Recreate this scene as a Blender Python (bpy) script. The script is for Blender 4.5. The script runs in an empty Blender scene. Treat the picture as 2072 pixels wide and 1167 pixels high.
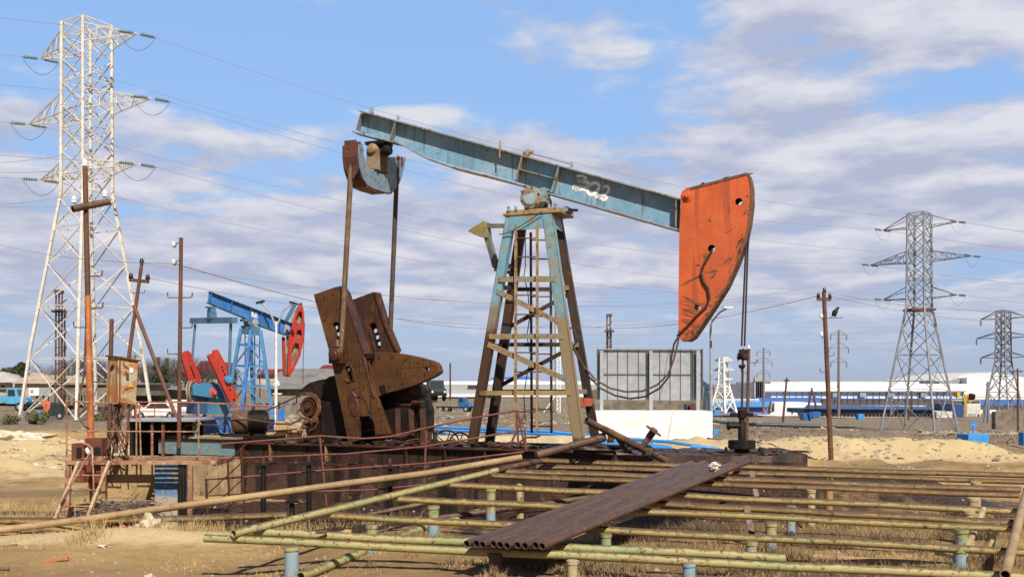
import bpy, bmesh, math, random
import numpy as np
from mathutils import Vector, Matrix, noise as mnoise
from mathutils.geometry import tessellate_polygon
from math import radians as R, sin, cos, pi
random.seed(7)
scene = bpy.context.scene
COL = scene.collection

# ------------------------------------------------------------------ camera
F = 2014.4; CX = 1036.0; HZ = 780.0; EYE = 2.6
cam_d = bpy.data.cameras.new("camera"); cam = bpy.data.objects.new("camera", cam_d); COL.objects.link(cam)
cam.location = (0, 0, EYE); cam.rotation_euler = (R(90), 0, 0)
cam_d.lens = 35; cam_d.sensor_width = 36; cam_d.clip_end = 9000; cam_d.clip_start = 0.1
cam_d.shift_y = (HZ - 583.5) / 2072.0
scene.camera = cam
scene.view_settings.view_transform = 'Standard'; scene.view_settings.look = 'None'
scene.view_settings.exposure = 0.25; scene.view_settings.gamma = 1.0
scene.render.film_transparent = False

# ------------------------------------------------------------------ sun
SAZ, SEL = R(20), R(46)          # to the right of straight behind the camera, elevation
sd = Vector((sin(SAZ)*cos(SEL), -cos(SAZ)*cos(SEL), sin(SEL)))
sun_d = bpy.data.lights.new("sun", 'SUN'); sun_d.energy = 5.0; sun_d.angle = R(0.53); sun_d.color = (1.0, 0.94, 0.84)
sun = bpy.data.objects.new("sun", sun_d); COL.objects.link(sun)
sun.rotation_euler = sd.to_track_quat('Z', 'Y').to_euler(); sun.location = (0, 0, 60)

# ------------------------------------------------------------------ world: sky + clouds
world = bpy.data.worlds.new("World"); scene.world = world; world.use_nodes = True
def build_world():
    nt = world.node_tree; N = nt.nodes; L = nt.links; N.clear()
    out = N.new('ShaderNodeOutputWorld'); bg = N.new('ShaderNodeBackground'); bg.inputs['Strength'].default_value = 0.12
    L.new(bg.outputs[0], out.inputs[0])
    sky = N.new('ShaderNodeTexSky'); sky.sky_type = 'NISHITA'; sky.sun_disc = False
    sky.sun_elevation = SEL; sky.sun_rotation = pi - SAZ; sky.air_density = 1.0; sky.dust_density = 0.6; sky.ozone_density = 1.6
    tc = N.new('ShaderNodeTexCoord')
    sep = N.new('ShaderNodeSeparateXYZ'); L.new(tc.outputs['Generated'], sep.inputs[0])
    def m(op, a, b=None, c=None):
        n = N.new('ShaderNodeMath'); n.operation = op
        for i, x in enumerate((a, b, c)):
            if x is None: continue
            if isinstance(x, (int, float)): n.inputs[i].default_value = x
            else: L.new(x, n.inputs[i])
        return n.outputs[0]
    zc = m('MAXIMUM', sep.outputs['Z'], 0.0)
    k_ = m('DIVIDE', 1.0, m('ADD', zc, 0.45))
    px = m('MULTIPLY', sep.outputs['X'], k_); py = m('MULTIPLY', sep.outputs['Y'], k_)
    pz = m('MULTIPLY', m('LOGARITHM', m('ADD', zc, 0.10), 2.718), CL['vz'])
    com = N.new('ShaderNodeCombineXYZ'); L.new(px, com.inputs[0]); L.new(py, com.inputs[1]); L.new(pz, com.inputs[2])
    def noise(scale, detail, rough, off, dist=0.0, vec=None):
        mp = N.new('ShaderNodeMapping'); mp.inputs['Location'].default_value = off
        L.new(vec or com.outputs[0], mp.inputs[0])
        n = N.new('ShaderNodeTexNoise'); n.inputs['Scale'].default_value = scale; n.inputs['Detail'].default_value = detail
        n.inputs['Roughness'].default_value = rough; n.inputs['Distortion'].default_value = dist
        L.new(mp.outputs[0], n.inputs['Vector']); return n.outputs['Fac']
    n1 = noise(CL['s1'], 8, 0.55, CL['o1'], 0.15)
    n2 = noise(CL['s2'], 5, 0.5, CL['o2'])
    # coverage: clear high on the left, thick low and on the right
    def zramp(pts):
        fc = N.new('ShaderNodeFloatCurve'); c = fc.mapping.curves[0]; L.new(zc, fc.inputs['Value'])
        while len(c.points) < len(pts): c.points.new(0.5, 0.5)
        for q, (x_, y_) in zip(c.points, pts): q.location = (x_, y_)
        fc.mapping.update(); return fc.outputs[0]
    cl_ = zramp(CL['covL']); cr_ = zramp(CL['covR'])
    sx = N.new('ShaderNodeMapRange'); sx.interpolation_type = 'SMOOTHSTEP'; L.new(sep.outputs['X'], sx.inputs[0]); sx.inputs[1].default_value = -0.12; sx.inputs[2].default_value = 0.34
    cov = m('ADD', m('MULTIPLY', cl_, m('SUBTRACT', 1.0, sx.outputs[0])), m('MULTIPLY', cr_, sx.outputs[0]))
    cov = m('SUBTRACT', cov, 0.5)
    d = m('ADD', m('ADD', n1, m('MULTIPLY', m('SUBTRACT', n2, 0.5), 0.8)), cov)
    mr = N.new('ShaderNodeMapRange'); mr.interpolation_type = 'SMOOTHSTEP'
    L.new(d, mr.inputs[0]); mr.inputs[1].default_value = CL['lo']; mr.inputs[2].default_value = CL['hi']
    dens = mr.outputs[0]
    # fade out right at the horizon haze
    # cloud brightness: sample of noise shifted toward the sun side gives bright tops, grey undersides
    n3 = noise(CL['s1'], 8, 0.55, tuple(a+b for a, b in zip(CL['o1'], CL['lit'])), 0.15)
    lit = m('SUBTRACT', n1, n3)
    mr2 = N.new('ShaderNodeMapRange'); L.new(lit, mr2.inputs[0]); mr2.inputs[1].default_value = -0.10; mr2.inputs[2].default_value = 0.16
    mixc = N.new('ShaderNodeMix'); mixc.data_type = 'RGBA'; L.new(mr2.outputs[0], mixc.inputs[0])
    mixc.inputs[6].default_value = CL['dark']; mixc.inputs[7].default_value = CL['bright']
    # clear sky: blue gradient by elevation, blended with the sky texture
    rp = N.new('ShaderNodeValToRGB'); cr = rp.color_ramp; L.new(zc, rp.inputs[0])
    els = CL['ramp']
    while len(cr.elements) < len(els): cr.elements.new(0.5)
    for e, (p_, c_) in zip(cr.elements, els): e.position = p_; e.color = (c_[0]/8, c_[1]/8, c_[2]/8, 1)
    sc8 = N.new('ShaderNodeVectorMath'); sc8.operation = 'SCALE'; L.new(rp.outputs[0], sc8.inputs[0]); sc8.inputs['Scale'].default_value = 8
    mh = N.new('ShaderNodeMix'); mh.data_type = 'RGBA'; mh.inputs[0].default_value = 0.82; L.new(sky.outputs[0], mh.inputs[6]); L.new(sc8.outputs[0], mh.inputs[7])
    mix = N.new('ShaderNodeMix'); mix.data_type = 'RGBA'
    hf = N.new('ShaderNodeMapRange'); L.new(zc, hf.inputs[0]); hf.inputs[1].default_value = 0.015; hf.inputs[2].default_value = 0.10
    hf.inputs[3].default_value = 0.10; hf.inputs[4].default_value = 0.96
    zf = N.new('ShaderNodeMapRange'); L.new(zc, zf.inputs[0]); zf.inputs[1].default_value = 0.38; zf.inputs[2].default_value = 0.52
    zf.inputs[3].default_value = 1.0; zf.inputs[4].default_value = 0.25; hm = m('MULTIPLY', hf.outputs[0], zf.outputs[0])
    L.new(m('MULTIPLY', dens, hm), mix.inputs[0]); L.new(mh.outputs[2], mix.inputs[6]); L.new(mixc.outputs[2], mix.inputs[7])
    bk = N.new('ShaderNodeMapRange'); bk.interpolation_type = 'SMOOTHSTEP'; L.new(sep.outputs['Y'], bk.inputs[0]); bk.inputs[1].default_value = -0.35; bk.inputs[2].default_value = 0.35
    bk.inputs[3].default_value = 0.40; bk.inputs[4].default_value = 1.0  # sky behind the camera dimmed on purpose to weaken the fill light
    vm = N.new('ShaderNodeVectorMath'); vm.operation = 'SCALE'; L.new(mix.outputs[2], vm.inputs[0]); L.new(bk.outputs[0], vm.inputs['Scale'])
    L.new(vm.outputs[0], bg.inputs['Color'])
CL = dict(vz=1.35, s1=5.2, o1=(8.6, 4.2, 0.3), s2=1.7, o2=(1.0, 2.0, 7.0), lit=(0.0, 0.0, 0.09), lo=0.47, hi=0.67,
          covL=[(0.0, .5), (0.08, .60), (0.13, .69), (0.19, .66), (0.235, .56), (0.28, .42), (0.45, .36), (1.0, .45)],
          covR=[(0.0, .5), (0.08, .64), (0.17, .75), (0.26, .73), (0.34, .72), (0.45, .60), (1.0, .45)],
          dark=(3.2, 3.45, 4.5, 1), bright=(5.25, 5.25, 5.7, 1),
          ramp=[(0.0, (2.35, 3.0, 4.5)), (0.08, (2.3, 3.15, 5.0)), (0.2, (2.3, 3.85, 6.5)), (0.37, (2.15, 3.7, 6.5)), (0.5, (0.75, 1.4, 2.8)), (1.0, (0.3, 0.6, 1.5))])  # stops above the view darkened to weaken fill light
build_world()

# ------------------------------------------------------------------ helpers
def ray(px, py): return Vector(((px-CX)/F, 1.0, -(py-HZ)/F))
def at(px, py, D): return Vector(((px-CX)/F*D, D, EYE-(py-HZ)/F*D))
def atz(px, py, z):
    r = ray(px, py); t = (z-EYE)/r.z; return Vector((0, 0, EYE)) + r*t
class Frame:
    def __init__(s, x, y, z0, rot):
        s.o = Vector((x, y, z0)); s.rot = rot; s.U = Vector((cos(rot), sin(rot), 0)); s.V = Vector((-sin(rot), cos(rot), 0))
    def p(s, u, v, z): return Vector((s.o.x, s.o.y, 0)) + s.U*u + s.V*v + Vector((0, 0, z))
    def uv(s, w): d = w - s.o; return d.dot(s.U), d.dot(s.V)
    def onv(s, px, py, v):
        r = ray(px, py); c = Vector((-s.o.x, -s.o.y, 0)); t = (v - c.dot(s.V)) / r.dot(s.V); return Vector((0, 0, EYE)) + r*t
    def onu(s, px, py, u):
        r = ray(px, py); c = Vector((-s.o.x, -s.o.y, 0)); t = (u - c.dot(s.U)) / r.dot(s.U); return Vector((0, 0, EYE)) + r*t

def basis(d):
    d = d.normalized(); a = Vector((0, 0, 1)) if abs(d.z) < 0.95 else Vector((1, 0, 0))
    x = d.cross(a).normalized(); y = x.cross(d).normalized(); return x, y
class MB:
    def __init__(s): s.v = []; s.f = []; s.sm = []
    def add(s, vs, fs, smooth=False):
        n = len(s.v); s.v += [Vector(q) for q in vs]; s.f += [tuple(i+n for i in f) for f in fs]; s.sm += [smooth]*len(fs); return s
    def hexa(s, b, t):
        n = len(b); fs = [tuple(reversed(range(n))), tuple(range(n, 2*n))] + [(i, (i+1) % n, n+(i+1) % n, n+i) for i in range(n)]
        return s.add(list(b)+list(t), fs)
    def box(s, c, sx, sy, sz, U=Vector((1, 0, 0)), V=Vector((0, 1, 0)), W=Vector((0, 0, 1))):
        c = Vector(c); a = [(-1, -1), (1, -1), (1, 1), (-1, 1)]
        b = [c+U*(sx/2*i)+V*(sy/2*j)-W*(sz/2) for i, j in a]; t = [q+W*sz for q in b]; return s.hexa(b, t)
    def prism(s, pts, off):
        off = Vector(off); pts = [Vector(q) for q in pts]
        nrm = Vector((0, 0, 0))
        for i in range(len(pts)): nrm += (pts[i]-pts[0]).cross(pts[(i+1) % len(pts)]-pts[0])
        if nrm.dot(off) < 0: pts = pts[::-1]
        return s.hexa(pts, [q+off for q in pts])
    def bar(s, p, q, w, h, up=None):
        p = Vector(p); q = Vector(q); d = (q-p).normalized()
        if up is None: x, y = basis(d)
        else:
            x = d.cross(Vector(up)).normalized(); y = x.cross(d)
        a = [(-1, -1), (1, -1), (1, 1), (-1, 1)]
        return s.hexa([p+x*(w/2*i)+y*(h/2*j) for i, j in a][::-1], [q+x*(w/2*i)+y*(h/2*j) for i, j in a][::-1])
    def angle(s, p, q, w, t, up):
        # L-profile: two thin bars
        p = Vector(p); q = Vector(q); d = (q-p).normalized(); x = d.cross(Vector(up)).normalized(); y = x.cross(d)
        s.bar(p+x*(w/2), q+x*(w/2), w, t, up); s.bar(p+y*(w/2+t/2), q+y*(w/2+t/2), t, w, up); return s
    def tube(s, p, q, r1, r2=None, n=12, caps=True):
        r2 = r1 if r2 is None else r2; p = Vector(p); q = Vector(q); x, y = basis(q-p)
        ring = [(cos(2*pi*i/n), sin(2*pi*i/n)) for i in range(n)]
        vs = [p+x*(c*r1)+y*(k*r1) for c, k in ring]+[q+x*(c*r2)+y*(k*r2) for c, k in ring]
        m = len(s.v); s.v += vs
        for i in range(n): s.f.append((m+i, m+(i+1) % n, m+n+(i+1) % n, m+n+i)); s.sm.append(True)
        if caps: s.f.append(tuple(m+i for i in reversed(range(n)))); s.f.append(tuple(m+n+i for i in range(n))); s.sm += [False, False]
        return s
    def pipe(s, p, q, r, t=0.008, n=16):
        # open hollow pipe
        p = Vector(p); q = Vector(q); x, y = basis(q-p); rr = r-t; m = len(s.v)
        for c in (p, q):
            for rad in (r, rr):
                for i in range(n): a = 2*pi*i/n; s.v.append(c+x*(cos(a)*rad)+y*(sin(a)*rad))
        for i in range(n):
            j = (i+1) % n
            s.f.append((m+i, m+j, m+2*n+j, m+2*n+i)); s.sm.append(True)
            s.f.append((m+n+j, m+n+i, m+3*n+i, m+3*n+j)); s.sm.append(True)
            s.f.append((m+j, m+i, m+n+i, m+n+j)); s.sm.append(False)
            s.f.append((m+2*n+i, m+2*n+j, m+3*n+j, m+3*n+i)); s.sm.append(False)
        return s
    def path(s, pts, r, n=8, closed=False):
        pts = [Vector(q) for q in pts]; k = len(pts); m = len(s.v); px = None
        for i, c in enumerate(pts):
            a = pts[(i-1) % k] if (i > 0 or closed) else pts[i]; b = pts[(i+1) % k] if (i < k-1 or closed) else pts[i]
            d = (b-a).normalized()
            if px is None: x, y = basis(d)
            else: x = (px-d*px.dot(d)).normalized(); y = x.cross(d)
            px = x; rr = r[i] if isinstance(r, (list, tuple)) else r
            for j in range(n): t = 2*pi*j/n; s.v.append(c+x*(cos(t)*rr)+y*(sin(t)*rr))
        for i in range(k if closed else k-1):
            o1 = m+i*n; o2 = m+((i+1) % k)*n
            for j in range(n): s.f.append((o1+j, o1+(j+1) % n, o2+(j+1) % n, o2+j)); s.sm.append(True)
        if not closed: s.f.append(tuple(m+j for j in reversed(range(n)))); s.f.append(tuple(m+(k-1)*n+j for j in range(n))); s.sm += [False, False]
        return s
    def lathe(s, p, d, prof, n=20):
        # prof: list of (distance along d, radius)
        p = Vector(p); d = Vector(d).normalized(); x, y = basis(d); m = len(s.v)
        for t, r in prof:
            for j in range(n): a = 2*pi*j/n; s.v.append(p+d*t+x*(cos(a)*r)+y*(sin(a)*r))
        for i in range(len(prof)-1):
            for j in range(n): s.f.append((m+i*n+j, m+i*n+(j+1) % n, m+(i+1)*n+(j+1) % n, m+(i+1)*n+j)); s.sm.append(True)
        s.f.append(tuple(m+j for j in reversed(range(n)))); s.f.append(tuple(m+(len(prof)-1)*n+j for j in range(n))); s.sm += [False, False]
        return s
    def blob(s, c, rx, ry, rz, seed=0, amp=0.25, n=2, cut=None, freq=1.5):
        bm = bmesh.new(); bmesh.ops.create_icosphere(bm, subdivisions=n, radius=1.0)
        c = Vector(c); vs = []
        for v in bm.verts:
            k = 1+amp*mnoise.noise(v.co*freq+Vector((seed*3.7, seed*1.3, 0)))*1.6
            q = v.co*k; q = Vector((q.x*rx, q.y*ry, q.z*rz))
            if cut is not None and q.z < cut: q.z = cut
            vs.append(c+q)
        s.add(vs, [tuple(v.index for v in f.verts) for f in bm.faces], False); bm.free(); return s
    def build(s, name, mat, parent=None, origin=None, sharp=35, bevel=0):
        me = bpy.data.meshes.new(name)
        if parent is not None:
            par = parent
            while par.parent is not None: par = par.parent
            mi = (Matrix.Translation(par.location) @ par.rotation_euler.to_matrix().to_4x4()).inverted()
            vs = [mi @ q for q in s.v]; loc = Vector((0, 0, 0))
        else:
            if origin is None:
                xs = [q.x for q in s.v]; ys = [q.y for q in s.v]; zs = [q.z for q in s.v]
                origin = ((min(xs)+max(xs))/2, (min(ys)+max(ys))/2, min(zs))
            loc = Vector(origin); vs = [q-loc for q in s.v]
        me.from_pydata([tuple(q) for q in vs], [], s.f)
        me.polygons.foreach_set('use_smooth', s.sm)
        me.update()
        if any(s.sm) and sharp: me.set_sharp_from_angle(angle=R(sharp))
        o = bpy.data.objects.new(name, me); COL.objects.link(o); o.location = loc if parent is None else (0, 0, 0)
        if parent is not None: o.parent = parent
        if mat is not None: me.materials.append(mat)
        if bevel:
            b = o.modifiers.new('bevel', 'BEVEL'); b.width = bevel; b.segments = 2; b.limit_method = 'ANGLE'; b.angle_limit = R(50)
        return o
def build_each(mb, name, mat, parent):
    """one object per loose piece of the mesh"""
    par = list(range(len(mb.v)))
    def find(i):
        while par[i] != i: par[i] = par[par[i]]; i = par[i]
        return i
    for f in mb.f:
        r = find(f[0])
        for i in f[1:]: par[find(i)] = r
    groups = {}
    for f, sm in zip(mb.f, mb.sm): groups.setdefault(find(f[0]), []).append((f, sm))
    for g in groups.values():
        ids = sorted({i for f, _ in g for i in f}); mp = {i: k for k, i in enumerate(ids)}; m2 = MB(); m2.v = [mb.v[i] for i in ids]
        m2.f = [tuple(mp[i] for i in f) for f, _ in g]; m2.sm = [sm for _, sm in g]; m2.build(name, mat, parent)
def empty(name, loc, rot, label, cat, group=None):
    o = bpy.data.objects.new(name, None); COL.objects.link(o); o.location = loc; o.rotation_euler = (0, 0, rot); o.empty_display_size = 0.3
    return tag(o, label, cat, group)
def tag(o, label=None, cat=None, group=None, kind=None):
    if label: o['label'] = label
    if cat: o['category'] = cat
    if group: o['group'] = group
    if kind: o['kind'] = kind
    return o
def copy_thing(src, loc, rot=None, label=None, scale=None):
    r = src.copy(); COL.objects.link(r); r.location = loc
    if rot is not None: r.rotation_euler = (0, 0, rot)
    if scale is not None: r.scale = (scale, scale, scale)
    if label: r['label'] = label
    for ch in list(src.children):
        c = ch.copy(); COL.objects.link(c); c.parent = r
        for g in list(ch.children):
            k = g.copy(); COL.objects.link(k); k.parent = c
    return r
def holed(name, outline, holes, off, mat, parent, bevel=0):
    """prism with real holes: outline/holes are world points on one plane, extruded by off"""
    off = Vector(off); n = off.normalized(); up = Vector((0, 0, 1)) if abs(n.z) < 0.9 else Vector((1, 0, 0))
    x = up.cross(n).normalized(); y = n.cross(x); loops = [[Vector(q) for q in l] for l in [outline]+list(holes)]
    def area(l): p = [(q.dot(x), q.dot(y)) for q in l]; return sum(p[i][0]*p[(i+1) % len(p)][1]-p[(i+1) % len(p)][0]*p[i][1] for i in range(len(p)))
    loops = [l[::-1] if (area(l) < 0) == (k == 0) else l for k, l in enumerate(loops)]
    tri = tessellate_polygon([[Vector((q.dot(x), q.dot(y), 0)) for q in l] for l in loops])
    flat = [q for l in loops for q in l]; N_ = len(flat); fs = []
    for t in tri:
        a_, b_, c_ = t; ar = (flat[b_]-flat[a_]).cross(flat[c_]-flat[a_]).dot(n)
        if ar < 0: b_, c_ = c_, b_
        fs.append((a_, c_, b_)); fs.append((a_+N_, b_+N_, c_+N_))
    k = 0
    for l in loops:
        for i in range(len(l)): p_ = k+i; q_ = k+(i+1) % len(l); fs.append((p_, q_, q_+N_, p_+N_))
        k += len(l)
    mb = MB(); mb.add(flat+[q+off for q in flat], fs)
    if mat is None: return mb
    return mb.build(name, mat, parent, bevel=bevel)
def circ(c, r, x, y, n=20, a0=0, a1=2*pi): return [Vector(c)+x*(r*cos(a0+(a1-a0)*i/n))+y*(r*sin(a0+(a1-a0)*i/n)) for i in range(n)]

# ------------------------------------------------------------------ materials
def srgb(h):
    h = h.lstrip('#'); return tuple(((int(h[i:i+2], 16)/255+0.055)/1.055)**2.4 if int(h[i:i+2], 16) > 10 else int(h[i:i+2], 16)/255/12.92 for i in (0, 2, 4))
def mat(name, c1, c2=None, f2=0.5, s2=2.0, spots=None, fs=0.35, ss=6.0, rough=0.6, metal=0.0, bump=0.25, bs=25.0, streak=None, stf=0.35, sts=14.0,
        zg=None, spec=0.4, soft=0.08, rocky=0, strdir='z', alpha=None, ug=None, rough2=None, top=None):
    """c1 base, c2 second tone (share f2), spots = third tone (rust, chips) in sharp patches, streak = run marks, zg=(z, width, colour): stain below z"""
    m = bpy.data.materials.new(name); m.use_nodes = True; nt = m.node_tree; N = nt.nodes; L = nt.links
    b = N['Principled BSDF']; tc = N.new('ShaderNodeTexCoord'); obj = tc.outputs['Object']
    def noise(scale, detail=6, rough=0.6, vec=None, dist=0):
        n = N.new('ShaderNodeTexNoise'); n.inputs['Scale'].default_value = scale; n.inputs['Detail'].default_value = detail
        n.inputs['Roughness'].default_value = rough; n.inputs['Distortion'].default_value = dist
        L.new(vec or obj, n.inputs['Vector']); return n.outputs['Fac']
    def mapr(v, a, bb):
        r = N.new('ShaderNodeMapRange'); r.interpolation_type = 'SMOOTHSTEP'; L.new(v, r.inputs[0]); r.inputs[1].default_value = a; r.inputs[2].default_value = bb; return r.outputs[0]
    def mix(f, a, c):
        x = N.new('ShaderNodeMix'); x.data_type = 'RGBA'; L.new(f, x.inputs[0])
        for k, val in ((6, a), (7, c)):
            if isinstance(val, tuple): x.inputs[k].default_value = (*val[:3], 1)
            else: L.new(val, x.inputs[k])
        return x.outputs[2]
    def thr(share): return 0.5 + (0.5-share)*0.42
    C = tuple(c1)
    fine = noise(40, 4)
    # slight value variation everywhere
    C = mix(mapr(noise(s2*3, 5), 0.35, 0.65), tuple(x*0.86 for x in c1), tuple(min(1, x*1.10) for x in c1))
    if c2: C = mix(mapr(noise(s2, 6, 0.65, dist=0.4), thr(f2)-soft, thr(f2)+soft), C, c2)
    if streak:
        mp = N.new('ShaderNodeMapping'); L.new(obj, mp.inputs[0])
        mp.inputs['Scale'].default_value = (1, 1, 0.08) if strdir == 'z' else (0.06, 1, 1)
        C = mix(mapr(noise(sts, 3, 0.5, mp.outputs[0]), thr(stf)-0.04, thr(stf)+0.08), C, streak)
    spf = None
    if spots:
        mm = N.new('ShaderNodeMath'); mm.operation = 'MULTIPLY_ADD'; L.new(noise(ss*4, 4, 0.7), mm.inputs[0]); mm.inputs[1].default_value = 0.35; L.new(noise(ss, 8, 0.65), mm.inputs[2])
        ms = N.new('ShaderNodeMath'); ms.operation = 'SUBTRACT'; L.new(mm.outputs[0], ms.inputs[0]); ms.inputs[1].default_value = 0.175
        spf = mapr(ms.outputs[0], thr(fs)-0.015, thr(fs)+0.025); C = mix(spf, C, spots)
    for axis, g in (('Z', zg), ('X', ug)):
        if not g: continue
        for (z0, w, col, fac) in (g if isinstance(g, list) else [g]):
            sp = N.new('ShaderNodeSeparateXYZ'); L.new(obj, sp.inputs[0])
            a = N.new('ShaderNodeMath'); a.operation = 'MULTIPLY_ADD'; L.new(noise(2.2, 6, 0.7), a.inputs[0]); a.inputs[1].default_value = 2.4*w; L.new(sp.outputs[axis], a.inputs[2])
            f = mapr(a.outputs[0], z0+1.2*w+w*0.5, z0+1.2*w-w*0.5) if False else None
            r = N.new('ShaderNodeMapRange'); r.interpolation_type = 'SMOOTHSTEP'; L.new(a.outputs[0], r.inputs[0])
            r.inputs[1].default_value = z0+1.2*w-w*0.5; r.inputs[2].default_value = z0+1.2*w+w*0.5; r.inputs[3].default_value = fac; r.inputs[4].default_value = 0.0
            C = mix(r.outputs[0], C, col)
    if top:   # settled grime on the upward side of a pipe: (colour, amount, normal.z start)
        ge = N.new('ShaderNodeNewGeometry'); sp = N.new('ShaderNodeSeparateXYZ'); L.new(ge.outputs['Normal'], sp.inputs[0])
        a = N.new('ShaderNodeMath'); a.operation = 'MULTIPLY_ADD'; L.new(noise(7, 7, 0.75), a.inputs[0]); a.inputs[1].default_value = 1.5; L.new(sp.outputs['Z'], a.inputs[2])
        r = N.new('ShaderNodeMapRange'); r.interpolation_type = 'SMOOTHSTEP'; L.new(a.outputs[0], r.inputs[0]); r.inputs[1].default_value = top[2]+0.75-0.12; r.inputs[2].default_value = top[2]+0.75+0.18; r.inputs[4].default_value = top[1]
        C = mix(r.outputs[0], C, top[0])
    if isinstance(C, tuple): b.inputs['Base Color'].default_value = (*C, 1)
    else: L.new(C, b.inputs['Base Color'])
    b.inputs['Metallic'].default_value = metal; b.inputs['Specular IOR Level'].default_value = spec
    rr = N.new('ShaderNodeMapRange'); L.new(noise(s2*4, 5), rr.inputs[0]); rr.inputs[1].default_value = 0.3; rr.inputs[2].default_value = 0.7
    rr.inputs[3].default_value = max(0.05, rough-0.12) if rough2 is None else rough2; rr.inputs[4].default_value = min(1, rough+0.12); L.new(rr.outputs[0], b.inputs['Roughness'])
    if bump:
        bp = N.new('ShaderNodeBump'); bp.inputs['Strength'].default_value = bump; bp.inputs['Distance'].default_value = 0.02
        h = noise(bs, 5, 0.65)
        if spf is not None:
            q = N.new('ShaderNodeMath'); q.operation = 'MULTIPLY_ADD'; L.new(spf, q.inputs[0]); q.inputs[1].default_value = -0.35; L.new(h, q.inputs[2]); h = q.outputs[0]
        L.new(h, bp.inputs['Height']); L.new(bp.outputs[0], b.inputs['Normal'])
    return m
RUST = (0.16, 0.058, 0.022); DRUST = (0.055, 0.024, 0.014); OIL = (0.014, 0.009, 0.007); TAN = (0.33, 0.21, 0.085); BLUE = (0.17, 0.34, 0.43)
MT = {}
MT['beam'] = mat('faded_blue_paint', (0.19, 0.345, 0.48), (0.26, 0.40, 0.50), 0.4, 1.2, (0.16, 0.12, 0.08), 0.13, 7, rough=0.5, streak=(0.13, 0.22, 0.27), stf=0.3, sts=9)
MT['beam_edge'] = mat('weathered_flange_paint', (0.22, 0.33, 0.38), (0.30, 0.22, 0.15), 0.45, 2.5, RUST, 0.3, 7, rough=0.6)
MT['frame_l'] = mat('frame_paint_oily_foot', (0.17, 0.33, 0.41), (0.24, 0.31, 0.30), 0.3, 2.2, (0.22, 0.16, 0.08), 0.12, 8, rough=0.5,
                    zg=[(3.05, 0.45, (0.24, 0.15, 0.065), 0.8), (2.55, 0.4, (0.060, 0.028, 0.017), 0.97)])
MT['frame_r'] = mat('frame_paint_tan_foot', (0.17, 0.32, 0.39), (0.27, 0.25, 0.17), 0.3, 2.6, (0.25, 0.14, 0.055), 0.18, 8, rough=0.55, streak=(0.28, 0.2, 0.09), stf=0.2, sts=18,
                    zg=[(2.85, 0.55, (0.27, 0.17, 0.062), 0.85), (0.25, 0.12, (0.04, 0.02, 0.013), 0.95)])
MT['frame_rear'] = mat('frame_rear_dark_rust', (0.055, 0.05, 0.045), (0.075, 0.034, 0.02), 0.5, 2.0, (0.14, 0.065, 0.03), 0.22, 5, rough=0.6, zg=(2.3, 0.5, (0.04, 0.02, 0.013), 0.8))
MT['ladder'] = mat('ladder_tan_paint', (0.36, 0.25, 0.13), (0.2, 0.1, 0.05), 0.35, 4, (0.18, 0.07, 0.03), 0.3, 9, rough=0.6)
MT['brace'] = mat('brace_tan_paint', (0.32, 0.22, 0.10), (0.20, 0.25, 0.26), 0.38, 2.2, (0.12, 0.065, 0.03), 0.26, 12, rough=0.65)
MT['orange'] = mat('orange_head_paint', (0.60, 0.115, 0.032), (0.50, 0.10, 0.035), 0.4, 0.9, (0.20, 0.08, 0.035), 0.09, 3.0, rough=0.6, streak=(0.42, 0.085, 0.03), stf=0.34, sts=7, soft=0.18)
MT['head_edge'] = mat('head_edge_grime', (0.13, 0.075, 0.04), (0.3, 0.11, 0.04), 0.4, 3, (0.03, 0.02, 0.015), 0.25, 6, rough=0.7)
MT['rustoil'] = mat('oily_rust_steel', (0.13, 0.053, 0.013), (0.066, 0.027, 0.010), 0.5, 1.1, (0.19, 0.085, 0.026), 0.17, 14, rough=0.5, spec=0.4, bump=0.7, bs=30, streak=(0.045, 0.018, 0.008), stf=0.36, sts=45, soft=0.16)
MT['rustoil2'] = mat('oily_red_rust_steel', (0.095, 0.031, 0.013), (0.048, 0.02, 0.011), 0.5, 2.5, (0.15, 0.06, 0.025), 0.14, 12, rough=0.5, bump=0.5, bs=22, streak=(0.035, 0.015, 0.008), stf=0.35, sts=20)
MT['oil'] = mat('oil_black_steel', (0.013, 0.009, 0.007), (0.028, 0.015, 0.010), 0.35, 2.0, (0.08, 0.036, 0.018), 0.10, 9, rough=0.55, bump=0.4, spec=.25)
MT['oilwall'] = mat('oil_soaked_steel', (0.055, 0.027, 0.018), (0.030, 0.016, 0.011), 0.5, 1.2, (0.17, 0.10, 0.045), 0.13, 8, rough=0.5, bump=0.6, streak=(0.02, 0.011, 0.009), stf=0.4, sts=7)
MT['rust'] = mat('plain_rust', (0.17, 0.07, 0.035), (0.10, 0.042, 0.024), 0.5, 3, (0.26, 0.13, 0.06), 0.25, 9, rough=0.75)
MT['rustpole'] = mat('brown_rust_pole', (0.15, 0.06, 0.035), (0.10, 0.045, 0.03), 0.5, 2, (0.22, 0.10, 0.05), 0.2, 8, rough=0.65)
MT['orangerust'] = mat('orange_rust', (0.50, 0.17, 0.05), (0.34, 0.10, 0.04), 0.4, 2.0, (0.55, 0.42, 0.28), 0.2, 6, rough=0.7, streak=(0.28, 0.08, 0.03), stf=0.3)
MT['cabinet'] = mat('rusty_cabinet_paint', (0.44, 0.20, 0.07), (0.46, 0.40, 0.28), 0.46, 2.2, (0.15, 0.06, 0.03), 0.2, 4, rough=0.65, streak=(0.36, 0.14, 0.04), stf=0.35, sts=9, soft=0.05)
MT['steeltan'] = mat('tan_sunbleached_pipe', (0.37, 0.25, 0.125), (0.27, 0.17, 0.08), 0.45, 1.1, (0.24, 0.12, 0.06), 0.2, 5, rough=0.6, bump=0.35, soft=0.14)
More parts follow.
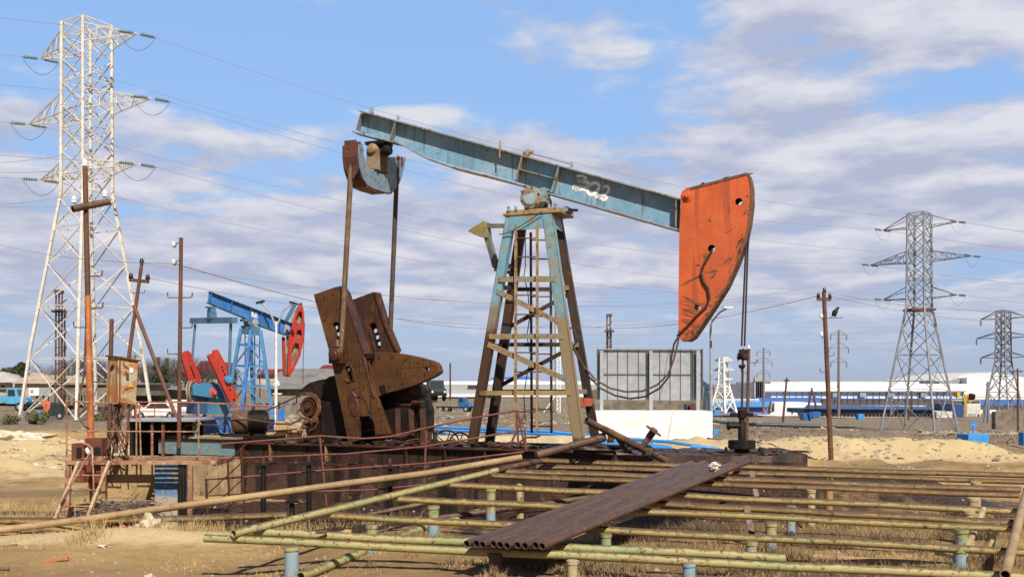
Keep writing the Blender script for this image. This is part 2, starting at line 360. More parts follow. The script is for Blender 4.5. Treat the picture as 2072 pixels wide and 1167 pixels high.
MT['pipegreen'] = mat('green_chipped_pipe', (0.30, 0.33, 0.145), (0.43, 0.34, 0.15), 0.52, 1.3, (0.13, 0.08, 0.03), 0.24, 14, rough=0.65, bump=0.45, soft=0.16, streak=(0.33, 0.20, 0.08), stf=0.16, sts=3, strdir='x', top=((0.10, 0.065, 0.03), 0.75, 0.72))
MT['pipeyel'] = mat('yellow_brown_pipe', (0.36, 0.23, 0.085), (0.25, 0.15, 0.06), 0.45, 1.2, (0.10, 0.055, 0.03), 0.24, 10, rough=0.6, soft=0.16, bump=0.4, top=((0.07, 0.04, 0.025), 0.9, 0.25))
MT['pipemix'] = mat('yellow_green_pipe', (0.40, 0.275, 0.105), (0.33, 0.30, 0.125), 0.34, 0.8, (0.12, 0.07, 0.03), 0.24, 14, rough=0.65, bump=0.45, soft=0.16, top=((0.085, 0.052, 0.028), 0.85, 0.45))
MT['pipedark'] = mat('dark_brown_pipe', (0.10, 0.055, 0.035), (0.16, 0.09, 0.045), 0.4, 1.5, (0.04, 0.022, 0.016), 0.3, 5, rough=0.5)
MT['postgreen'] = mat('green_post_blue_foot', (0.28, 0.32, 0.14), (0.40, 0.32, 0.16), 0.45, 5, (0.2, 0.09, 0.045), 0.26, 14, rough=0.65, zg=(0.30, 0.07, (0.24, 0.36, 0.45), 0.8), top=((0.12, 0.08, 0.04), 0.8, 0.5))
MT['postyel'] = mat('tan_post', (0.46, 0.36, 0.20), (0.34, 0.24, 0.12), 0.4, 3, (0.2, 0.1, 0.05), 0.2, 8, rough=0.6)
MT['tubing'] = mat('dark_tubing', (0.082, 0.050, 0.034), (0.11, 0.063, 0.038), 0.45, 1.3, (0.15, 0.065, 0.04), 0.2, 5, rough=0.42, bump=0.2)
MT['tubing2'] = mat('dark_tubing_rusty', (0.105, 0.052, 0.034), (0.065, 0.04, 0.034), 0.45, 1.3, (0.17, 0.075, 0.04), 0.2, 9, rough=0.5, bump=0.2)
MT['tubing3'] = mat('dark_tubing_grey', (0.066, 0.046, 0.038), (0.09, 0.056, 0.036), 0.4, 1.0, (0.12, 0.06, 0.04), 0.15, 9, rough=0.4, bump=0.2)
MT['opening_shade'] = mat('painted_opening_shade', (0.01, 0.008, 0.008))  # near-black colour standing in for the shade inside holes and openings
MT['concrete'] = mat('stained_concrete', (0.40, 0.30, 0.18), (0.28, 0.20, 0.12), 0.5, 1.4, (0.15, 0.09, 0.05), 0.18, 3, rough=0.9, bump=0.5)
MT['bluepaint_conc'] = mat('blue_painted_concrete', (0.40, 0.34, 0.25), (0.33, 0.3, 0.24), 0.4, 2, (0.2, 0.14, 0.08), 0.15, 5, rough=0.85)
MT['teal'] = mat('teal_chipped_steel', (0.13, 0.23, 0.27), (0.20, 0.25, 0.25), 0.45, 5, (0.25, 0.20, 0.12), 0.22, 8, rough=0.6)
MT['limestone'] = mat('yellow_limestone', (0.42, 0.29, 0.14), (0.30, 0.20, 0.09), 0.4, 3, (0.19, 0.11, 0.05), 0.2, 9, rough=0.9, bump=0.7)
MT['white_lattice'] = mat('white_lattice_paint', (0.66, 0.62, 0.54), (0.58, 0.52, 0.42), 0.3, 0.7, (0.30, 0.15, 0.07), 0.13, 1.8, rough=0.55)
MT['white_lattice2'] = mat('bright_white_lattice', (0.8, 0.8, 0.78), rough=0.5)
MT['grey_lattice'] = mat('grey_galvanised_lattice', (0.27, 0.28, 0.30), (0.19, 0.195, 0.21), 0.5, 0.6, rough=0.55)
MT['grey_far'] = mat('far_grey_lattice', (0.21, 0.21, 0.24), rough=0.7)
MT['glass_ins'] = mat('green_glass_insulator', (0.19, 0.25, 0.21), rough=0.2)
MT['porcelain'] = mat('white_porcelain', (0.8, 0.8, 0.78), rough=0.2)
MT['black_ins'] = mat('black_insulator', (0.015, 0.015, 0.016), rough=0.3)
MT['wire'] = mat('weathered_wire', (0.30, 0.28, 0.30), rough=0.6, bump=0)
MT['cable'] = mat('black_cable', (0.045, 0.028, 0.022), rough=0.5, bump=0)
MT['b2'] = mat('bright_blue_paint', (0.035, 0.16, 0.46), (0.06, 0.21, 0.50), 0.4, 1.2, (0.07, 0.06, 0.06), 0.16, 5, rough=0.5, streak=(0.03, 0.10, 0.28), stf=0.3, sts=8)
MT['b2l'] = mat('mid_blue_paint', (0.08, 0.26, 0.52), (0.06, 0.20, 0.42), 0.4, 1.5, (0.10, 0.08, 0.07), 0.18, 6, rough=0.5)
MT['b2d'] = mat('grey_blue_paint', (0.075, 0.17, 0.27), (0.06, 0.13, 0.21), 0.4, 1.5, (0.1, 0.08, 0.06), 0.12, 6, rough=0.5)
MT['red'] = mat('red_paint', (0.42, 0.034, 0.022), (0.40, 0.05, 0.035), 0.4, 1.5, (0.13, 0.05, 0.035), 0.17, 5, rough=0.5, streak=(0.33, 0.03, 0.02), stf=0.3, sts=8)
MT['pipeblue'] = mat('sky_blue_pipe', (0.035, 0.25, 0.66), (0.05, 0.30, 0.7), 0.4, 1, (0.2, 0.15, 0.1), 0.06, 5, rough=0.45)
MT['blueconc'] = mat('blue_block_paint', (0.04, 0.26, 0.62), (0.06, 0.3, 0.66), 0.4, 2, (0.3, 0.3, 0.28), 0.10, 8, rough=0.7)
MT['whitewall'] = mat('whitewashed_wall', (0.82, 0.81, 0.78), (0.78, 0.76, 0.72), 0.35, 0.8, (0.6, 0.52, 0.4), 0.06, 3, rough=0.85, zg=(0.06, 0.06, (0.5, 0.4, 0.26), 0.7))
MT['panel'] = mat('grey_panel_sheet', (0.32, 0.33, 0.35), (0.29, 0.30, 0.32), 0.4, 0.8, rough=0.55, streak=(0.27, 0.27, 0.29), stf=0.2)
MT['panel_frame'] = mat('grey_steel_post', (0.34, 0.36, 0.39), rough=0.5)
MT['panel_dark'] = mat('dark_panel_seam', (0.08, 0.085, 0.1), rough=0.5)
MT['fwhite'] = mat('white_cladding', (0.78, 0.79, 0.80), (0.74, 0.75, 0.76), 0.4, 0.05, rough=0.5, bump=0)
MT['fwhite2'] = mat('offwhite_plaster', (0.62, 0.60, 0.55), (0.5, 0.48, 0.44), 0.4, 0.3, rough=0.8, bump=0)
MT['fblue'] = mat('blue_cladding', (0.07, 0.17, 0.50), rough=0.5, bump=0)
MT['fblue2'] = mat('light_blue_roof', (0.07, 0.27, 0.60), rough=0.5, bump=0)
MT['fblue3'] = mat('violet_blue_cladding', (0.16, 0.20, 0.52), rough=0.6, bump=0)
MT['fnavy'] = mat('navy_roof', (0.028, 0.07, 0.20), rough=0.5, bump=0)
MT['fgrey'] = mat('grey_cladding', (0.32, 0.33, 0.36), (0.28, 0.29, 0.31), 0.4, 0.3, rough=0.6, bump=0)
MT['darkglass'] = mat('dark_window', (0.03, 0.035, 0.04), rough=0.2, bump=0)
MT['stonewall'] = mat('grey_stone_wall', (0.23, 0.19, 0.145), (0.15, 0.12, 0.09), 0.5, 0.8, (0.12, 0.1, 0.08), 0.2, 2.5, rough=0.95, bump=0.6, bs=8)
MT['housewall'] = mat('pale_house_plaster', (0.50, 0.44, 0.36), (0.38, 0.32, 0.26), 0.4, 0.5, rough=0.9)
MT['tileroof'] = mat('pale_sheet_roof', (0.46, 0.43, 0.38), (0.38, 0.35, 0.30), 0.4, 0.5, rough=0.8, streak=(0.3, 0.28, 0.25), stf=0.2)
MT['greyroof'] = mat('grey_asbestos_roof', (0.22, 0.21, 0.19), (0.16, 0.15, 0.14), 0.4, 0.4, (0.14, 0.13, 0.12), 0.15, 1.5, rough=0.9, streak=(0.18, 0.17, 0.16), stf=0.35)
MT['darkshed'] = mat('dark_shed', (0.05, 0.035, 0.035), rough=0.8)
MT['redroof'] = mat('maroon_roof', (0.20, 0.03, 0.04), (0.26, 0.05, 0.05), 0.4, 0.6, rough=0.7)
MT['trunk'] = mat('bare_branch_bark', (0.085, 0.062, 0.052), rough=0.9, bump=0)
MT['leaf'] = mat('dark_evergreen', (0.035, 0.055, 0.022), (0.06, 0.085, 0.03), 0.5, 3, rough=0.8, bump=0)
MT['rock'] = mat('pale_rock', (0.56, 0.46, 0.31), (0.42, 0.33, 0.21), 0.45, 2.2, (0.3, 0.22, 0.13), 0.2, 8, rough=0.95, bump=0.8, bs=12)
MT['rubble'] = mat('rubble_stone', (0.36, 0.30, 0.23), (0.24, 0.20, 0.15), 0.45, 1.5, rough=0.95, bump=0.8, bs=8)
MT['brick'] = mat('orange_brick_shard', (0.45, 0.17, 0.08), (0.36, 0.13, 0.06), 0.4, 5, rough=0.9)
MT['straw'] = mat('dry_straw', (0.50, 0.36, 0.17), (0.36, 0.25, 0.11), 0.5, 1.2, rough=0.9, bump=0)
MT['strawd'] = mat('dry_brown_scrub', (0.23, 0.15, 0.085), (0.15, 0.10, 0.06), 0.5, 1.2, rough=0.9, bump=0)
MT['scrubg'] = mat('grey_green_scrub', (0.13, 0.15, 0.07), (0.2, 0.17, 0.09), 0.5, 1.2, rough=0.9, bump=0)
MT['truckblue'] = mat('light_blue_truck_paint', (0.10, 0.36, 0.60), (0.08, 0.3, 0.52), 0.4, 1, (0.2, 0.15, 0.12), 0.06, 6, rough=0.4, bump=0)
MT['truckblue2'] = mat('dark_blue_truck_paint', (0.03, 0.13, 0.36), rough=0.4, bump=0)
MT['truckdark'] = mat('dark_truck_paint', (0.025, 0.035, 0.035), rough=0.5, bump=0)
MT['tyre'] = mat('tyre_rubber', (0.02, 0.02, 0.02), rough=0.85, bump=0)
MT['carwhite'] = mat('white_car_paint', (0.8, 0.8, 0.8), rough=0.25, bump=0)
MT['redlamp'] = mat('red_lamp_plastic', (0.5, 0.02, 0.02), rough=0.3, bump=0)
MT['lampwhite'] = mat('white_lamp_post_paint', (0.7, 0.7, 0.68), rough=0.5, bump=0)
MT['cloth'] = mat('crumpled_rag', (0.62, 0.56, 0.46), rough=0.95)
MT['feather'] = mat('black_feathers', (0.012, 0.012, 0.014), rough=0.6, bump=0)
MT['paintw'] = mat('white_brush_paint', (0.86, 0.85, 0.82), rough=0.7, bump=0)
MT['yellow'] = mat('yellow_hoist_paint', (0.6, 0.4, 0.03), rough=0.5)
MT['wood'] = mat('old_timber', (0.22, 0.15, 0.09), (0.14, 0.09, 0.05), 0.4, 4, rough=0.9)
MT['tarp'] = mat('sand_coloured_tarp', (0.58, 0.50, 0.36), (0.5, 0.42, 0.28), 0.4, 2, rough=0.8)
# ------------------------------------------------------------------ terrain
def ss(a, b, x):
    t = np.clip((x-a)/(b-a), 0, 1); return t*t*(3-2*t)
def vnoise(x, y, s, seed=0):
    x = x*s+seed*17.31; y = y*s+seed*9.77
    xi = np.floor(x).astype(np.int64); yi = np.floor(y).astype(np.int64); fx = x-xi; fy = y-yi
    fx = fx*fx*(3-2*fx); fy = fy*fy*(3-2*fy)
    def h(a, b):
        n = (a*374761393 + b*668265263 + seed*1442695041) & 0xffffffff
        n = ((n ^ (n >> 13))*1274126177) & 0xffffffff
        return ((n ^ (n >> 16)) & 0xffff)/65535.0
    return (h(xi, yi)*(1-fx)+h(xi+1, yi)*fx)*(1-fy)+(h(xi, yi+1)*(1-fx)+h(xi+1, yi+1)*fx)*fy
def fbm(x, y, s, seed=0, o=4):
    r = 0; a = 1; t = 0
    for k in range(o): r = r+a*vnoise(x, y, s*2**k, seed+k); t += a; a *= 0.5
    return r/t-0.5
def bump(x, y, cx, cy, rx, ry, h, rot=0):
    dx = x-cx; dy = y-cy; u = dx*cos(rot)+dy*sin(rot); v = -dx*sin(rot)+dy*cos(rot)
    return h*np.exp(-(u/rx)**2-(v/ry)**2)
def gz(x, y):
    x = np.asarray(x, float); y = np.asarray(y, float)
    z = 0.06+0.22*ss(-4.5, -1.5, x)*(1-ss(17.0, 19.5, y))
    z = z*(1-ss(19, 24, y)*0.9)
    # hollow in front of the foundation
    z = z-0.30*ss(-9.0, -6.8, x)*(1-ss(-1.5, 0.5, x))*ss(17.3, 18.1, y)*(1-ss(20, 22, y))
    # fall of the land to the right and far away
    w = ss(2, 34, x - (y-50)*0.02)
    zr = -2.3*ss(44, 105, y)-2.2*ss(105, 260, y)
    zl = -1.2*ss(130, 420, y)
    z = z+zr*w+zl*(1-w)-1.5*ss(300, 1500, y)
    # noise
    z = z+0.09*fbm(x, y, 0.6, 3)+0.05*fbm(x, y, 3.0, 5)+0.022*fbm(x, y, 9.0, 6)
    z = z+(0.5*fbm(x, y, 0.12, 8)+0.35*fbm(x, y, 0.45, 9))*ss(24, 46, y)*(1-ss(200, 500, y))
    z = z+2.2*fbm(x, y, 0.05, 12)*ss(60, 80, y)*(1-ss(140, 300, y))*ss(-22, -8, x)*(1-w)
    # pale sand banks at the right, behind the well pad
    z = z+bump(x, y, 11.5, 37.5, 5.0, 2.2, 0.62, 0.05)+bump(x, y, 15.8, 37.0, 2.0, 1.5, 0.25)-bump(x, y, 20, 41, 6, 3.5, 0.22)+bump(x, y, 17.3, 36.6, 1.3, 0.9, 0.28)
    z = z+bump(x, y, 6.8, 39, 2.2, 1.3, 0.3)
    # left sand heaps
    z = z+bump(x, y, -19.5, 38, 3.5, 2.5, 0.45)+bump(x, y, -14, 34, 2.2, 1.2, 0.30)+bump(x, y, -11.2, 31, 1.4, 0.8, 0.25)+bump(x, y, -12, 26, 3, 1.0, 0.16)
    z = z+bump(x, y, -16, 30, 2.4, 1.2, 0.25)
    # foreground ridge of sand left
    z = z+bump(x, y, -6.3, 16.6, 1.6, 0.45, 0.16)+bump(x, y, -8.0, 14.8, 1.6, 0.5, 0.10)
    z = z+0.75*np.exp(-(np.maximum(0, np.abs(x-5.6)-2.2)/1.6)**2-(np.maximum(0, np.abs(y-20.6)-.9)/1.1)**2)*(y > 0)
    z = z+(0.55*np.maximum(0, fbm(x, y, 0.7, 21, 5))+0.25*np.maximum(0, fbm(x, y, 2.2, 23, 4)))*ss(24, 30, y)*(1-ss(50, 80, y))*(1-.75*ss(14, 17, x)*ss(33, 37, y))
    return z
def gzs(x, y): return float(gz(np.array([x]), np.array([y]))[0])

def build_ground():
    a1 = np.radians(np.arange(-37, 37.001, 0.11)); a2 = np.radians(np.arange(41, 320, 4.0)); ang = np.concatenate([a1, a2])
    rr = np.concatenate([[0.0, 3, 6, 8, 9.5], 10.5*np.exp(np.arange(0, 1, 1/330.0)*math.log(60/10.5)), 60*np.exp(np.arange(0, 1.0001, 1/150.0)*math.log(6000/60))])
    A, Rr = np.meshgrid(ang, rr); X = Rr*np.sin(A); Y = Rr*np.cos(A); Z = gz(X, Y)
    n, m = A.shape; vs = np.stack([X, Y, Z], -1).reshape(-1, 3)
    idx = np.arange(n*m).reshape(n, m)
    i0 = idx[:-1, :]; i1 = idx[1:, :]; j0 = i0; j1 = np.roll(i0, -1, 1); k1 = np.roll(i1, -1, 1); k0 = i1
    fs = np.stack([j0, j1, k1, k0], -1).reshape(-1, 4)[:, ::-1]
    me = bpy.data.meshes.new('ground'); me.vertices.add(len(vs)); me.vertices.foreach_set('co', vs.ravel())
    me.loops.add(fs.size); me.loops.foreach_set('vertex_index', fs.ravel().astype(np.int32)); me.polygons.add(len(fs))
    me.polygons.foreach_set('loop_start', np.arange(0, fs.size, 4, dtype=np.int32)); me.polygons.foreach_set('loop_total', np.full(len(fs), 4, dtype=np.int32))
    me.polygons.foreach_set('use_smooth', np.ones(len(fs), dtype=bool)); me.update(calc_edges=True); me.validate()
    x = vs[:, 0]; y = vs[:, 1]
    # oil soaked earth round the foundation and rack (a real stain)
    e = 1-np.sqrt(((x+1.0)/8.0)**2+((y-19.6)/4.3)**2)
    e2 = 1-np.sqrt(((x-6.3)/7.5)**2+((y-20.6)/4.0)**2)
    e3 = 1-np.sqrt(((x+9.3)/2.4)**2+((y-19.8)/0.9)**2)
    e4 = 1-np.sqrt(((x-1.4)/2.9)**2+((y-13.6)/1.1)**2); 
    oil = np.clip(np.maximum(np.maximum(e*1.3+0.25, e2*0.9+.1), e3*1.1)+fbm(x, y, 0.8, 31)*1.1, 0, 1)
    oil = np.maximum(oil, np.clip(e4*.35+fbm(x, y, 1.2, 33)*.4, 0, .5))
    oil = oil*(1-(1-ss(-4.6, -3.4, x))*(1-ss(17.3, 17.9, y)))
    pale = np.clip(bump(x, y, 11.5, 37.5, 6.5, 3, 1.4)+bump(x, y, 20, 35.5, 9, 2.4, 0.8)+bump(x, y, -18, 37, 9, 6, 1.2)+bump(x, y, -12, 29, 5, 4, 0.8)+bump(x, y, -6.5, 16.6, 3.5, .9, 1.2)+bump(x, y, 3, 40, 7, 4, .9)+fbm(x, y, 0.5, 41)*0.9, 0, 1)
    far = ss(36, 47, y+6*fbm(x, y, 0.1, 50)+0.0*x)*ss(-4, 1, x) + ss(52, 62, y)*(1-ss(-4, 1, x))
    dry = np.clip(0.72+fbm(x, y, 0.35, 60)*2.2, 0, 1)*(1-ss(20, 24, y))*ss(-2.5, 0.0, x)
    tone = np.clip(0.5+fbm(x, y, 0.25, 70, 6)*1.8, 0, 1)
    # dry mud tracks across the left sand
    tr = np.exp(-((y-25.4-0.10*x+0.4*np.sin(x*0.4))/0.9)**2)*(1-ss(-9, -6, x))+np.exp(-((y-36-0.2*x)/1.5)**2)*(x < -8)*0.6
    tr = tr+np.exp(-((y-32.0+0.02*x)/2.0)**2)*ss(8, 11, x)*.7
    for nm, arr in (('oil', oil), ('pale', pale), ('far', far), ('dry', dry), ('tone', tone), ('track', np.clip(tr, 0, 1))):
        at_ = me.attributes.new(nm, 'FLOAT', 'POINT'); at_.data.foreach_set('value', arr.astype(np.float32))
    o = bpy.data.objects.new('ground', me); COL.objects.link(o); tag(o, 'sandy yellow ground of the oil field with oil soaked patches round the pump', 'ground', None, 'structure')
    m = bpy.data.materials.new('sandy_earth'); m.use_nodes = True; nt = m.node_tree; N = nt.nodes; L = nt.links; b = N['Principled BSDF']
    def attr(n): a = N.new('ShaderNodeAttribute'); a.attribute_name = n; return a.outputs['Fac']
    tc = N.new('ShaderNodeTexCoord')
    def noise(s, d=6, r=0.6): q = N.new('ShaderNodeTexNoise'); q.inputs['Scale'].default_value = s; q.inputs['Detail'].default_value = d; q.inputs['Roughness'].default_value = r; L.new(tc.outputs['Object'], q.inputs['Vector']); return q.outputs['Fac']
    def mapr(v, a, c, o0=0, o1=1): r = N.new('ShaderNodeMapRange'); r.interpolation_type = 'SMOOTHSTEP'; L.new(v, r.inputs[0]); r.inputs[1].default_value = a; r.inputs[2].default_value = c; r.inputs[3].default_value = o0; r.inputs[4].default_value = o1; return r.outputs[0]
    def mix(f, a, c):
        q = N.new('ShaderNodeMix'); q.data_type = 'RGBA'; L.new(f, q.inputs[0])
        for k, v in ((6, a), (7, c)):
            if isinstance(v, tuple): q.inputs[k].default_value = (*v, 1)
            else: L.new(v, q.inputs[k])
        return q.outputs[2]
    def mul(a, c):
        q = N.new('ShaderNodeMath'); q.operation = 'MULTIPLY'
        for i, v in enumerate((a, c)):
            if isinstance(v, (int, float)): q.inputs[i].default_value = v
            else: L.new(v, q.inputs[i])
        return q.outputs[0]
    def add(a, c):
        q = N.new('ShaderNodeMath'); q.operation = 'ADD'
        for i, v in enumerate((a, c)):
            if isinstance(v, (int, float)): q.inputs[i].default_value = v
            else: L.new(v, q.inputs[i])
        return q.outputs[0]
    n_big = noise(0.45, 8, 0.65); n_mid = noise(2.6, 8, 0.7); n_fine = noise(16, 8, 0.75); n_grit = noise(60, 4, 0.7)
    C = mix(mapr(n_mid, 0.38, 0.62), (0.43, 0.27, 0.105), (0.52, 0.35, 0.155))
    C = mix(mapr(attr('tone'), 0.25, 0.8), mix(mapr(n_big, .4, .6), (0.27, 0.165, 0.07), (0.36, 0.235, 0.105)), C)
    C = mix(mul(mapr(add(attr('pale'), mul(add(n_mid, -0.5), 0.9)), 0.35, 0.75), 0.9), C, (0.62, 0.47, 0.25))
    C = mix(mul(mapr(add(attr('track'), mul(add(n_mid, -0.5), 0.9)), 0.25, 0.75), 0.8), C, (0.23, 0.15, 0.075))
    C = mix(mul(mapr(add(attr('dry'), mul(add(n_fine, -0.5), 1.2)), 0.25, 0.75), 0.85), C, (0.205, 0.125, 0.058))
    farc = mix(mapr(n_mid, 0.4, 0.6), mix(mapr(n_big, .42, .58), (0.135, 0.105, 0.08), (0.20, 0.155, 0.11)), (0.27, 0.205, 0.14))
    C = mix(attr('far'), C, farc)
    C = mix(mapr(n_fine, 0.52, 0.70, 0, 0.42), C, (0.22, 0.14, 0.07))
    C = mix(mapr(n_grit, 0.58, 0.68, 0, 0.35), C, (0.62, 0.48, 0.29))
    of = mapr(add(attr('oil'), mul(add(n_mid, -0.5), 1.1)), 0.30, 0.62)
    oc = mix(mapr(n_fine, 0.42, 0.62), (0.022, 0.014, 0.011), (0.10, 0.050, 0.030))
    C = mix(of, C, oc)
    L.new(C, b.inputs['Base Color'])
    rg = N.new('ShaderNodeMapRange'); L.new(of, rg.inputs[0]); rg.inputs[3].default_value = 0.95; rg.inputs[4].default_value = 0.5; L.new(rg.outputs[0], b.inputs['Roughness'])
    b.inputs['Specular IOR Level'].default_value = 0.25
    bp = N.new('ShaderNodeBump'); bp.inputs['Strength'].default_value = 0.9; bp.inputs['Distance'].default_value = 0.05
    L.new(add(mul(n_mid, 1.6), add(mul(n_fine, 0.8), mul(n_grit, 0.25))), bp.inputs['Height']); L.new(bp.outputs[0], b.inputs['Normal'])
    me.materials.append(m); return o
build_ground()

def on(px, D, dz=0):      # ground point under a photo column at depth D
    x = (px-CX)/F*D; return Vector((x, D, gzs(x, D)+dz))

# distant hill line just under the horizon
def ridge():
    mb = MB(); n = 120; prev = None
    vs = []; fs = []
    for i in range(n+1):
        a = R(-45+90*i/n); r = 3200; h = 6+4*mnoise.noise(Vector((i*0.13, 0, 0)))
        for (rr, zz) in ((r, -14), (r+60, h), (r+500, -14)): vs.append((rr*sin(a), rr*cos(a), zz))
    for i in range(n):
        for k in range(2): fs.append((3*i+k, 3*i+3+k, 3*i+4+k, 3*i+1+k))
    mb.add(vs, fs, True)
    tag(mb.build('hills', mat('far_hills', (0.20, 0.21, 0.25), rough=1, bump=0)), 'low bluish hills along the horizon', 'hills', None, 'structure')
ridge()

# ------------------------------------------------------------------ lattice pylons
def pylon(cx, D, base_z, alpha, levels, npan, leg_r, br_r, arms, material, label, insm=None, slim=False, group=None, body_split=None, insr=0.11, drop=False):
    """levels: [(z, Rdiag)] from foot to top; arms: (z_bottom, length, z_top, ins_len); arms run along a face normal"""
    x = (cx-CX)/F*D; root = empty('power_pylon', (x, D, base_z), 0, label, 'pylon', group)
    o = Vector((x, D, base_z))
    def Rz(z):
        for (z0, r0), (z1, r1) in zip(levels, levels[1:]):
            if z <= z1: return r0+(r1-r0)*(z-z0)/(z1-z0)
        return levels[-1][1]
    def corner(k, z): a = alpha+k*pi/2; return o+Vector((sin(a)*Rz(z), -cos(a)*Rz(z), z))
    zt = levels[-1][0]
    for k in range(4):
        mb = MB()
        for (z0, r0), (z1, r1) in zip(levels, levels[1:]): mb.bar(corner(k, z0), corner(k, z1), leg_r*2, leg_r*2)
        mb.build('leg', material, root)
    # panels
    zs = [0.0]; z = 0.0
    while z < zt-0.3:
        z += max(npan*Rz(z)*1.42, 1.0); zs.append(min(z, zt))
    for k in range(4):
        mb = MB()
        for i, (a, b) in enumerate(zip(zs, zs[1:])):
            mb.bar(corner(k, a), corner(k+1, b), br_r*2, br_r*2); mb.bar(corner(k+1, a), corner(k, b), br_r*2, br_r*2)
            if i % 2 == 1 or i < 2: mb.bar(corner(k, b), corner(k+1, b), br_r*2, br_r*2)
        mb.bar(corner(k, zt), corner(k+1, zt), br_r*2.2, br_r*2.2)
        mb.build('bracing', material, root)
    tips = []
    for (zb, ln, ztp, il) in arms:
        for s in (1, -1):
            ks = (0, 1) if s > 0 else (2, 3)
            p1, p2 = corner(ks[0], zb), corner(ks[1], zb); q1, q2 = corner(ks[0], ztp), corner(ks[1], ztp)
            d = ((p1+p2)/2-o); d.z = 0; d = d.normalized(); mid = (p1+p2)/2
            tip = o+d*ln+Vector((0, 0, zb+0.12))
            mb = MB()
            for a in (p1, p2, q1, q2): mb.bar(a, tip, br_r*2.2, br_r*2.2)
            n = 4 if ln > 3 else 3
            if slim: n = 3
            for i in range(1, n+1):
                f = i/(n+1); f2 = (i-1)/(n+1)
                A1 = p1.lerp(tip, f); A2 = p2.lerp(tip, f); B1 = q1.lerp(tip, f); B2 = q2.lerp(tip, f); C1 = p1.lerp(tip, f2); C2 = p2.lerp(tip, f2)
                for u, w in ((A1, A2), (A1, C2)): mb.bar(u, w, br_r*1.4, br_r*1.4)
                if slim and ln < 5: continue
                for u, w in ((A1, B1), (A2, B2)): mb.bar(u, w, br_r*1.4, br_r*1.4)
                mb.bar(q1.lerp(tip, f2), A1, br_r*1.5, br_r*1.5); mb.bar(q2.lerp(tip, f2), A2, br_r*1.5, br_r*1.5)
            mb.build('cross_arm', material, root)
            tips.append((tip, d))
    return root, o, tips, corner
def insulator(root, p, q, r, material, n=9):
    mb = MB(); p = Vector(p); q = Vector(q); L_ = (q-p).length; prof = [(0, r*0.25)]
    for i in range(n):
        t = L_*(0.1+0.8*i/n); w = L_*0.8/n; prof += [(t, r*0.35), (t+w*0.35, r), (t+w*0.6, r*0.9), (t+w*0.9, r*0.35)]
    prof.append((L_, r*0.2)); mb.lathe(p, q-p, prof, 10); return mb.build('insulator_string', material, root)
def wire(name, p, q, sag, r, label, group='power lines overhead', n=26, mt=None, cat='power line'):
    p = Vector(p); q = Vector(q)
    pts = [p.lerp(q, i/n)-Vector((0, 0, 4*sag*(i/n)*(1-i/n))) for i in range(n+1)]
    o = MB().path(pts, r, 5).build(name, mt or MT['wire']); return tag(o, label, cat, group)

# big white pylon on the left: leans over the left edge of the picture
DL = 74.0; sc = DL/F
zb = EYE-(846-HZ)*sc
def zp(py, base=846, s=None): return (base-py)*(s or sc)
lv = [(0, 125*sc), (zp(700), 104*sc), (zp(392), 48.5*sc), (zp(48), 47*sc)]
P1, o1, tips1, cor1 = pylon(176, DL, zb, R(14.7), lv, 0.68, 0.095, 0.034,
    [(zp(352), 5.5, zp(330), 1.1), (zp(230), 7.0, zp(190), 1.1), (zp(98), 5.5, zp(62), 1.1)], MT['white_lattice'],
    'tall white rust-flecked lattice pylon at the left, nearest of the pylons', slim=True)
far_dir = Vector((cos(R(37)), sin(R(37)), 0))      # direction of the line toward the grey pylon on the right
# grey pylon right of centre
DG = 108.0; sg = DG/F; zg_ = EYE-(876-HZ)*sg
lvg = [(0, 79*sg), (zp(620, 876, sg), 25.5*sg), (zp(432, 876, sg), 24*sg)]
P2, o2, tips2, cor2 = pylon(1860, DG, zg_, R(-1.2), lvg, 0.80, 0.09, 0.034,
    [(zp(604, 876, sg), 4.1, zp(580, 876, sg), 1), (zp(530, 876, sg), 5.6, zp(508, 876, sg), 1), (zp(460, 876, sg), 4.1, zp(436, 876, sg), 1)], MT['grey_lattice'],
    'large grey lattice pylon in front of the white factory, right of the leaning red-brown pole', slim=True)
# its square platform below the lowest arms
mb = MB(); c = o2+Vector((0, 0, zp(627, 876, sg))); mb.box(c, 2.6, 2.6, 0.25); mb.build('platform', MT['rustpole'], P2)
# insulators and jumpers
def string_up(root, tips, other, gm, r, L_, both=True):
    ends = []
    for (tip, d) in tips:
        dirs = [(other(tip)-tip).normalized()]
        if both: dirs.append(Vector((-dirs[0].x, -dirs[0].y, 0)).normalized())
        es = []
        for dd in dirs:
            e = tip+dd*L_; insulator(root, tip+dd*0.15, e, r, gm, 8); es.append(e)
        ends.append(es)
        if both:
            a, b = es; mid = (a+b)/2; pts = [a.lerp(b, i/14)-Vector((0, 0, 1.15*4*(i/14)*(1-i/14))) for i in range(15)]
            MB().path(pts, r*0.11, 5).build('jumper', MT['cable'], root)
    return ends
tgt = {i: tips2[i][0] for i in range(6)}
idx = {id(t[0]): i for i, t in enumerate(tips1)}
e1 = string_up(P1, tips1, lambda t: tgt[idx[id(t)]], MT['glass_ins'], 0.15, 1.3)
idx2 = {id(t[0]): i for i, t in enumerate(tips2)}
back = {i: tips1[i][0] for i in range(6)}
e2 = string_up(P2, tips2, lambda t: back[idx2[id(t)]], MT['grey_lattice'], 0.12, 1.2)
names = ['lowest', 'middle', 'top']
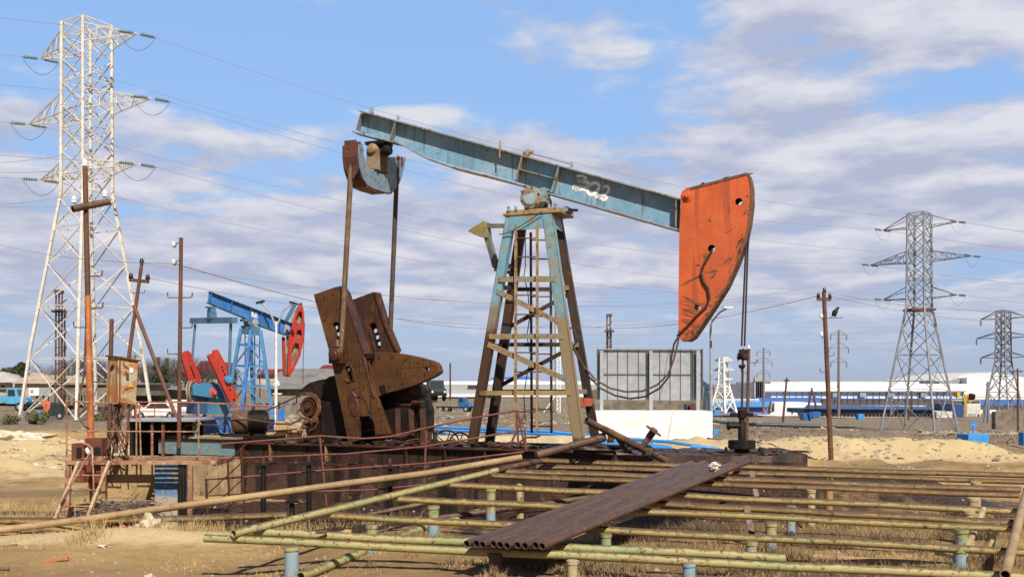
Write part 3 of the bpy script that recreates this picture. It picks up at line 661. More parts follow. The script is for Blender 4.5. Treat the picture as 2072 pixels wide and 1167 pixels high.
for i in range(6):
    j = i
    wire('power_line', e1[i][0], e2[j][0], 2.6, 0.016, f'{names[i//2]} line on the {"near" if i % 2 == 0 else "far"} side from the white pylon to the large grey pylon')
    p = e1[i][1]; q = p+(e1[i][1]-e1[i][0]).normalized()*60; q.z = p.z+2.5
    wire('power_line', p, q, 1.2, 0.018, f'{names[i//2]} line on the {"near" if i % 2 == 0 else "far"} side leaving the white pylon to the left')
    p = e2[j][1]; d = Vector((1, 0.35, 0)).normalized(); q = p+d*90; q.z = p.z-1
    wire('power_line', p, q, 1.6, 0.024, f'{names[i//2]} line on the {"near" if i % 2 == 0 else "far"} side leaving the large grey pylon to the right')
# second grey pylon at the right edge
DH = 150.0; sh = DH/F; zh = EYE-(836-HZ)*sh
P3, o3, tips3, _ = pylon(2030, DH, zh, R(-12), [(0, 38*sh), (zp(730, 836, sh), 15*sh), (zp(628, 836, sh), 13.5*sh)], 0.8, 0.09, 0.045,
    [(zp(724, 836, sh), 3.6, zp(712, 836, sh), 1), (zp(684, 836, sh), 4.3, zp(672, 836, sh), 1), (zp(645, 836, sh), 3.6, zp(630, 836, sh), 1)], MT['grey_far'],
    'smaller grey lattice pylon at the right edge beside the white hangar', slim=True)
for t, d in tips3: insulator(P3, t, t-Vector((0, 0, 1.1)), 0.14, MT['grey_far'], 5)
# slim bright white pylon far off, left of the well head
DW = 175.0; sw = DW/F; zw = EYE-(835-HZ)*sw
P4, o4, tips4, _ = pylon(1464, DW, zw, R(-4), [(0, 27*sw), (zp(775, 835, sw), 10*sw), (zp(723, 835, sw), 8.2*sw)], 0.7, 0.14, 0.07,
    [(zp(769, 835, sw), 1.8, zp(763, 835, sw), 1), (zp(750, 835, sw), 2.1, zp(743, 835, sw), 1), (zp(731, 835, sw), 1.8, zp(723, 835, sw), 1)], MT['white_lattice2'],
    'small bright white lattice pylon far away between lamp post and well head')
# thin white lattice mast seen through the pump frame
DM = 95.0; sm_ = DM/F; zm = EYE-(845-HZ)*sm_; xm = (1128-CX)/F*DM
root = empty('lattice_mast', (xm, DM, zm), 0, 'thin white lattice mast seen between the legs of the big pumpjack', 'mast')
mb = MB(); hgt = 240*sm_; om = Vector((xm, DM, zm))
def mc(k, z): a = R(20)+k*2*pi/3; w = 0.30; return om+Vector((cos(a)*w, sin(a)*w, z))
for k in range(3): mb.bar(mc(k, 0), mc(k, hgt), 0.07, 0.07)
n = 30
for i in range(n):
    for k in range(3): mb.bar(mc(k, hgt*i/n), mc(k+1, hgt*(i+1)/n), 0.035, 0.035)
mb.build('lattice', MT['white_lattice2'], root); MB().box(om, 1.0, 1.0, 0.3).build('footing', MT['whitewall'], root)
MB().bar(om+Vector((-1.6, 0, 0.1)), om+Vector((0, 0, 2.4)), 0.08, 0.08).build('stay', MT['white_lattice2'], root)

# slender single mast pylons
def thin_pylon(px, ptop, pbase, D, arms, label):
    s = D/F; z0 = EYE-(pbase-HZ)*s; x = (px-CX)/F*D; root = empty('mast_pylon', (x, D, z0), 0, label, 'pylon', 'slim mast pylons far off')
    o = Vector((x, D, z0)); h = (pbase-ptop)*s
    MB().tube(o, o+Vector((0, 0, h)), 0.24, 0.14, 10).build('mast', mat('brown_grey_mast', (0.20, 0.15, 0.14), rough=.7, bump=0), root)
    for (py, w) in arms:
        z = (pbase-py)*s; mb = MB(); L_ = w*s
        mb.bar(o+Vector((-L_, 0, z)), o+Vector((L_, 0, z)), 0.12, 0.12)
        for q in (-1, 1): mb.bar(o+Vector((q*L_, 0, z)), o+Vector((0, 0, z+L_*0.62)), 0.09, 0.09)
        mb.build('cross_arm', MT['grey_far'], root)
        for q in (-1, 1): MB().tube(o+Vector((q*L_, 0, z)), o+Vector((q*L_, 0, z-0.8)), 0.1, 0.1, 6).build('insulator_string', MT['grey_far'], root)
thin_pylon(1545, 704, 838, 190, [(712, 13), (733, 18), (756, 13)], 'slim brown mast pylon with three arms just right of the well head')
thin_pylon(1697, 669, 842, 150, [(677, 16), (704, 20), (732, 16)], 'slim brown mast pylon with three arms right of the leaning red-brown pole')

# far lines crossing the whole view
rnd = random.Random(4)
farl = [(0, 585, 2072, 600, 260, 6), (0, 612, 2072, 560, 230, 5), (0, 640, 2072, 655, 240, 5), (0, 655, 2072, 668, 240, 5), (0, 668, 2072, 690, 240, 5), (300, 560, 1790, 606, 180, 6),
        (300, 575, 1660, 592, 200, 5), (0, 700, 1470, 735, 300, 5), (400, 620, 2072, 640, 300, 8), (300, 540, 1670, 610, 150, 8), (1200, 620, 2072, 606, 260, 3), (1150, 655, 2072, 640, 260, 3),
        (1100, 690, 2000, 672, 250, 3), (1160, 700, 1990, 705, 250, 2), (1460, 735, 1985, 655, 240, 4), (1460, 752, 1985, 690, 240, 4), (1460, 770, 1985, 728, 240, 4)]
for i, (x0, y0, x1, y1, D, sg_) in enumerate(farl):
    wire('power_line', at(x0, y0, D), at(x1, y1, D*0.97), sg_*0.35, 0.000085*D, 'thin far power line crossing the lower sky', 'far power lines low in the sky')
for i, (y0, y1) in enumerate(((330, 322), (345, 352), (416, 404), (412, 424))):
    wire('power_line', at(-60, y0, 42), at(128+i*6, y1-8, 44), 0.1, 0.012, f'{["highest","second","third","lowest"][i]} thin wire running left from the rusty steel pole', 'wires at the rusty pole')

# ------------------------------------------------------------------ poles
def P(px, py, D): return at(px, py, D)
def hook(mb, p, s, L_=0.22, h=0.12, r=0.014): mb.path([p, p+Vector((s*L_, 0, 0)), p+Vector((s*(L_+0.03), 0, 0.02)), p+Vector((s*(L_+0.04), 0, h))], r, 6)
def ins_on(root, p, m, r=0.06, h=0.16): MB().lathe(p, (0, 0, 1), [(0, r*0.5), (0.02, r), (h*0.35, r), (h*0.4, r*0.6), (h*0.5, r*0.9), (h*0.8, r*0.75), (h, r*0.35)], 12).build('insulator', m, root)
# rusty near pole
D = 20.6; a = P(186, 985, D); b = P(172, 338, D-0.1)
root = empty('utility_pole', a, 0, 'orange-rusted steel pole with a pipe cross arm in front of the white pylon', 'utility pole')
j1 = a.lerp(b, 0.60)
MB().tube(a, j1, 0.068, 0.062, 14).build('lower_pole', MT['orangerust'], root)
MB().tube(j1-(b-a)*0.01, b, 0.056, 0.05, 14).build('upper_pole', MT['rustpole'], root)
MB().pipe(P(147, 423, D-0.35), P(221, 408, D+0.2), 0.07, 0.012, 16).build('cross_arm', MT['pipedark'], root)
mb = MB()
for f, s in ((0.33, 1), (0.5, -1), (0.56, 1), (0.66, 1), (0.24, 1)): hook(mb, a.lerp(b, f)+Vector((s*0.05, 0, 0)), s)
build_each(mb, 'step_hook', MT['pipedark'], root)
ins_on(root, P(150, 412, D-0.3), MT['porcelain']); ins_on(root, P(212, 400, D+0.15), MT['porcelain']); ins_on(root, b, MT['porcelain'])
MB().path([P(178, 540, D), P(176, 600, D-.1), P(170, 760, D-.1), P(160, 800, D-.1), P(158, 840, D-0.2), P(170, 862, D-.2), P(186, 868, D)], 0.018, 6).build('cable', MT['rustpole'], root)
# short post behind the cabinet and the cabinet itself
D = 20.4
a = P(220, 925, D); b = P(226, 645, D)
tag(MB().tube(a, b, 0.045, 0.042, 12).build('steel_post', MT['rustpole'], None, a), 'rusty pipe post rising behind the electrical cabinet', 'post')
root = empty('electrical_cabinet', P(245, 920, D), 0, 'orange rusted electrical cabinet on posts at the left of the platform', 'electrical cabinet')
fl, fr = P(240, 723, D-0.45), P(279, 731, D-0.1); bl = P(218, 722, D-0.1)
def vert(px, py, ref): return P(px, py, ref)
c0 = P(218, 722, D-0.12); c1 = P(239, 724, D-0.45); c2 = P(280, 731, D-0.18)
c0b = P(214, 813, D-0.12); c1b = P(239, 814, D-0.45); c2b = P(275, 818, D-0.18)
off = (c0-c1)+(c2-c1); c3 = c1+off; c3b = c1b+(c0b-c1b)+(c2b-c1b)
MB().hexa([c0b, c1b, c2b, c3b], [c0, c1, c2, c3]).build('cabinet_body', MT['cabinet'], root, bevel=0.008)
ctr = (c0+c1+c2+c3)/4
lid = [ctr+(q-ctr)*1.16 for q in (c0, c1, c2, c3)]
MB().hexa([q+Vector((0, 0, 0.002)) for q in lid], [q+Vector((0, 0, 0.035)) for q in lid]).build('lid', MT['rustpole'], root)
n1 = (c2-c1).normalized(); nrm = Vector((n1.y, -n1.x, 0)); 
def onface(px, py, off_=0.006):
    r = ray(px, py); nn = Vector((nrm.x, nrm.y, 0)); c = Vector((0, 0, EYE)); t = (c1-c).dot(nn)/r.dot(nn); return c+r*t+nn*off_
MB().prism([onface(262, 744), onface(269, 744), onface(269, 754), onface(262, 754)], nrm*0.01).build('notice_plate', MT['porcelain'], root)
MB().prism([onface(258, 783), onface(270, 783), onface(264, 771)], nrm*0.006).build('warning_triangle', mat('faded_yellow_sign', (0.6, 0.42, 0.08), (0.5, 0.25, 0.08), 0.4, 12), root)
MB().box(onface(257, 760, 0.02), 0.05, 0.04, 0.12, n1, nrm).build('latch', MT['pipedark'], root)
mb = MB(); mb.prism([onface(241, 727), onface(243.5, 727), onface(243, 812), onface(240.5, 812)], nrm*0.01); mb.build('door_edge', MT['rustpole'], root)
n0 = (c1-c0).normalized(); nl = Vector((n0.y, -n0.x, 0))
def onl(px, py, off_=0.006):
    r = ray(px, py); c = Vector((0, 0, EYE)); t = (c0-c).dot(nl)/r.dot(nl); return c+r*t+nl*off_
MB().prism([onl(224, 748), onl(226, 739), onl(231, 737), onl(232, 744), onl(228, 750)], nl*0.01).build('cable_hole_shade', MT['opening_shade'], root)  # flat black patch painting the shade of the cable hole
for (x0, x1, yb, r) in ((222, 221, 905, 0.04), (238, 234, 915, 0.05), (262, 256, 915, 0.024)):
    MB().tube(P(x0, 816, D-0.2), P(x1, yb, D-0.2), r, r, 10).build('leg', MT['rustpole'], root)
rnd = random.Random(9)
for k in range(9):
    x0 = rnd.uniform(228, 250); pts = [P(x0, 818, D-0.25)]
    xe = rnd.uniform(200, 262); 
    for i in range(1, 7): f = i/6; pts.append(P(x0+(xe-x0)*f+rnd.uniform(-7, 7), 818+(925-818)*f, D-0.35+rnd.uniform(-.12, .12)))
    MB().path(pts, rnd.choice([0.009, 0.012, 0.015]), 6).build('cable', MT['cable'] if k % 2 else MT['rustpole'], root)
# tall pole with hooks
D = 23.5; a = P(362, 905, D); b = P(366.5, 481, D)
root = empty('utility_pole', a, 0, 'tall straight brown pole with hooks and two white insulators left of the small pumpjack', 'utility pole')
MB().tube(a, b, 0.05, 0.045, 12).build('pole', MT['rustpole'], root)
mb = MB()
for py, s in ((602, -1), (602, 1), (663, 1), (716, -1)): hook(mb, P(364+s*3, py, D), s)
build_each(mb, 'step_hook', MT['pipedark'], root)
for py in (499, 535):
    mb = MB(); mb.path([P(362, py-8, D), P(357, py-6, D), P(355, py+2, D), P(352, py+2, D), P(351, py-4, D)], 0.012, 6); mb.build('bracket', MT['pipedark'], root); ins_on(root, P(351, py-2, D)-Vector((0, 0, 0.02)), MT['porcelain'], 0.045, 0.12)
wire('power_line', P(352, 533, D), P(-80, 470, 40), 0.3, 0.008, 'thin wire from the tall straight brown pole to the left', 'thin wires near the poles')
wire('power_line', P(352, 533, D), P(1180, 640, 70), 1.2, 0.012, 'thin wire from the tall straight brown pole to the right', 'thin wires near the poles')
# leaning pole with strut
D = 36; a = P(245, 835, D); b = P(287, 532, D)
root = empty('utility_pole', a, 0, 'leaning dark pole with short cross arm and a diagonal strut', 'utility pole')
MB().tube(a, b, 0.075, 0.06, 10).build('pole', MT['rustpole'], root)
MB().tube(P(271, 618, D), P(372, 885, D-1), 0.07, 0.07, 10).build('strut', MT['rustpole'], root)
MB().bar(P(262, 566, D), P(301, 570, D), 0.12, 0.12).build('cross_arm', MT['pipedark'], root)
for px, py in ((265, 564), (299, 566), (287, 534)): ins_on(root, P(px, py, D), MT['black_ins'], 0.09, 0.2)
mb = MB(); 
for f in (0.80, 0.36): hook(mb, a.lerp(b, f), 1); hook(mb, a.lerp(b, f), -1)
build_each(mb, 'step_hook', MT['pipedark'], root)
wire('power_line', P(299, 562, D), P(1660, 590, 62), 2.0, 0.012, 'thin wire from the cross arm of the leaning dark pole', 'thin wires near the poles')
wire('power_line', P(287, 532, D), P(1660, 578, 62), 1.4, 0.012, 'thin wire from the top of the leaning dark pole', 'thin wires near the poles')
# right brown leaning pole with crow
D = 33.5; a = P(1682, 938, D); b = P(1667, 590, D)
root = empty('utility_pole', a, 0, 'leaning red-brown pole with black insulators on its cross arm, a crow beside it', 'utility pole')
MB().tube(a, b, 0.088, 0.068, 12).build('pole', MT['rustpole'], root)
MB().bar(P(1653, 605, D), P(1681, 606, D), 0.10, 0.09).build('cross_arm', MT['rustpole'], root)
for px, py in ((1656, 604), (1679, 605), (1668, 593)): ins_on(root, P(px, py, D), MT['black_ins'], 0.065, 0.19)
for py in (645, 682):
    mb = MB(); mb.path([P(1670, py, D), P(1664, py+2, D), P(1663, py-3, D)], 0.014, 6); mb.build('bracket', MT['pipedark'], root); ins_on(root, P(1662, py-2, D), MT['porcelain'], 0.06, 0.14)
mb = MB(); hook(mb, P(1675, 753, D), -1); hook(mb, P(1679, 784, D), 1); hook(mb, P(1672, 720, D), 1); hook(mb, P(1672, 643, D), 1, 0.5, 0.05); build_each(mb, 'step_hook', MT['pipedark'], root)
wire('power_line', P(1668, 590, D), P(2200, 612, 45), 0.5, 0.010, 'thin wire from the top insulator of the leaning red-brown pole', 'thin wires near the poles')
wire('power_line', P(1679, 598, D), P(2200, 640, 45), 0.5, 0.010, 'thin wire from the right insulator of the leaning red-brown pole', 'thin wires near the poles')
wire('power_line', P(1656, 598, D), P(1100, 640, 80), 1.0, 0.012, 'thin wire going left from the leaning red-brown pole', 'thin wires near the poles')
# crow perched on the wire beside the pole
wp = P(1690, 641, D); root = empty('crow', wp, 0, 'black crow perched on the bracket beside the leaning red-brown pole', 'bird')
def skinbody(name, pts, radii, edges, mtl, parent):
    pr = parent
    while pr.parent: pr = pr.parent
    me = bpy.data.meshes.new(name); me.from_pydata([tuple(Vector(p)-pr.location) for p in pts], edges, []); o = bpy.data.objects.new(name, me); COL.objects.link(o); o.parent = parent
    sk = o.modifiers.new('skin', 'SKIN'); 
    for i, r in enumerate(radii): me.skin_vertices[0].data[i].radius = r
    me.skin_vertices[0].data[0].use_root = True
    sb = o.modifiers.new('sub', 'SUBSURF'); sb.levels = 2; sb.render_levels = 2; me.materials.append(mtl); return o
def cr(dx, dy, dz): return wp+Vector((dx, dy, dz))
skinbody('body', [cr(-0.13, 0, 0.0), cr(-0.08, 0, 0.05), cr(0, 0, 0.13), cr(0.04, 0, 0.22), cr(0.05, 0, 0.28), cr(0.075, 0, 0.315), cr(0.12, 0, 0.30)],
         [(0.03, 0.012), (0.04, 0.025), (0.085, 0.075), (0.08, 0.07), (0.05, 0.045), (0.045, 0.042), (0.010, 0.012)], [(i, i+1) for i in range(6)], MT['feather'], root) if False else None
mb = MB(); mb.lathe(cr(-0.10, 0, 0.03), (0.19, 0, 0.27), [(0, 0.02), (0.05, 0.055), (0.12, 0.085), (0.19, 0.085), (0.25, 0.055), (0.30, 0.05), (0.335, 0.048), (0.365, 0.02)], 14); mb.build('body', MT['feather'], root)
MB().hexa([cr(-0.19, -0.03, -0.06), cr(-0.19, 0.03, -0.06), cr(-0.06, 0.04, 0.07), cr(-0.06, -0.04, 0.07)], [cr(-0.175, -0.03, -0.055), cr(-0.175, 0.03, -0.055), cr(-0.05, 0.05, 0.10), cr(-0.05, -0.05, 0.10)]).build('tail', MT['feather'], root)
MB().tube(cr(0.105, 0, 0.325), cr(0.165, 0, 0.30), 0.018, 0.003, 8).build('beak', MT['black_ins'], root)
for s in (-1, 1): MB().blob(cr(-0.01, s*0.07, 0.13), 0.05, 0.02, 0.12, 3, 0.1, 2).build('wing', MT['feather'], root); MB().tube(cr(0.0, s*0.03, 0.06), cr(0.01, s*0.03, 0.0), 0.008, 0.006, 6).build('leg', MT['black_ins'], root)
# thin red pole behind the wellhead
D = 30; a = P(1511, 905, D); b = P(1515, 706, D)
root = empty('utility_pole', a, 0, 'thin red-brown pole with white tip directly behind the well head', 'utility pole')
MB().tube(a, b, 0.052, 0.044, 10).build('pole', MT['rustpole'], root); ins_on(root, b, MT['porcelain'], 0.05, 0.12)
mb = MB(); hook(mb, P(1516, 734, D), 1, 0.2); hook(mb, P(1516, 775, D), 1, 0.12); hook(mb, P(1513, 754, D), -1, 0.16); hook(mb, P(1513, 797, D), -1, 0.16); build_each(mb, 'step_hook', MT['pipedark'], root)
# other far poles
def simple_pole(x0, y0, x1, y1, D, r, arm, label, m=None, stay=None):
    a = P(x0, y0, D); b = P(x1, y1, D); root = empty('utility_pole', a, 0, label, 'utility pole', 'far poles')
    MB().tube(a, b, r, r*0.8, 8).build('pole', m or MT['rustpole'], root)
    if arm: MB().bar(P(x1-arm, y1+6, D), P(x1+arm, y1+6, D), r*1.3, r*1.3).build('cross_arm', m or MT['rustpole'], root)
    if stay: MB().tube(P(*stay, D), P(x1, y1+4, D), r*0.9, r*0.7, 8).build('strut', m or MT['rustpole'], root)
simple_pole(911, 810, 911, 734, 100, 0.10, 2, 'thin dark pole beside the dark truck', MT['pipedark'])
simple_pole(1584, 854, 1592, 764, 90, 0.11, 6, 'leaning dark pole in front of the long white hall', MT['pipedark'])
simple_pole(1635, 826, 1643, 784, 95, 0.12, 0, 'black A-shaped pole in front of the white hall', MT['pipedark'], (1652, 826))
simple_pole(1556, 838, 1560, 812, 110, 0.10, 0, 'short stub pole beside the blue roofed hall', MT['pipedark'])
simple_pole(2060, 872, 2059, 745, 60, 0.07, 10, 'thin dark red pole in front of the block wall at the right edge', MT['rustpole'])
simple_pole(2000, 855, 1999, 772, 110, 0.17, 3, 'lattice-like dark pole left of the right edge pylon', MT['grey_far'], (1992, 855))
simple_pole(1803, 836, 1804, 803, 130, 0.14, 3, 'short dark pole left of the large grey pylon foot', MT['grey_far'])
simple_pole(1845, 836, 1845, 790, 130, 0.14, 0, 'short dark pole inside the large grey pylon', MT['pipedark'], (1838, 850))
# dark drilling mast bundle left and twin mast behind the billboard
def mast(x0, x1, ytop, ybase, D, label, nleg=4):
    a = P((x0+x1)/2, ybase, D); root = empty('derrick_mast', a, 0, label, 'mast'); w = (x1-x0)/F*D/2
    rr = random.Random(int(x0))
    for k in range(nleg):
        fx = -1+2*k/(nleg-1); MB().tube(a+Vector((fx*w, (k % 2)*0.8, 0)), a+Vector((fx*w*0.8, (k % 2)*0.8, (ybase-ytop)/F*D*(0.86 if k % 2 else 1))), 0.09, 0.07, 8).build('mast_leg', MT['pipedark'] if k % 2 else MT['rustpole'], root)
    mb = MB(); H_ = (ybase-ytop)/F*D
    for i in range(14):
        z = H_*i/15; mb.bar(a+Vector((-w, 0, z)), a+Vector((w, 0.8, z+H_/15*(1 if i % 2 else 0.2))), 0.08, 0.08)
    mb.build('rungs', MT['pipedark'], root)
    mb = MB(); mb.box(a+Vector((0, 0, H_*0.83)), w*2.9, 1.0, 0.2); mb.box(a+Vector((0, 0, H_*0.99)), w*1.6, 0.8, 0.3); mb.build('crown_platform', MT['pipedark'], root)
mast(112, 127, 588, 835, 86, 'dark rusty workover mast standing behind the white pylon legs', 5)
mast(1227, 1239, 636, 835, 110, 'dark twin mast rising behind the grey billboard')

# street lamps
D = 62; a = P(1439, 838, D); b = P(1438, 655, D); root = empty('street_lamp', a, 0, 'tall white street lamp with one curved arm right of the billboard', 'street lamp')
MB().tube(a, b, 0.11, 0.07, 10).build('pole', MT['panel_frame'], root); MB().path([b, P(1441, 650, D), P(1456, 632, D-1), P(1470, 624, D-2)], 0.06, 8).build('arm', MT['panel_frame'], root)
MB().box(P(1473, 622, D-2), 0.55, 0.3, 0.12).build('lamp_head', MT['lampwhite'], root)
D = 50; a = P(558, 875, D); b = P(559, 650, D); root = empty('street_lamp', a, 0, 'white double-armed street lamp behind the small blue pumpjack', 'street lamp')
MB().tube(a, b, 0.09, 0.055, 10).build('pole', MT['lampwhite'], root)
for q, h in (((545, 628), (527, 611)), ((573, 628), (594, 613))):
    MB().path([b-Vector((0, 0, 0.3)), P(*q, D), P(*h, D)], 0.045, 8).build('arm', MT['panel_frame'], root); MB().box(P(*h, D), 0.42, 0.2, 0.1, Vector((1, 0, -0.25 if h[0] > 560 else 0.25)).normalized()).build('lamp_head', MT['black_ins'], root)
MB().prism([P(551.5, 779, D), P(567, 779, D), P(560, 763, D)], (0, 0.03, 0)).build('triangle_sign', MT['lampwhite'], root)
MB().prism([P(551, 795, D), P(570, 795, D), P(568, 798, D), P(553, 798, D)], (0, 0.3, 0)).build('cross_bar', MT['lampwhite'], root)
# ================================================================== main pumpjack
PJ = Frame((1078-CX)/F*21.5, 21.5, 1.30, R(-22))
PR = empty('pumpjack', (PJ.o.x, PJ.o.y, 1.30), R(-22), 'large oil pumpjack with pale blue beam painted 302 and an orange horse head', 'pumpjack')
V = PJ.V; U = PJ.U; Zv = Vector((0, 0, 1))
def o3(px, py, v): return PJ.onv(px, py, v)
def poly(pts, v): return [PJ.onv(x, y, v) for x, y in pts]
# ---- walking beam (I section)
def beam():
    web = [(735, 229), (1377, 407), (1376, 464), (1118, 391), (1042, 367), (917, 335), (861, 316), (812, 289), (793, 285), (728, 266)]
    mb = MB(); mb.prism([PJ.onv(x, y, 0) - V*0.012 for x, y in web], V*0.024); w = mb.build('walking_beam', MT['beam'], PR)
    fw = 0.195
    def flange(pts, t, name):
        mb = MB(); c = [PJ.onv(x, y, 0) for x, y in pts]
        for a, b in zip(c, c[1:]):
            d = (b-a).normalized(); nrm = d.cross(V).normalized()
            if nrm.z < 0: nrm = -nrm
            mb.hexa([a-V*fw, b-V*fw, b+V*fw, a+V*fw], [a-V*fw+nrm*t, b-V*fw+nrm*t, b+V*fw+nrm*t, a+V*fw+nrm*t])
        return mb.build(name, MT['beam_edge'], PR)
    flange([(733, 229), (1378, 407)], 0.028, 'top_flange')
    flange([(721, 271.5), (793, 290), (812, 294), (861, 321), (917, 341), (1042, 373), (1118, 396), (1375, 469)], 0.028, 'bottom_flange')
    def stiff(x0, y0, x1, y1, wd=0.19, t=0.02):
        for sgn in (-1, 1):
            a = PJ.onv(x0, y0, 0); b = PJ.onv(x1, y1, 0); d = (b-a).normalized(); e = d.cross(V).normalized()*t/2; mb = MB()
            mb.hexa([a-e+V*sgn*0.014, a+e+V*sgn*0.014, b+e+V*sgn*0.014, b-e+V*sgn*0.014], [a-e+V*sgn*wd, a+e+V*sgn*wd, b+e+V*sgn*wd, b-e+V*sgn*wd]); mb.build('stiffener', MT['beam_edge'], PR)
    stiff(738, 233, 729, 267); stiff(809, 248, 796, 287); stiff(1063, 318, 1049, 368, .19, .03); stiff(1137, 338, 1121, 392, .19, .03)
    stiff(1055, 345, 1126, 364, 0.175, 0.02); stiff(1372, 408, 1371, 462)
    # bolts and eyes standing on top flange
    for (x, y, r, h) in ((754, 228, 0.035, 0.12), (806, 240, 0.03, 0.07), (1012, 299, 0.03, 0.14), (748, 226, .02, .09)):
        a = PJ.onv(x, y, -0.18); MB().tube(a-Zv*0.02, a+Zv*h, r, r*0.8, 10).build('bolt', MT['beam_edge'], PR)
    a = PJ.onv(1011, 296, -0.20); MB().box(a, 0.05, 0.03, 0.16).tube(a-Zv*0.25, a, 0.016, 0.016, 8).build('hook_bolt', MT['ladder'], PR)
    # tie rod along top
    a = PJ.onv(1068, 309, -0.1); b = PJ.onv(1157, 333, -0.1)
    MB().tube(a, b, 0.012, 0.012, 8).tube(a-U*.1, a+U*0.12, 0.045, 0.045, 10).box(b, 0.06, 0.06, 0.1).box(a+V*0, 0.09, 0.09, 0.13).build('tie_rod', MT['beam_edge'], PR)
beam()
# number painted on web : strokes as thin ribbons lying on the web
def numerals():
    vv = -0.0135
    def stroke(mb, pts, w):
        # tapered brush stroke in image plane projected on web
        q = [Vector((x, y, 0)) for x, y in pts]
        # catmull smooth
        out = []
        for i in range(len(q)-1):
            p0 = q[max(i-1, 0)]; p1 = q[i]; p2 = q[i+1]; p3 = q[min(i+2, len(q)-1)]
            for k in range(6):
                t = k/6; out.append(0.5*((2*p1)+(p2-p0)*t+(2*p0-5*p1+4*p2-p3)*t*t+(3*p1-p0-3*p2+p3)*t**3))
        out.append(q[-1]); L_ = []; Rr_ = []
        for i, c in enumerate(out):
            d = (out[min(i+1, len(out)-1)]-out[max(i-1, 0)]).normalized(); n_ = Vector((-d.y, d.x, 0)); ww = w[0]+(w[1]-w[0])*i/(len(out)-1) if isinstance(w, tuple) else w
            ww *= 1+0.15*sin(i*2.1)
            L_.append(c+n_*ww/2); Rr_.append(c-n_*ww/2)
        a = [PJ.onv(c.x, c.y, vv) for c in L_]; b = [PJ.onv(c.x, c.y, vv) for c in Rr_]; n = len(a); off = V*0.003
        vs = a+b; fs = []
        for i in range(n-1): fs.append((i, i+1, n+i+1, n+i))
        m = len(mb.v); mb.add([q-V*0.002 for q in vs], fs)
    z8 = lambda x, y: (1000+x/2.537, 260+y/2.537)
    mb = MB()
    stroke(mb, [z8(*p) for p in ((424, 246), (447, 243), (470, 254), (462, 266), (430, 268))], 5.2)
    stroke(mb, [z8(*p) for p in ((435, 268), (475, 275), (484, 290), (468, 308), (425, 305), (403, 298))], (6, 11))
    stroke(mb, [z8(*p) for p in ((440, 300), (425, 312), (408, 300))], 7)
    n3 = mb.build('painted_number', MT['paintw'], PR); n3['label'] = 'white brushed digit 3'
    mb = MB(); stroke(mb, [z8(*p) for p in ((500, 283), (482, 300), (478, 322), (492, 338), (515, 335), (535, 312), (537, 290), (520, 279), (500, 283))], 6.6)
    n0_ = mb.build('painted_number', MT['paintw'], PR); n0_['label'] = 'white brushed digit 0'
    mb = MB(); stroke(mb, [z8(*p) for p in ((560, 305), (574, 296), (588, 306), (582, 328), (560, 345), (530, 350))], 5.4)
    stroke(mb, [z8(*p) for p in ((516, 352), (535, 348), (550, 358), (566, 366), (580, 350))], 6.5)
    n2_ = mb.build('painted_number', MT['paintw'], PR); n2_['label'] = 'white brushed digit 2'
numerals()
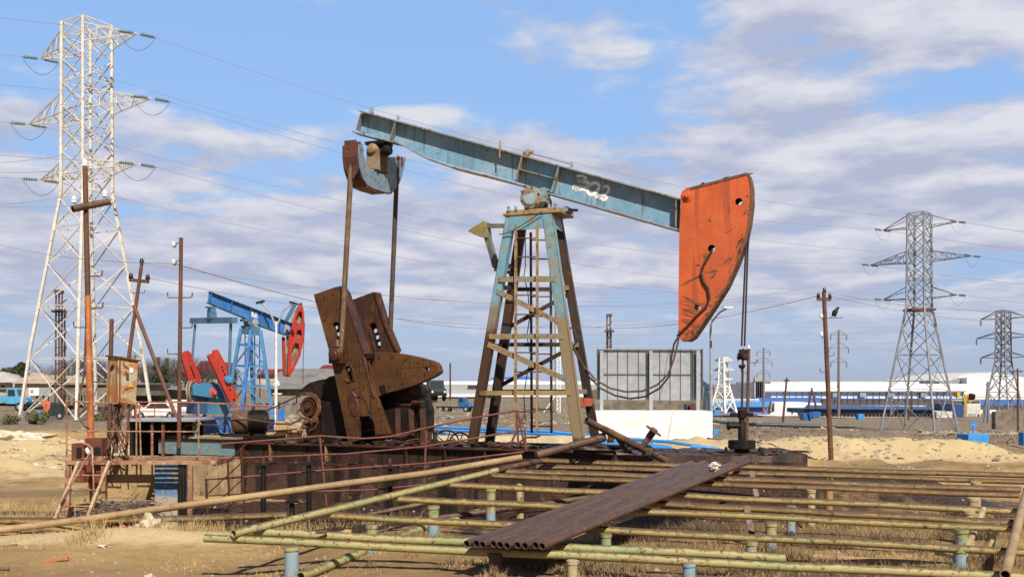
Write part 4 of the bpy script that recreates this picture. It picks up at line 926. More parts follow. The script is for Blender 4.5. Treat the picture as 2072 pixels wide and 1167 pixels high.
# ---- horse head: two plates with holes, rim between
def head():
    z8 = lambda x, y: (1000+x/2.537, 260+y/2.537)
    pts = [z8(*p) for p in ((955, 345), (965, 322), (985, 308), (1290, 228), (1306, 234), (1313, 255), (1321, 300), (1322, 380), (1308, 490), (1285, 590), (1245, 700), (1195, 810), (1125, 920), (1062, 1015), (1022, 1073), (995, 1090), (962, 1088), (946, 1068), (946, 850), (950, 520), (958, 400))]
    v0 = -0.21; v1 = 0.21; th = 0.022
    holes = []
    X = U; 
    for hx, hy, r in ((1255, 375, 0.07), (1116, 616, 0.075), (1044, 916, 0.068)):
        c = PJ.onv(*z8(hx, hy), v0); holes.append((c, r))
    out = poly(pts, v0)
    hd = holed('horse_head', out, [circ(c, r, U, Zv) for c, r in holes], V*th, MT['orange'], PR)
    o2_ = [q+V*(v1-v0-th) for q in out]
    holed('head_plate_rear', o2_, [circ(c+V*(v1-v0-th), r, U, Zv) for c, r in holes], V*th, MT['head_edge'], PR)
    # rim
    mb = MB(); n = len(out); ctr = sum(out, Vector())/n
    for i in range(n):
        a = out[i]; b = out[(i+1) % n]
        if (b-a).length < 1e-4: continue
        d = (b-a).normalized(); nn = d.cross(V).normalized()
        if nn.dot(ctr-a) < 0: nn = -nn
        a2 = a-nn*0.004+V*(th+0.001); b2 = b-nn*0.004+V*(th+0.001); mb.hexa([a2, b2, b2+nn*0.03, a2+nn*0.03], [q+V*(v1-v0-2*th-0.002) for q in (a2, b2, b2+nn*0.03, a2+nn*0.03)])
    mb.build('head_rim', MT['head_edge'], PR)
    # grime edge strips on the front face along the top and arc
    def strip(ids, w, name):
        mb = MB()
        for a, b in zip(ids, ids[1:]):
            p = out[a]; q = out[b]; d = (q-p).normalized(); nn = d.cross(V).normalized()
            if nn.dot(ctr-p) < 0: nn = -nn
            mb.hexa([p-V*0.003, q-V*0.003, q+nn*w-V*0.003, p+nn*w-V*0.003], [k-V*0.012 for k in (p, q, q+nn*w, p+nn*w)])
        return mb.build(name, MT['head_edge'], PR)
    strip(list(range(4, 17)), 0.022, 'arc_edge_strip'); strip([2, 3], 0.05, 'top_edge_strip')
    c = PJ.onv(*z8(993, 345), v0)
    MB().lathe(c, -V, [(0, 0.115), (0.02, 0.115), (0.021, 0.07), (0.05, 0.07), (0.051, 0.04), (0.075, 0.04)], 6 if False else 18).build('head_pin', MT['orange'], PR)
    # side cable draped over the face
    cp = [z8(*p) for p in ((1120, 620), (1105, 650), (1075, 700), (1062, 745), (1075, 785), (1098, 820), (1105, 870), (1088, 915), (1040, 960), (995, 1010), (960, 1045), (938, 1065))]
    MB().path([PJ.onv(x, y, v0-0.03) for x, y in cp], 0.024, 8).build('cable', MT['cable'], PR)
    # tool marks: dark scrape bands
    sm = mat('dark_scrape', (0.10, 0.05, 0.03), (0.25, 0.09, 0.04), 0.5, 9, rough=0.7)
    rnd = random.Random(5); mb = MB()
    def scr(x0, y0, x1, y1, w):
        a = PJ.onv(*z8(x0, y0), v0-0.002); b = PJ.onv(*z8(x1, y1), v0-0.002); d = (b-a).normalized(); nn = d.cross(V)*w*0.5; n=5
        L1=[];L2=[]
        for i in range(n+1):
            f=i/n; ww=sin(pi*f)**.6+.08; j=nn*ww*rnd.uniform(.6,1.2); c_=a.lerp(b,f)+nn*rnd.uniform(-.3,.3); L1.append(c_+j); L2.append(c_-j)
        m=len(mb.v); mb.add(L1+L2,[(i,i+1,n+1+i+1,n+1+i) for i in range(n)])
    for a in ((955, 810, 1080, 745, .05), (970, 795, 1050, 760, .03), (1085, 740, 1150, 730, .05), (1110, 775, 1140, 735, .04), (1165, 710, 1215, 655, .04), (1195, 700, 1240, 640, .03), (1235, 690, 1290, 560, .06), (1240, 620, 1275, 560, .05), (1150, 870, 1215, 780, .05), (1060, 1010, 1150, 890, .03), (1030, 705, 1060, 700, .03), (1205, 400, 1210, 440, .03), (1180, 540, 1230, 515, .02), (960,950,1040,975,.012),(955,900,1080,925,.014),(955,880,1090,915,.01),(958,985,1030,1010,.012),(956,1020,1010,1035,.012),(960,930,1060,940,.01),(1060,900,1140,910,.015)): scr(*a)
    for k in range(60):
        i = rnd.randint(6, 16); f = rnd.random(); p0 = pts[i]; p1 = pts[i+1]; x_ = p0[0]+(p1[0]-p0[0])*f; y_ = p0[1]+(p1[1]-p0[1])*f; cxm, cym = 1410, 520
        g = rnd.uniform(.01, .11); x_ += (cxm-x_)*g; y_ += (cym-y_)*g; X_, Y_ = (x_-1000)*2.537, (y_-260)*2.537; ll = rnd.uniform(8, 34); an = rnd.uniform(1.9, 2.5)
        scr(X_, Y_, X_+ll*cos(an), Y_+ll*sin(an), rnd.uniform(.015, .045))
    for k in range(26): X_ = rnd.uniform(948, 1000); Y_ = rnd.uniform(860, 1050); ll = rnd.uniform(20, 90); scr(X_, Y_, X_+ll, Y_+ll*rnd.uniform(.15, .5), rnd.uniform(.008, .02))
    for k in range(14): X_ = rnd.uniform(1000, 1280); scr(X_, 305-(X_-1000)*.262+rnd.uniform(0, 14), X_+rnd.uniform(20, 60), 297-(X_-1000)*.262+rnd.uniform(-6, 8), rnd.uniform(.02, .05))
    mb.build('scrape_marks', sm, PR)['kind'] = 'stuff'
head()
# ---- bridle cables and carrier
vb = 0.0
b0 = PJ.onv(1515, 395, 0.0); 
for dv in (-0.05, 0.05):
    top = PJ.onv(1517 + dv*40, 430, dv); bot = PJ.onv(1503.5+dv*60, 700, dv)
    MB().path([top, PJ.onv(1511 + dv*40, 505, dv), bot], 0.019, 8).build('bridle_cable', MT['cable'], PR)
# ---- saddle bearing on the frame head
c = PJ.onv(1074, 400, -0.36)
mb = MB(); mb.lathe(c, -V, [(-0.30, 0.235), (0.02, 0.235), (0.03, 0.225), (0.031, 0.19), (0.045, 0.18), (0.055, 0.10), (0.058, 0.0)], 28); mb.build('saddle_bearing', mat('bearing_tan_blue', (0.33, 0.24, 0.14), (0.25, 0.36, 0.40), 0.35, 3.0, (0.16, 0.08, 0.04), 0.3, 6, rough=0.4), PR)
MB().lathe(c-V*0.046, -V, [(0, 0.155), (0.012, 0.15), (0.018, 0.05), (0.019, 0)], 24).build('bearing_cover', mat('cover_paint', (0.33, 0.44, 0.5), (0.22, 0.15, 0.09), 0.35, 4, rough=0.35), PR)
mb = MB()
for k in range(6): a = k*pi/3+0.3; mb.tube(c-V*0.03+U*cos(a)*0.205+Zv*sin(a)*0.205, c-V*0.065+U*cos(a)*0.205+Zv*sin(a)*0.205, 0.02, 0.02, 8)
build_each(mb, 'cover_bolt', MT['rust'], PR)
mb = MB(); mb.tube(c-V*(-0.2), c+V*0.9, 0.10, 0.10, 16); mb.lathe(c+V*0.72, V, [(-0.25, 0.2), (0.06, 0.2), (0.07, 0.1)], 20); mb.build('saddle_shaft', MT['oil'], PR)
mb = MB(); cc = PJ.uv(c); 
mb.box(PJ.p(cc[0]+0.03, 0.0, c.z+0.17), 0.62, 0.5, 0.05, U, V); mb.box(PJ.p(cc[0]+0.26, -0.2, c.z+0.05), 0.12, 0.3, 0.3, U, V); mb.box(PJ.p(cc[0]-.1, 0.05, c.z+0.0), 0.3, 0.3, 0.38, U, V); mb.build('saddle_bracket', MT['beam_edge'], PR)
# ---- frame: cap plate, four legs, bracing
def fr(px, py, v): return PJ.onv(px, py, v)
vt, vbm = 0.36, 0.62
tl = fr(1027, 432, -vt); tr = fr(1129, 432, -vt)
zt_ = tl.z
ul = PJ.uv(tl)[0]; ur = PJ.uv(tr)[0]
MB().box(PJ.p((ul+ur)/2, 0, zt_-0.03), (ur-ul)+0.16, 2*vt+0.16, 0.05, U, V).box(PJ.p((ul+ur)/2, 0, zt_+0.03), (ur-ul)+0.04, 2*vt+0.06, 0.05, U, V).build('cap_plate', MT['ladder'], PR)
mb = MB()
for u, w in ((ul+0.03, -vt-0.02), (ul+0.2, -vt-0.02), (ur-0.05, -vt-0.02), (ur-0.2, -vt), (ur-0.05, vt), (ul+.2, vt)): mb.tube(PJ.p(u, w, zt_+0.04), PJ.p(u, w, zt_+0.14), 0.035, 0.03, 8)
mb.box(PJ.p(ur+0.06, 0.1, zt_+0.06), 0.12, 0.4, 0.1, U, V); mb.tube(PJ.p(ur, 0.2, zt_+0.09), PJ.p(ur+0.28, 0.1, zt_+0.05), 0.03, 0.03, 8)
build_each(mb, 'anchor_bolt', MT['beam_edge'], PR)
# legs as channel sections
def leg(p_top, p_bot, w, d, m, name='leg'):
    mb = MB(); ax = (p_bot-p_top).normalized()
    x = (U-ax*U.dot(ax)).normalized(); y = x.cross(ax)*-1
    if y.dot(V) < 0: y = -y
    t = 0.014
    for (cx_, cy_, sx, sy) in ((0, -d/2+t/2, w, t), (-w/2+t/2, 0, t, d), (w/2-t/2, 0, t, d)):
        q = [x*(cx_+sx/2*i)+y*(cy_+sy/2*j) for i, j in ((-1, -1), (1, -1), (1, 1), (-1, 1))]
        mb.hexa([p_bot+k for k in q], [p_top+k for k in q])
    return mb.build(name, m, PR)
LT1 = fr(1035, 434, -vt+0.02); LB1 = fr(955, 903, -vbm)
LT2 = fr(1109, 434, -vt+0.02); LB2 = fr(1172, 893, -vbm)
LT3 = fr(1059, 434, vt-0.02); LB3 = fr(990, 897, vbm+0.12)
LT4 = fr(1128, 437, vt-0.02); LB4 = fr(1205, 888, vbm+0.12)
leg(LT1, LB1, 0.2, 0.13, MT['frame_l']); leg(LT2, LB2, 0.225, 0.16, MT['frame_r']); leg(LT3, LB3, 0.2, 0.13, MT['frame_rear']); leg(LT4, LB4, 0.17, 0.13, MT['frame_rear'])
def on_leg(T, B, py, v_off=0.0):
    # point on leg at photo height
    best = min((abs((EYE-(HZ-HZ)) and 0) for _ in (0,)), default=0)
    lo, hi = 0.0, 1.0
    for _ in range(40):
        mid = (lo+hi)/2; q = T.lerp(B, mid); yy = HZ-(q.z-EYE)/q.y*F
        if yy < py: lo = mid
        else: hi = mid
    return T.lerp(B, lo)
# head gusset between front legs
g = [on_leg(LT1, LB1, 436), on_leg(LT2, LB2, 436), on_leg(LT2, LB2, 462), on_leg(LT1, LB1, 468)]
MB().prism([q-V*0.075 for q in g], V*0.02).build('frame_head_plate', MT['frame_r'], PR)
g = [on_leg(LT2, LB2, 436)+U*0.1, on_leg(LT4, LB4, 438)+U*.06, on_leg(LT4, LB4, 470)+U*.06, on_leg(LT2, LB2, 462)+U*0.1]
MB().prism(g, U*0.02).build('frame_side_plate', MT['frame_r'], PR)
def brace(T1, B1, y1, T2, B2, y2, w, m, dv=-0.075):
    a = on_leg(T1, B1, y1)+V*dv; b = on_leg(T2, B2, y2)+V*dv; mb = MB(); w = w*.84; mb.bar(a, b, 0.014, w, Zv); mb.bar(a+Zv*w/2+V*0.04, b+Zv*w/2+V*0.04, 0.08, 0.012, Zv); return mb.build('cross_brace', m, PR)
for y, w in ((566, 0.13), (681, 0.125), (795, 0.11)): brace(LT1, LB1, y, LT2, LB2, y, w, MT['brace'] if y < 790 else mat('low_brace_paint', (0.36, 0.25, 0.1), (0.16, 0.07, 0.03), 0.4, 1.2, rough=.6, ug=(-0.9, 0.5, (0.08, 0.035, 0.022), 0.95)), -0.09)
brace(LT1, LB1, 590, LT2, LB2, 656, 0.12, MT['brace']); brace(LT1, LB1, 697, LT2, LB2, 772, 0.13, MT['brace'])
# rear face & side faces
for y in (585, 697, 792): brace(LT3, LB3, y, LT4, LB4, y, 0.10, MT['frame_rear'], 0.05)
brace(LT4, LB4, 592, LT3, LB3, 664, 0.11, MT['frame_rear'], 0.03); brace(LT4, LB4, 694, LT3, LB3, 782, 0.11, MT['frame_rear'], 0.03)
for (T1, B1, T2, B2, ys) in ((LT2, LB2, LT4, LB4, (582, 697, 792)), (LT1, LB1, LT3, LB3, (540, 582, 700, 800))):
    for y in ys:
        mb = MB(); mb.bar(on_leg(T1, B1, y), on_leg(T2, B2, y), 0.014, 0.1, Zv); mb.build('side_tie', MT['frame_rear'] if T1 is LT1 else MT['brace'], PR)
a = on_leg(LT2, LB2, 813); b = on_leg(LT4, LB4, 813); MB().bar(a+U*0.08, b+U*0.08, 0.02, 0.17, Zv).build('orange_tie_plate', MT['orange'], PR)
# ladders
def ladder(xl0, xl1, xr0, xr1, y0, y1, rungs, v, m, name='ladder', w=0.085, rm=None):
    r = []
    mb = MB()
    for x0, x1 in ((xl0, xl1), (xr0, xr1)):
        a = fr(x0, y0, v[0]); b = fr(x1, y1, v[1]); mb.bar(a, b, w, 0.035, U); r.append((a, b))
    root_ = mb.build(name, m, PR); mb = MB()
    for y in rungs:
        p = on_leg(r[0][0], r[0][1], y); q = on_leg(r[1][0], r[1][1], y); mb.tube(p, q, 0.014, 0.014, 8)
    build_each(mb, 'rung', rm or MT['rustpole'], root_)
ladder(1044, 1042.5, 1087, 1087, 455, 872, (482, 520, 597, 636, 713, 752, 832), (-vt-0.10, -vbm-0.12), MT['ladder'])
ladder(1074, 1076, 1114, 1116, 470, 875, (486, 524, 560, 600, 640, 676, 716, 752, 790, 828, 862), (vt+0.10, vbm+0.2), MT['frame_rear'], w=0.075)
# black cable hanging inside
MB().path([fr(x, y, -0.1) for x, y in ((1063, 480), (1063, 540), (1060, 560), (1068, 590), (1072, 640), (1066, 680), (1074, 720), (1066, 760), (1060, 800), (1063, 850))], 0.012, 6).build('cable', MT['cable'], PR)
MB().path([fr(x, y, -vt-0.13) for x, y in ((1010, 474), (1035, 470), (1045, 462), (1070, 447), (1097, 428))], 0.010, 6).build('cable', MT['cable'], PR)
# service bracket at upper left
mb = MB(); a = fr(982, 457, 0.3); mb.bar(fr(978, 457, 0.35), fr(1025, 457, 0.3), 0.09, 0.09); mb.bar(fr(984, 470, 0.35), fr(1004, 540, 0.3), 0.12, 0.12, ); mb.bar(fr(1002, 530, 0.35), fr(1036, 540, .3), 0.1, 0.1); mb.bar(fr(1002, 545, 0.35), fr(1036, 552, .3), 0.1, 0.08)
mb.build('bracket_arm', mat('olive_bracket', (0.12, 0.14, 0.13), (0.24, 0.18, 0.10), 0.4, 3, rough=.6), PR)
MB().prism([fr(x, y, 0.15) for x, y in ((946, 467), (978, 447), (981, 460), (983, 480), (960, 475))], V*0.35).build('bracket_shoe', mat('olive_shoe', (0.27, 0.22, 0.08), (0.2, 0.15, 0.06), 0.4, 5, rough=.6), PR)
# hoses coiled on right leg and slung to the head
MB().path([fr(x, y, -0.35) for x, y in ((1150, 665), (1152, 690), (1160, 700), (1168, 690), (1163, 670), (1155, 662), (1150, 672), (1158, 700), (1172, 728), (1186, 745))], 0.022, 8).build('hose_coil', MT['cable'], PR)
hc = mat('brown_hose', (0.12, 0.06, 0.045), rough=0.6, bump=0)
h1 = [(1186, 745), (1205, 768), (1235, 785), (1265, 792), (1300, 791), (1330, 778), (1352, 757), (1363, 728), (1370, 700), (1374, 682)]
h2 = [(1160, 700), (1178, 735), (1190, 760), (1215, 785), (1245, 800), (1275, 806), (1305, 802), (1335, 785), (1355, 760), (1358, 725), (1364, 695), (1372, 682)]
vls = np.linspace(-0.5, -0.24, len(h1)); MB().path([fr(x, y, v) for (x, y), v in zip(h1, vls)], 0.02, 8).build('slack_hose', hc, PR)
vls = np.linspace(-0.5, -0.24, len(h2)); MB().path([fr(x, y, v) for (x, y), v in zip(h2, vls)], 0.02, 8).build('slack_hose', MT['cable'], PR)
# ---- tail bearing + equalizer yoke
z6 = lambda x, y: (640+x/3.072, 180+y/3.072)
cb = fr(*z6(345, 375), -0.24)
bm_ = mat('tail_bearing_tan', (0.30, 0.22, 0.13), (0.20, 0.12, 0.07), 0.4, 4, rough=0.55)
mb = MB(); mb.lathe(cb, V, [(-0.06, 0.03), (-0.055, 0.09), (-0.05, 0.10), (0, 0.135), (0.12, 0.135), (0.13, 0.1), (0.42, 0.1), (0.43, 0.135), (0.55, 0.135)], 20); mb.build('tail_bearing', bm_, PR)
mb = MB()
for dv in (0.0, 0.43):
    q = [fr(*z6(*p), -0.24) + V*dv for p in ((312, 380), (380, 380), (385, 500), (310, 495))]; mb.prism(q, V*0.1)
mb.build('bearing_pedestal', bm_, PR)
mb = MB(); cu_, cv_ = PJ.uv(cb)
bfz = lambda px: fr(px, 290, 0).z
mb.box(PJ.p(cu_+0.05, 0.0, cb.z+0.16), 0.5, 0.42, 0.07, U, V); mb.tube(PJ.p(cu_+0.15, -0.1, cb.z-0.1), PJ.p(cu_+0.35, -0.1, cb.z+0.15), 0.03, 0.03, 8); mb.lathe(PJ.p(cu_+0.2, -0.08, cb.z-0.02), U, [(0, 0.1), (0.1, 0.13), (0.2, 0.1)], 16); mb.build('bearing_hanger', MT['oil'], PR)
# yoke: side face polygon in the plane u = const, extruded along -u
yu = PJ.uv(cb)[0]+0.10
Yz = lambda x, y: PJ.onu(*z6(x, y), yu)
out = [z6(*p) for p in ((262, 345), (262, 420), (270, 490), (290, 555), (320, 600), (365, 622), (440, 645), (475, 640), (510, 600), (530, 550), (550, 470), (556, 425))]
inn = [z6(*p) for p in ((456, 425), (452, 460), (440, 505), (430, 535), (395, 525), (345, 505), (312, 470), (295, 410), (288, 345))]
pts = [PJ.onu(x, y, yu) for x, y in out]+[PJ.onu(x, y, yu) for x, y in inn]
ymat = mat('yoke_blue_grey', (0.17, 0.24, 0.32), (0.22, 0.27, 0.30), 0.4, 3, (0.10, 0.06, 0.04), 0.22, 7, rough=0.5)
holed('equalizer_yoke', pts, [], -U*0.36, ymat, PR)
ydk = mat('yoke_rust', (0.12, 0.045, 0.03), (0.07, 0.035, 0.025), 0.4, 4, rough=0.6)
# rusty underside skin of the yoke
ob = [PJ.onu(x, y, yu) for x, y in out]; mb = MB(); 
for a, b in zip(ob, ob[1:]):
    d = (b-a).normalized(); nn = d.cross(U).normalized()
    if nn.dot((a+b)/2-Yz(400, 300)) < 0: nn = -nn
    mb.hexa([a-U*0.01, b-U*0.01, b-U*0.4, a-U*0.4], [q+nn*0.02 for q in (a-U*0.01, b-U*0.01, b-U*0.4, a-U*0.4)])
mb.build('yoke_skin', ydk, PR)
mb = MB()
for i in range(9):
    f = 4+i*0.35; k = int(f); a = ob[k].lerp(ob[min(k+1, 11)], f-k); mb.tube(a-U*0.02-Zv*0.05, a-U*0.02+Zv*0.02, 0.018, 0.018, 6)
mb.build('yoke_bolts', ydk, PR)
mb = MB(); qa = PJ.onu(*z6(505, 430), yu); mb.tube(qa, qa+U*0.03, 0.055, 0.055, 14); mb.lathe(qa, U, [(0, .03), (.06, .03)], 10); mb.box(PJ.onu(*z6(530, 450), yu)-U*.18, 0.4, 0.07, 0.2, U, V); mb.build('yoke_pin', ydk, PR)
# clevis + pitman arms
SP = 0.745
ptop = fr(710, 300, -0.92); pbot = fr(690, 712, -0.98)
mb = MB()
for dv in (-0.05, 0.13): q = [fr(x, y, -0.92)+V*dv for x, y in ((699, 286), (722, 284), (728, 300), (727, 345), (716, 365), (704, 350), (699, 320))]; mb.prism(q, V*0.04)
mb.tube(fr(709, 298, -1.02), fr(709, 298, -0.7), 0.05, 0.05, 12); mb.tube(fr(721, 300, -1.0), fr(721, 300, -0.7), 0.03, 0.03, 10)
mb.build('pitman_clevis', ydk, PR)
pm = mat('pitman_bronze_rust', (0.20, 0.13, 0.065), (0.14, 0.08, 0.045), 0.45, 2.0, (0.25, 0.3, 0.34), 0.08, 4, rough=0.5, streak=(0.10, 0.06, 0.03), stf=0.4)
MB().tube(fr(712, 310, -0.92), pbot, 0.062, 0.06, 16).build('pitman_arm', pm, PR)
pt2 = fr(804, 330, 0.82); pb2 = fr(790, 668, 0.80)
MB().tube(pt2, pb2, 0.057, 0.057, 16).build('pitman_arm', mat('pitman_dark', (0.10, 0.065, 0.05), (0.06, 0.04, 0.035), 0.4, 2, rough=.5), PR)
# ---- crank arms
z5 = lambda x, y: (560+x/3.071, 540+y/3.071)
def slot(cx_, cy_, ang, L_, w, v):
    c_ = PJ.onv(*z5(cx_, cy_), v); d = U*cos(ang)+Zv*sin(ang); e = Vector((0, 0, 0))+U*(-sin(ang))+Zv*cos(ang)
    pts = [];
    for k in range(9): a = -pi/2+pi*k/8; pts.append(c_+d*(L_/2+w*cos(a))+e*(w*sin(a)))
    for k in range(9): a = pi/2+pi*k/8; pts.append(c_+d*(-L_/2+w*cos(a))+e*(w*sin(a)))
    return pts
v0 = -SP-0.10
cr1 = [(228, 172), (370, 122), (400, 132), (412, 165), (458, 300), (540, 540), (600, 770), (628, 830), (700, 1035), (612, 1045), (600, 960), (570, 925), (515, 930), (505, 1000), (510, 1075), (445, 1097), (335, 560)]
angS = math.atan2(1, -0.27)
holesF = [slot(376, 400, angS, 0.27, 0.085, v0), slot(447, 665, angS, 0.22, 0.075, v0)]
holed('crank_arm', poly([z5(*p) for p in cr1], v0), holesF, V*0.13, MT['rustoil'], PR, bevel=0.008)
hb = []
for hx, hy, r in ((370, 376, 0.045), (382, 417, 0.045), (446, 638, 0.04), (453, 684, 0.045)): hb.append(circ(PJ.onv(*z5(hx, hy), v0+0.131), r, U, Zv, 14))
inner = [(262, 190), (365, 150), (392, 165), (520, 540), (580, 800), (470, 1010), (350, 560)]
holed('crank_back_plate', poly([z5(*p) for p in inner], v0+0.131), hb, V*0.03, MT['oil'], PR)
# edge flange of crank on right
mb = MB()
ed = [PJ.onv(*z5(*p), v0) for p in ((385, 122), (412, 160), (458, 300), (545, 545))]
for a, b in zip(ed, ed[1:]): mb.bar(a+V*0.14, b+V*0.14, 0.05, 0.30, V)
mb.build('crank_edge_flange', MT['rustoil2'], PR)
mb = MB(); rb = [PJ.onv(*z5(*p), v0-0.02) for p in ((455, 590), (480, 660), (485, 700), (440, 715), (425, 690))]
mb.path(rb, 0.014, 6); mb.path([PJ.onv(*z5(*p), v0-0.01) for p in ((485, 810), (530, 800), (565, 840), (575, 900))], 0.016, 6); mb.path([PJ.onv(*z5(*p), v0-0.01) for p in ((458, 590), (440, 470))], 0.012, 6)
mb.bar(PJ.onv(*z5(520, 560), v0-0.015), PJ.onv(*z5(525, 920), v0-0.015), 0.03, 0.03); mb.bar(PJ.onv(*z5(575, 580), v0-0.012), PJ.onv(*z5(590, 940), v0-0.012), 0.025, 0.025); mb.bar(PJ.onv(*z5(540, 560), v0-0.01), PJ.onv(*z5(605, 810), v0-0.01), 0.03, 0.04)
mb.build('crank_rib', MT['rustoil2'], PR)
# oval inspection boss lower on crank
mb = MB(); cbq = PJ.onv(*z5(475, 850), v0); d1 = (U*0.25-Zv*0.97).normalized(); 
mb.add([cbq-V*0.02+d1*0.28*sin(2*pi*i/20)+d1.cross(V)*0.12*cos(2*pi*i/20) for i in range(20)]+[cbq+d1*0.30*sin(2*pi*i/20)+d1.cross(V)*0.14*cos(2*pi*i/20) for i in range(20)], [tuple(range(20))]+[(i, (i+1) % 20, 20+(i+1) % 20, 20+i) for i in range(20)])
mb.build('oval_boss', MT['rustoil2'], PR)
# crank pin bearing
c = PJ.onv(*z5(390, 545), v0)
mb = MB(); mb.box(c-V*0.09, 0.36, 0.16, 0.40, U, V); mb.lathe(c-V*0.16, -V, [(0, 0.165), (0.05, 0.165), (0.055, 0.13), (0.08, 0.13), (0.085, 0.07), (0.10, 0.06)], 24); mb.lathe(c+Zv*0.22-V*0.09, Zv, [(-.05, 0.13), (0.06, 0.10), (0.12, 0.07)], 14)
mb.build('wrist_pin_bearing', MT['rustoil2'], PR, bevel=0.012)
# fan shaped counterweight
vf = -SP+0.035
fan = [(525, 547), (560, 536), (600, 530), (700, 530), (760, 536), (820, 546), (890, 562), (955, 580), (985, 592), (1003, 612), (1013, 650), (1005, 662), (985, 676), (920, 708), (850, 737), (770, 762), (690, 782), (610, 812), (598, 760), (560, 650)]
fh = circ(PJ.onv(*z5(933, 635), vf), 0.055, U, Zv, 16)
holed('fan_counterweight', poly([z5(*p) for p in fan], vf), [fh], V*0.20, MT['rustoil'], PR, bevel=0.015)
MB().prism([PJ.onv(*z5(*p), vf-0.02) for p in ((635, 742), (665, 730), (682, 780), (652, 790))], V*0.02).box(PJ.onv(*z5(585, 552), vf-0.04), 0.16, 0.1, 0.12, U, V).build('weight_clamp', MT['oil'], PR)
# far crank
v1c = SP
far = [(463, 205), (600, 155), (626, 165), (660, 300), (752, 520), (800, 700), (850, 1010), (690, 1080), (620, 800)]
holed('crank_arm', poly([z5(*p) for p in far], v1c-0.06), [slot(612, 430, angS, 0.46, 0.095, v1c-0.06)], V*0.10, MT['rustoil2'], PR, bevel=0.008)
hb = [circ(PJ.onv(*z5(x, y), v1c+0.045), 0.052, U, Zv, 14) for x, y in ((613, 396), (625, 436), (637, 476))]
holed('crank_back_plate', poly([z5(*p) for p in ((500, 215), (595, 180), (615, 190), (735, 520), (620, 640), (560, 450))], v1c+0.045), hb, V*0.03, MT['oil'], PR)
mb = MB(); ed = [PJ.onv(*z5(*p), v1c) for p in ((622, 160), (672, 330), (752, 522))]
for a, b in zip(ed, ed[1:]): mb.bar(a+V*0.03, b+V*0.03, 0.045, 0.26, V)
mb.path([PJ.onv(*z5(*p), v1c-0.08) for p in ((580, 400), (600, 480), (612, 530))], 0.014, 6)
mb.build('crank_edge_flange', MT['rustoil2'], PR)
# ---- gearbox, belt guard, brake, motor
GU = lambda px, v: PJ.uv(PJ.onv(px, 850, v))[0]
def gb(x0, x1, y0, y1, v0_, v1_, mtl, name, bev=0.02):
    a = PJ.onv(x0, y1, v0_); b = PJ.onv(x1, y0, v0_); ua, ub = PJ.uv(a)[0], PJ.uv(b)[0]
    mb = MB(); mb.box(PJ.p((ua+ub)/2, (v0_+v1_)/2, (a.z+b.z)/2), ub-ua, v1_-v0_, b.z-a.z, U, V); return mb.build(name, mtl, PR, bevel=bev)
gb(648, 838, 812, 896, -0.42, 0.42, MT['oil'], 'gearbox_lower', 0.03)
# round-topped gearbox housing profile
prof = [(640, 900), (622, 850), (628, 800), (645, 775), (665, 762), (700, 752), (760, 752), (800, 765), (828, 782), (842, 800), (850, 830), (850, 870), (838, 900)]
holed('gearbox', poly(prof, -0.36), [], V*0.72, MT['oil'], PR, bevel=0.02)
wheel = circ(PJ.onv(690, 838, 0.45), 0.78, U, Zv, 36); holed('brake_wheel', wheel, [], V*0.2, MT['oil'], PR)
MB().box(PJ.onv(835, 818, -0.32), 0.55, 0.25, 0.05, U, V).box(PJ.onv(852, 812, -0.3), 0.2, 0.5, 0.06, U, V).build('gearbox_flange', MT['rustoil2'], PR)
for px in (805, 832, 855): MB().bar(PJ.onv(px, 826, -0.40), PJ.onv(px+2, 896, -0.40), 0.10, 0.12).build('gearbox_stand', MT['rustoil2'], PR)
gb(792, 848, 838, 896, -0.36, 0.3, MT['rustoil2'], 'gearbox_pedestal')
mb = MB(); mb.lathe(PJ.onv(838, 790, -0.4), V, [(0, .1), (.05, .16), (.4, .16)], 16); mb.build('gearbox_end_cap', MT['rustoil2'], PR)
mb = MB(); cs = PJ.onv(728, 812, -SP-0.2); mb.tube(cs+V*0.15, cs+V*1.7, 0.13, 0.13, 20); mb.build('crank_shaft', MT['oil'], PR)
# clutch hub on left
ch = PJ.onv(*z5(200, 870), -0.45)
mb = MB(); mb.lathe(ch, -V, [(-0.15, 0.24), (0.0, 0.24), (0.01, 0.20), (0.04, 0.20), (0.041, 0.16), (0.02, 0.15), (0.021, 0.07), (0.09, 0.06), (0.10, 0.0)], 26); mb.build('brake_drum', MT['rustoil2'], PR)
mb = MB()
for k in range(14):
    a = -0.9+k*0.19; cc2 = ch+U*cos(a)*0.30+Zv*sin(a)*0.30-V*0.03; d = U*(-sin(a))+Zv*cos(a); mb.bar(cc2-d*0.035, cc2+d*0.035, 0.08, 0.09)
mb.path([ch+U*cos(a)*0.33+Zv*sin(a)*0.33-V*0.05 for a in np.linspace(-1.4, 2.4, 20)], 0.018, 6); mb.build('brake_band', MT['rust'], PR)
mb = MB()
for (x, y) in ((185, 955), (215, 960), (240, 950), (170, 985)): mb.blob(PJ.onv(*z5(x, y), -0.5), 0.07, 0.07, 0.10, x, 0.2, 1)
mb.path([PJ.onv(*z5(*p), -0.55) for p in ((245, 930), (258, 960), (240, 1000), (205, 1015))], 0.014, 6)
mb.path([PJ.onv(*z5(*p), -0.55) for p in ((150, 880), (120, 905), (150, 930), (140, 960))], 0.02, 6); mb.build('brake_linkage', MT['rust'], PR)
MB().prism([PJ.onv(*z5(*p), -0.5) for p in ((170, 960), (250, 960), (255, 1090), (195, 1090))], V*0.3).build('drum_bracket', MT['oil'], PR)
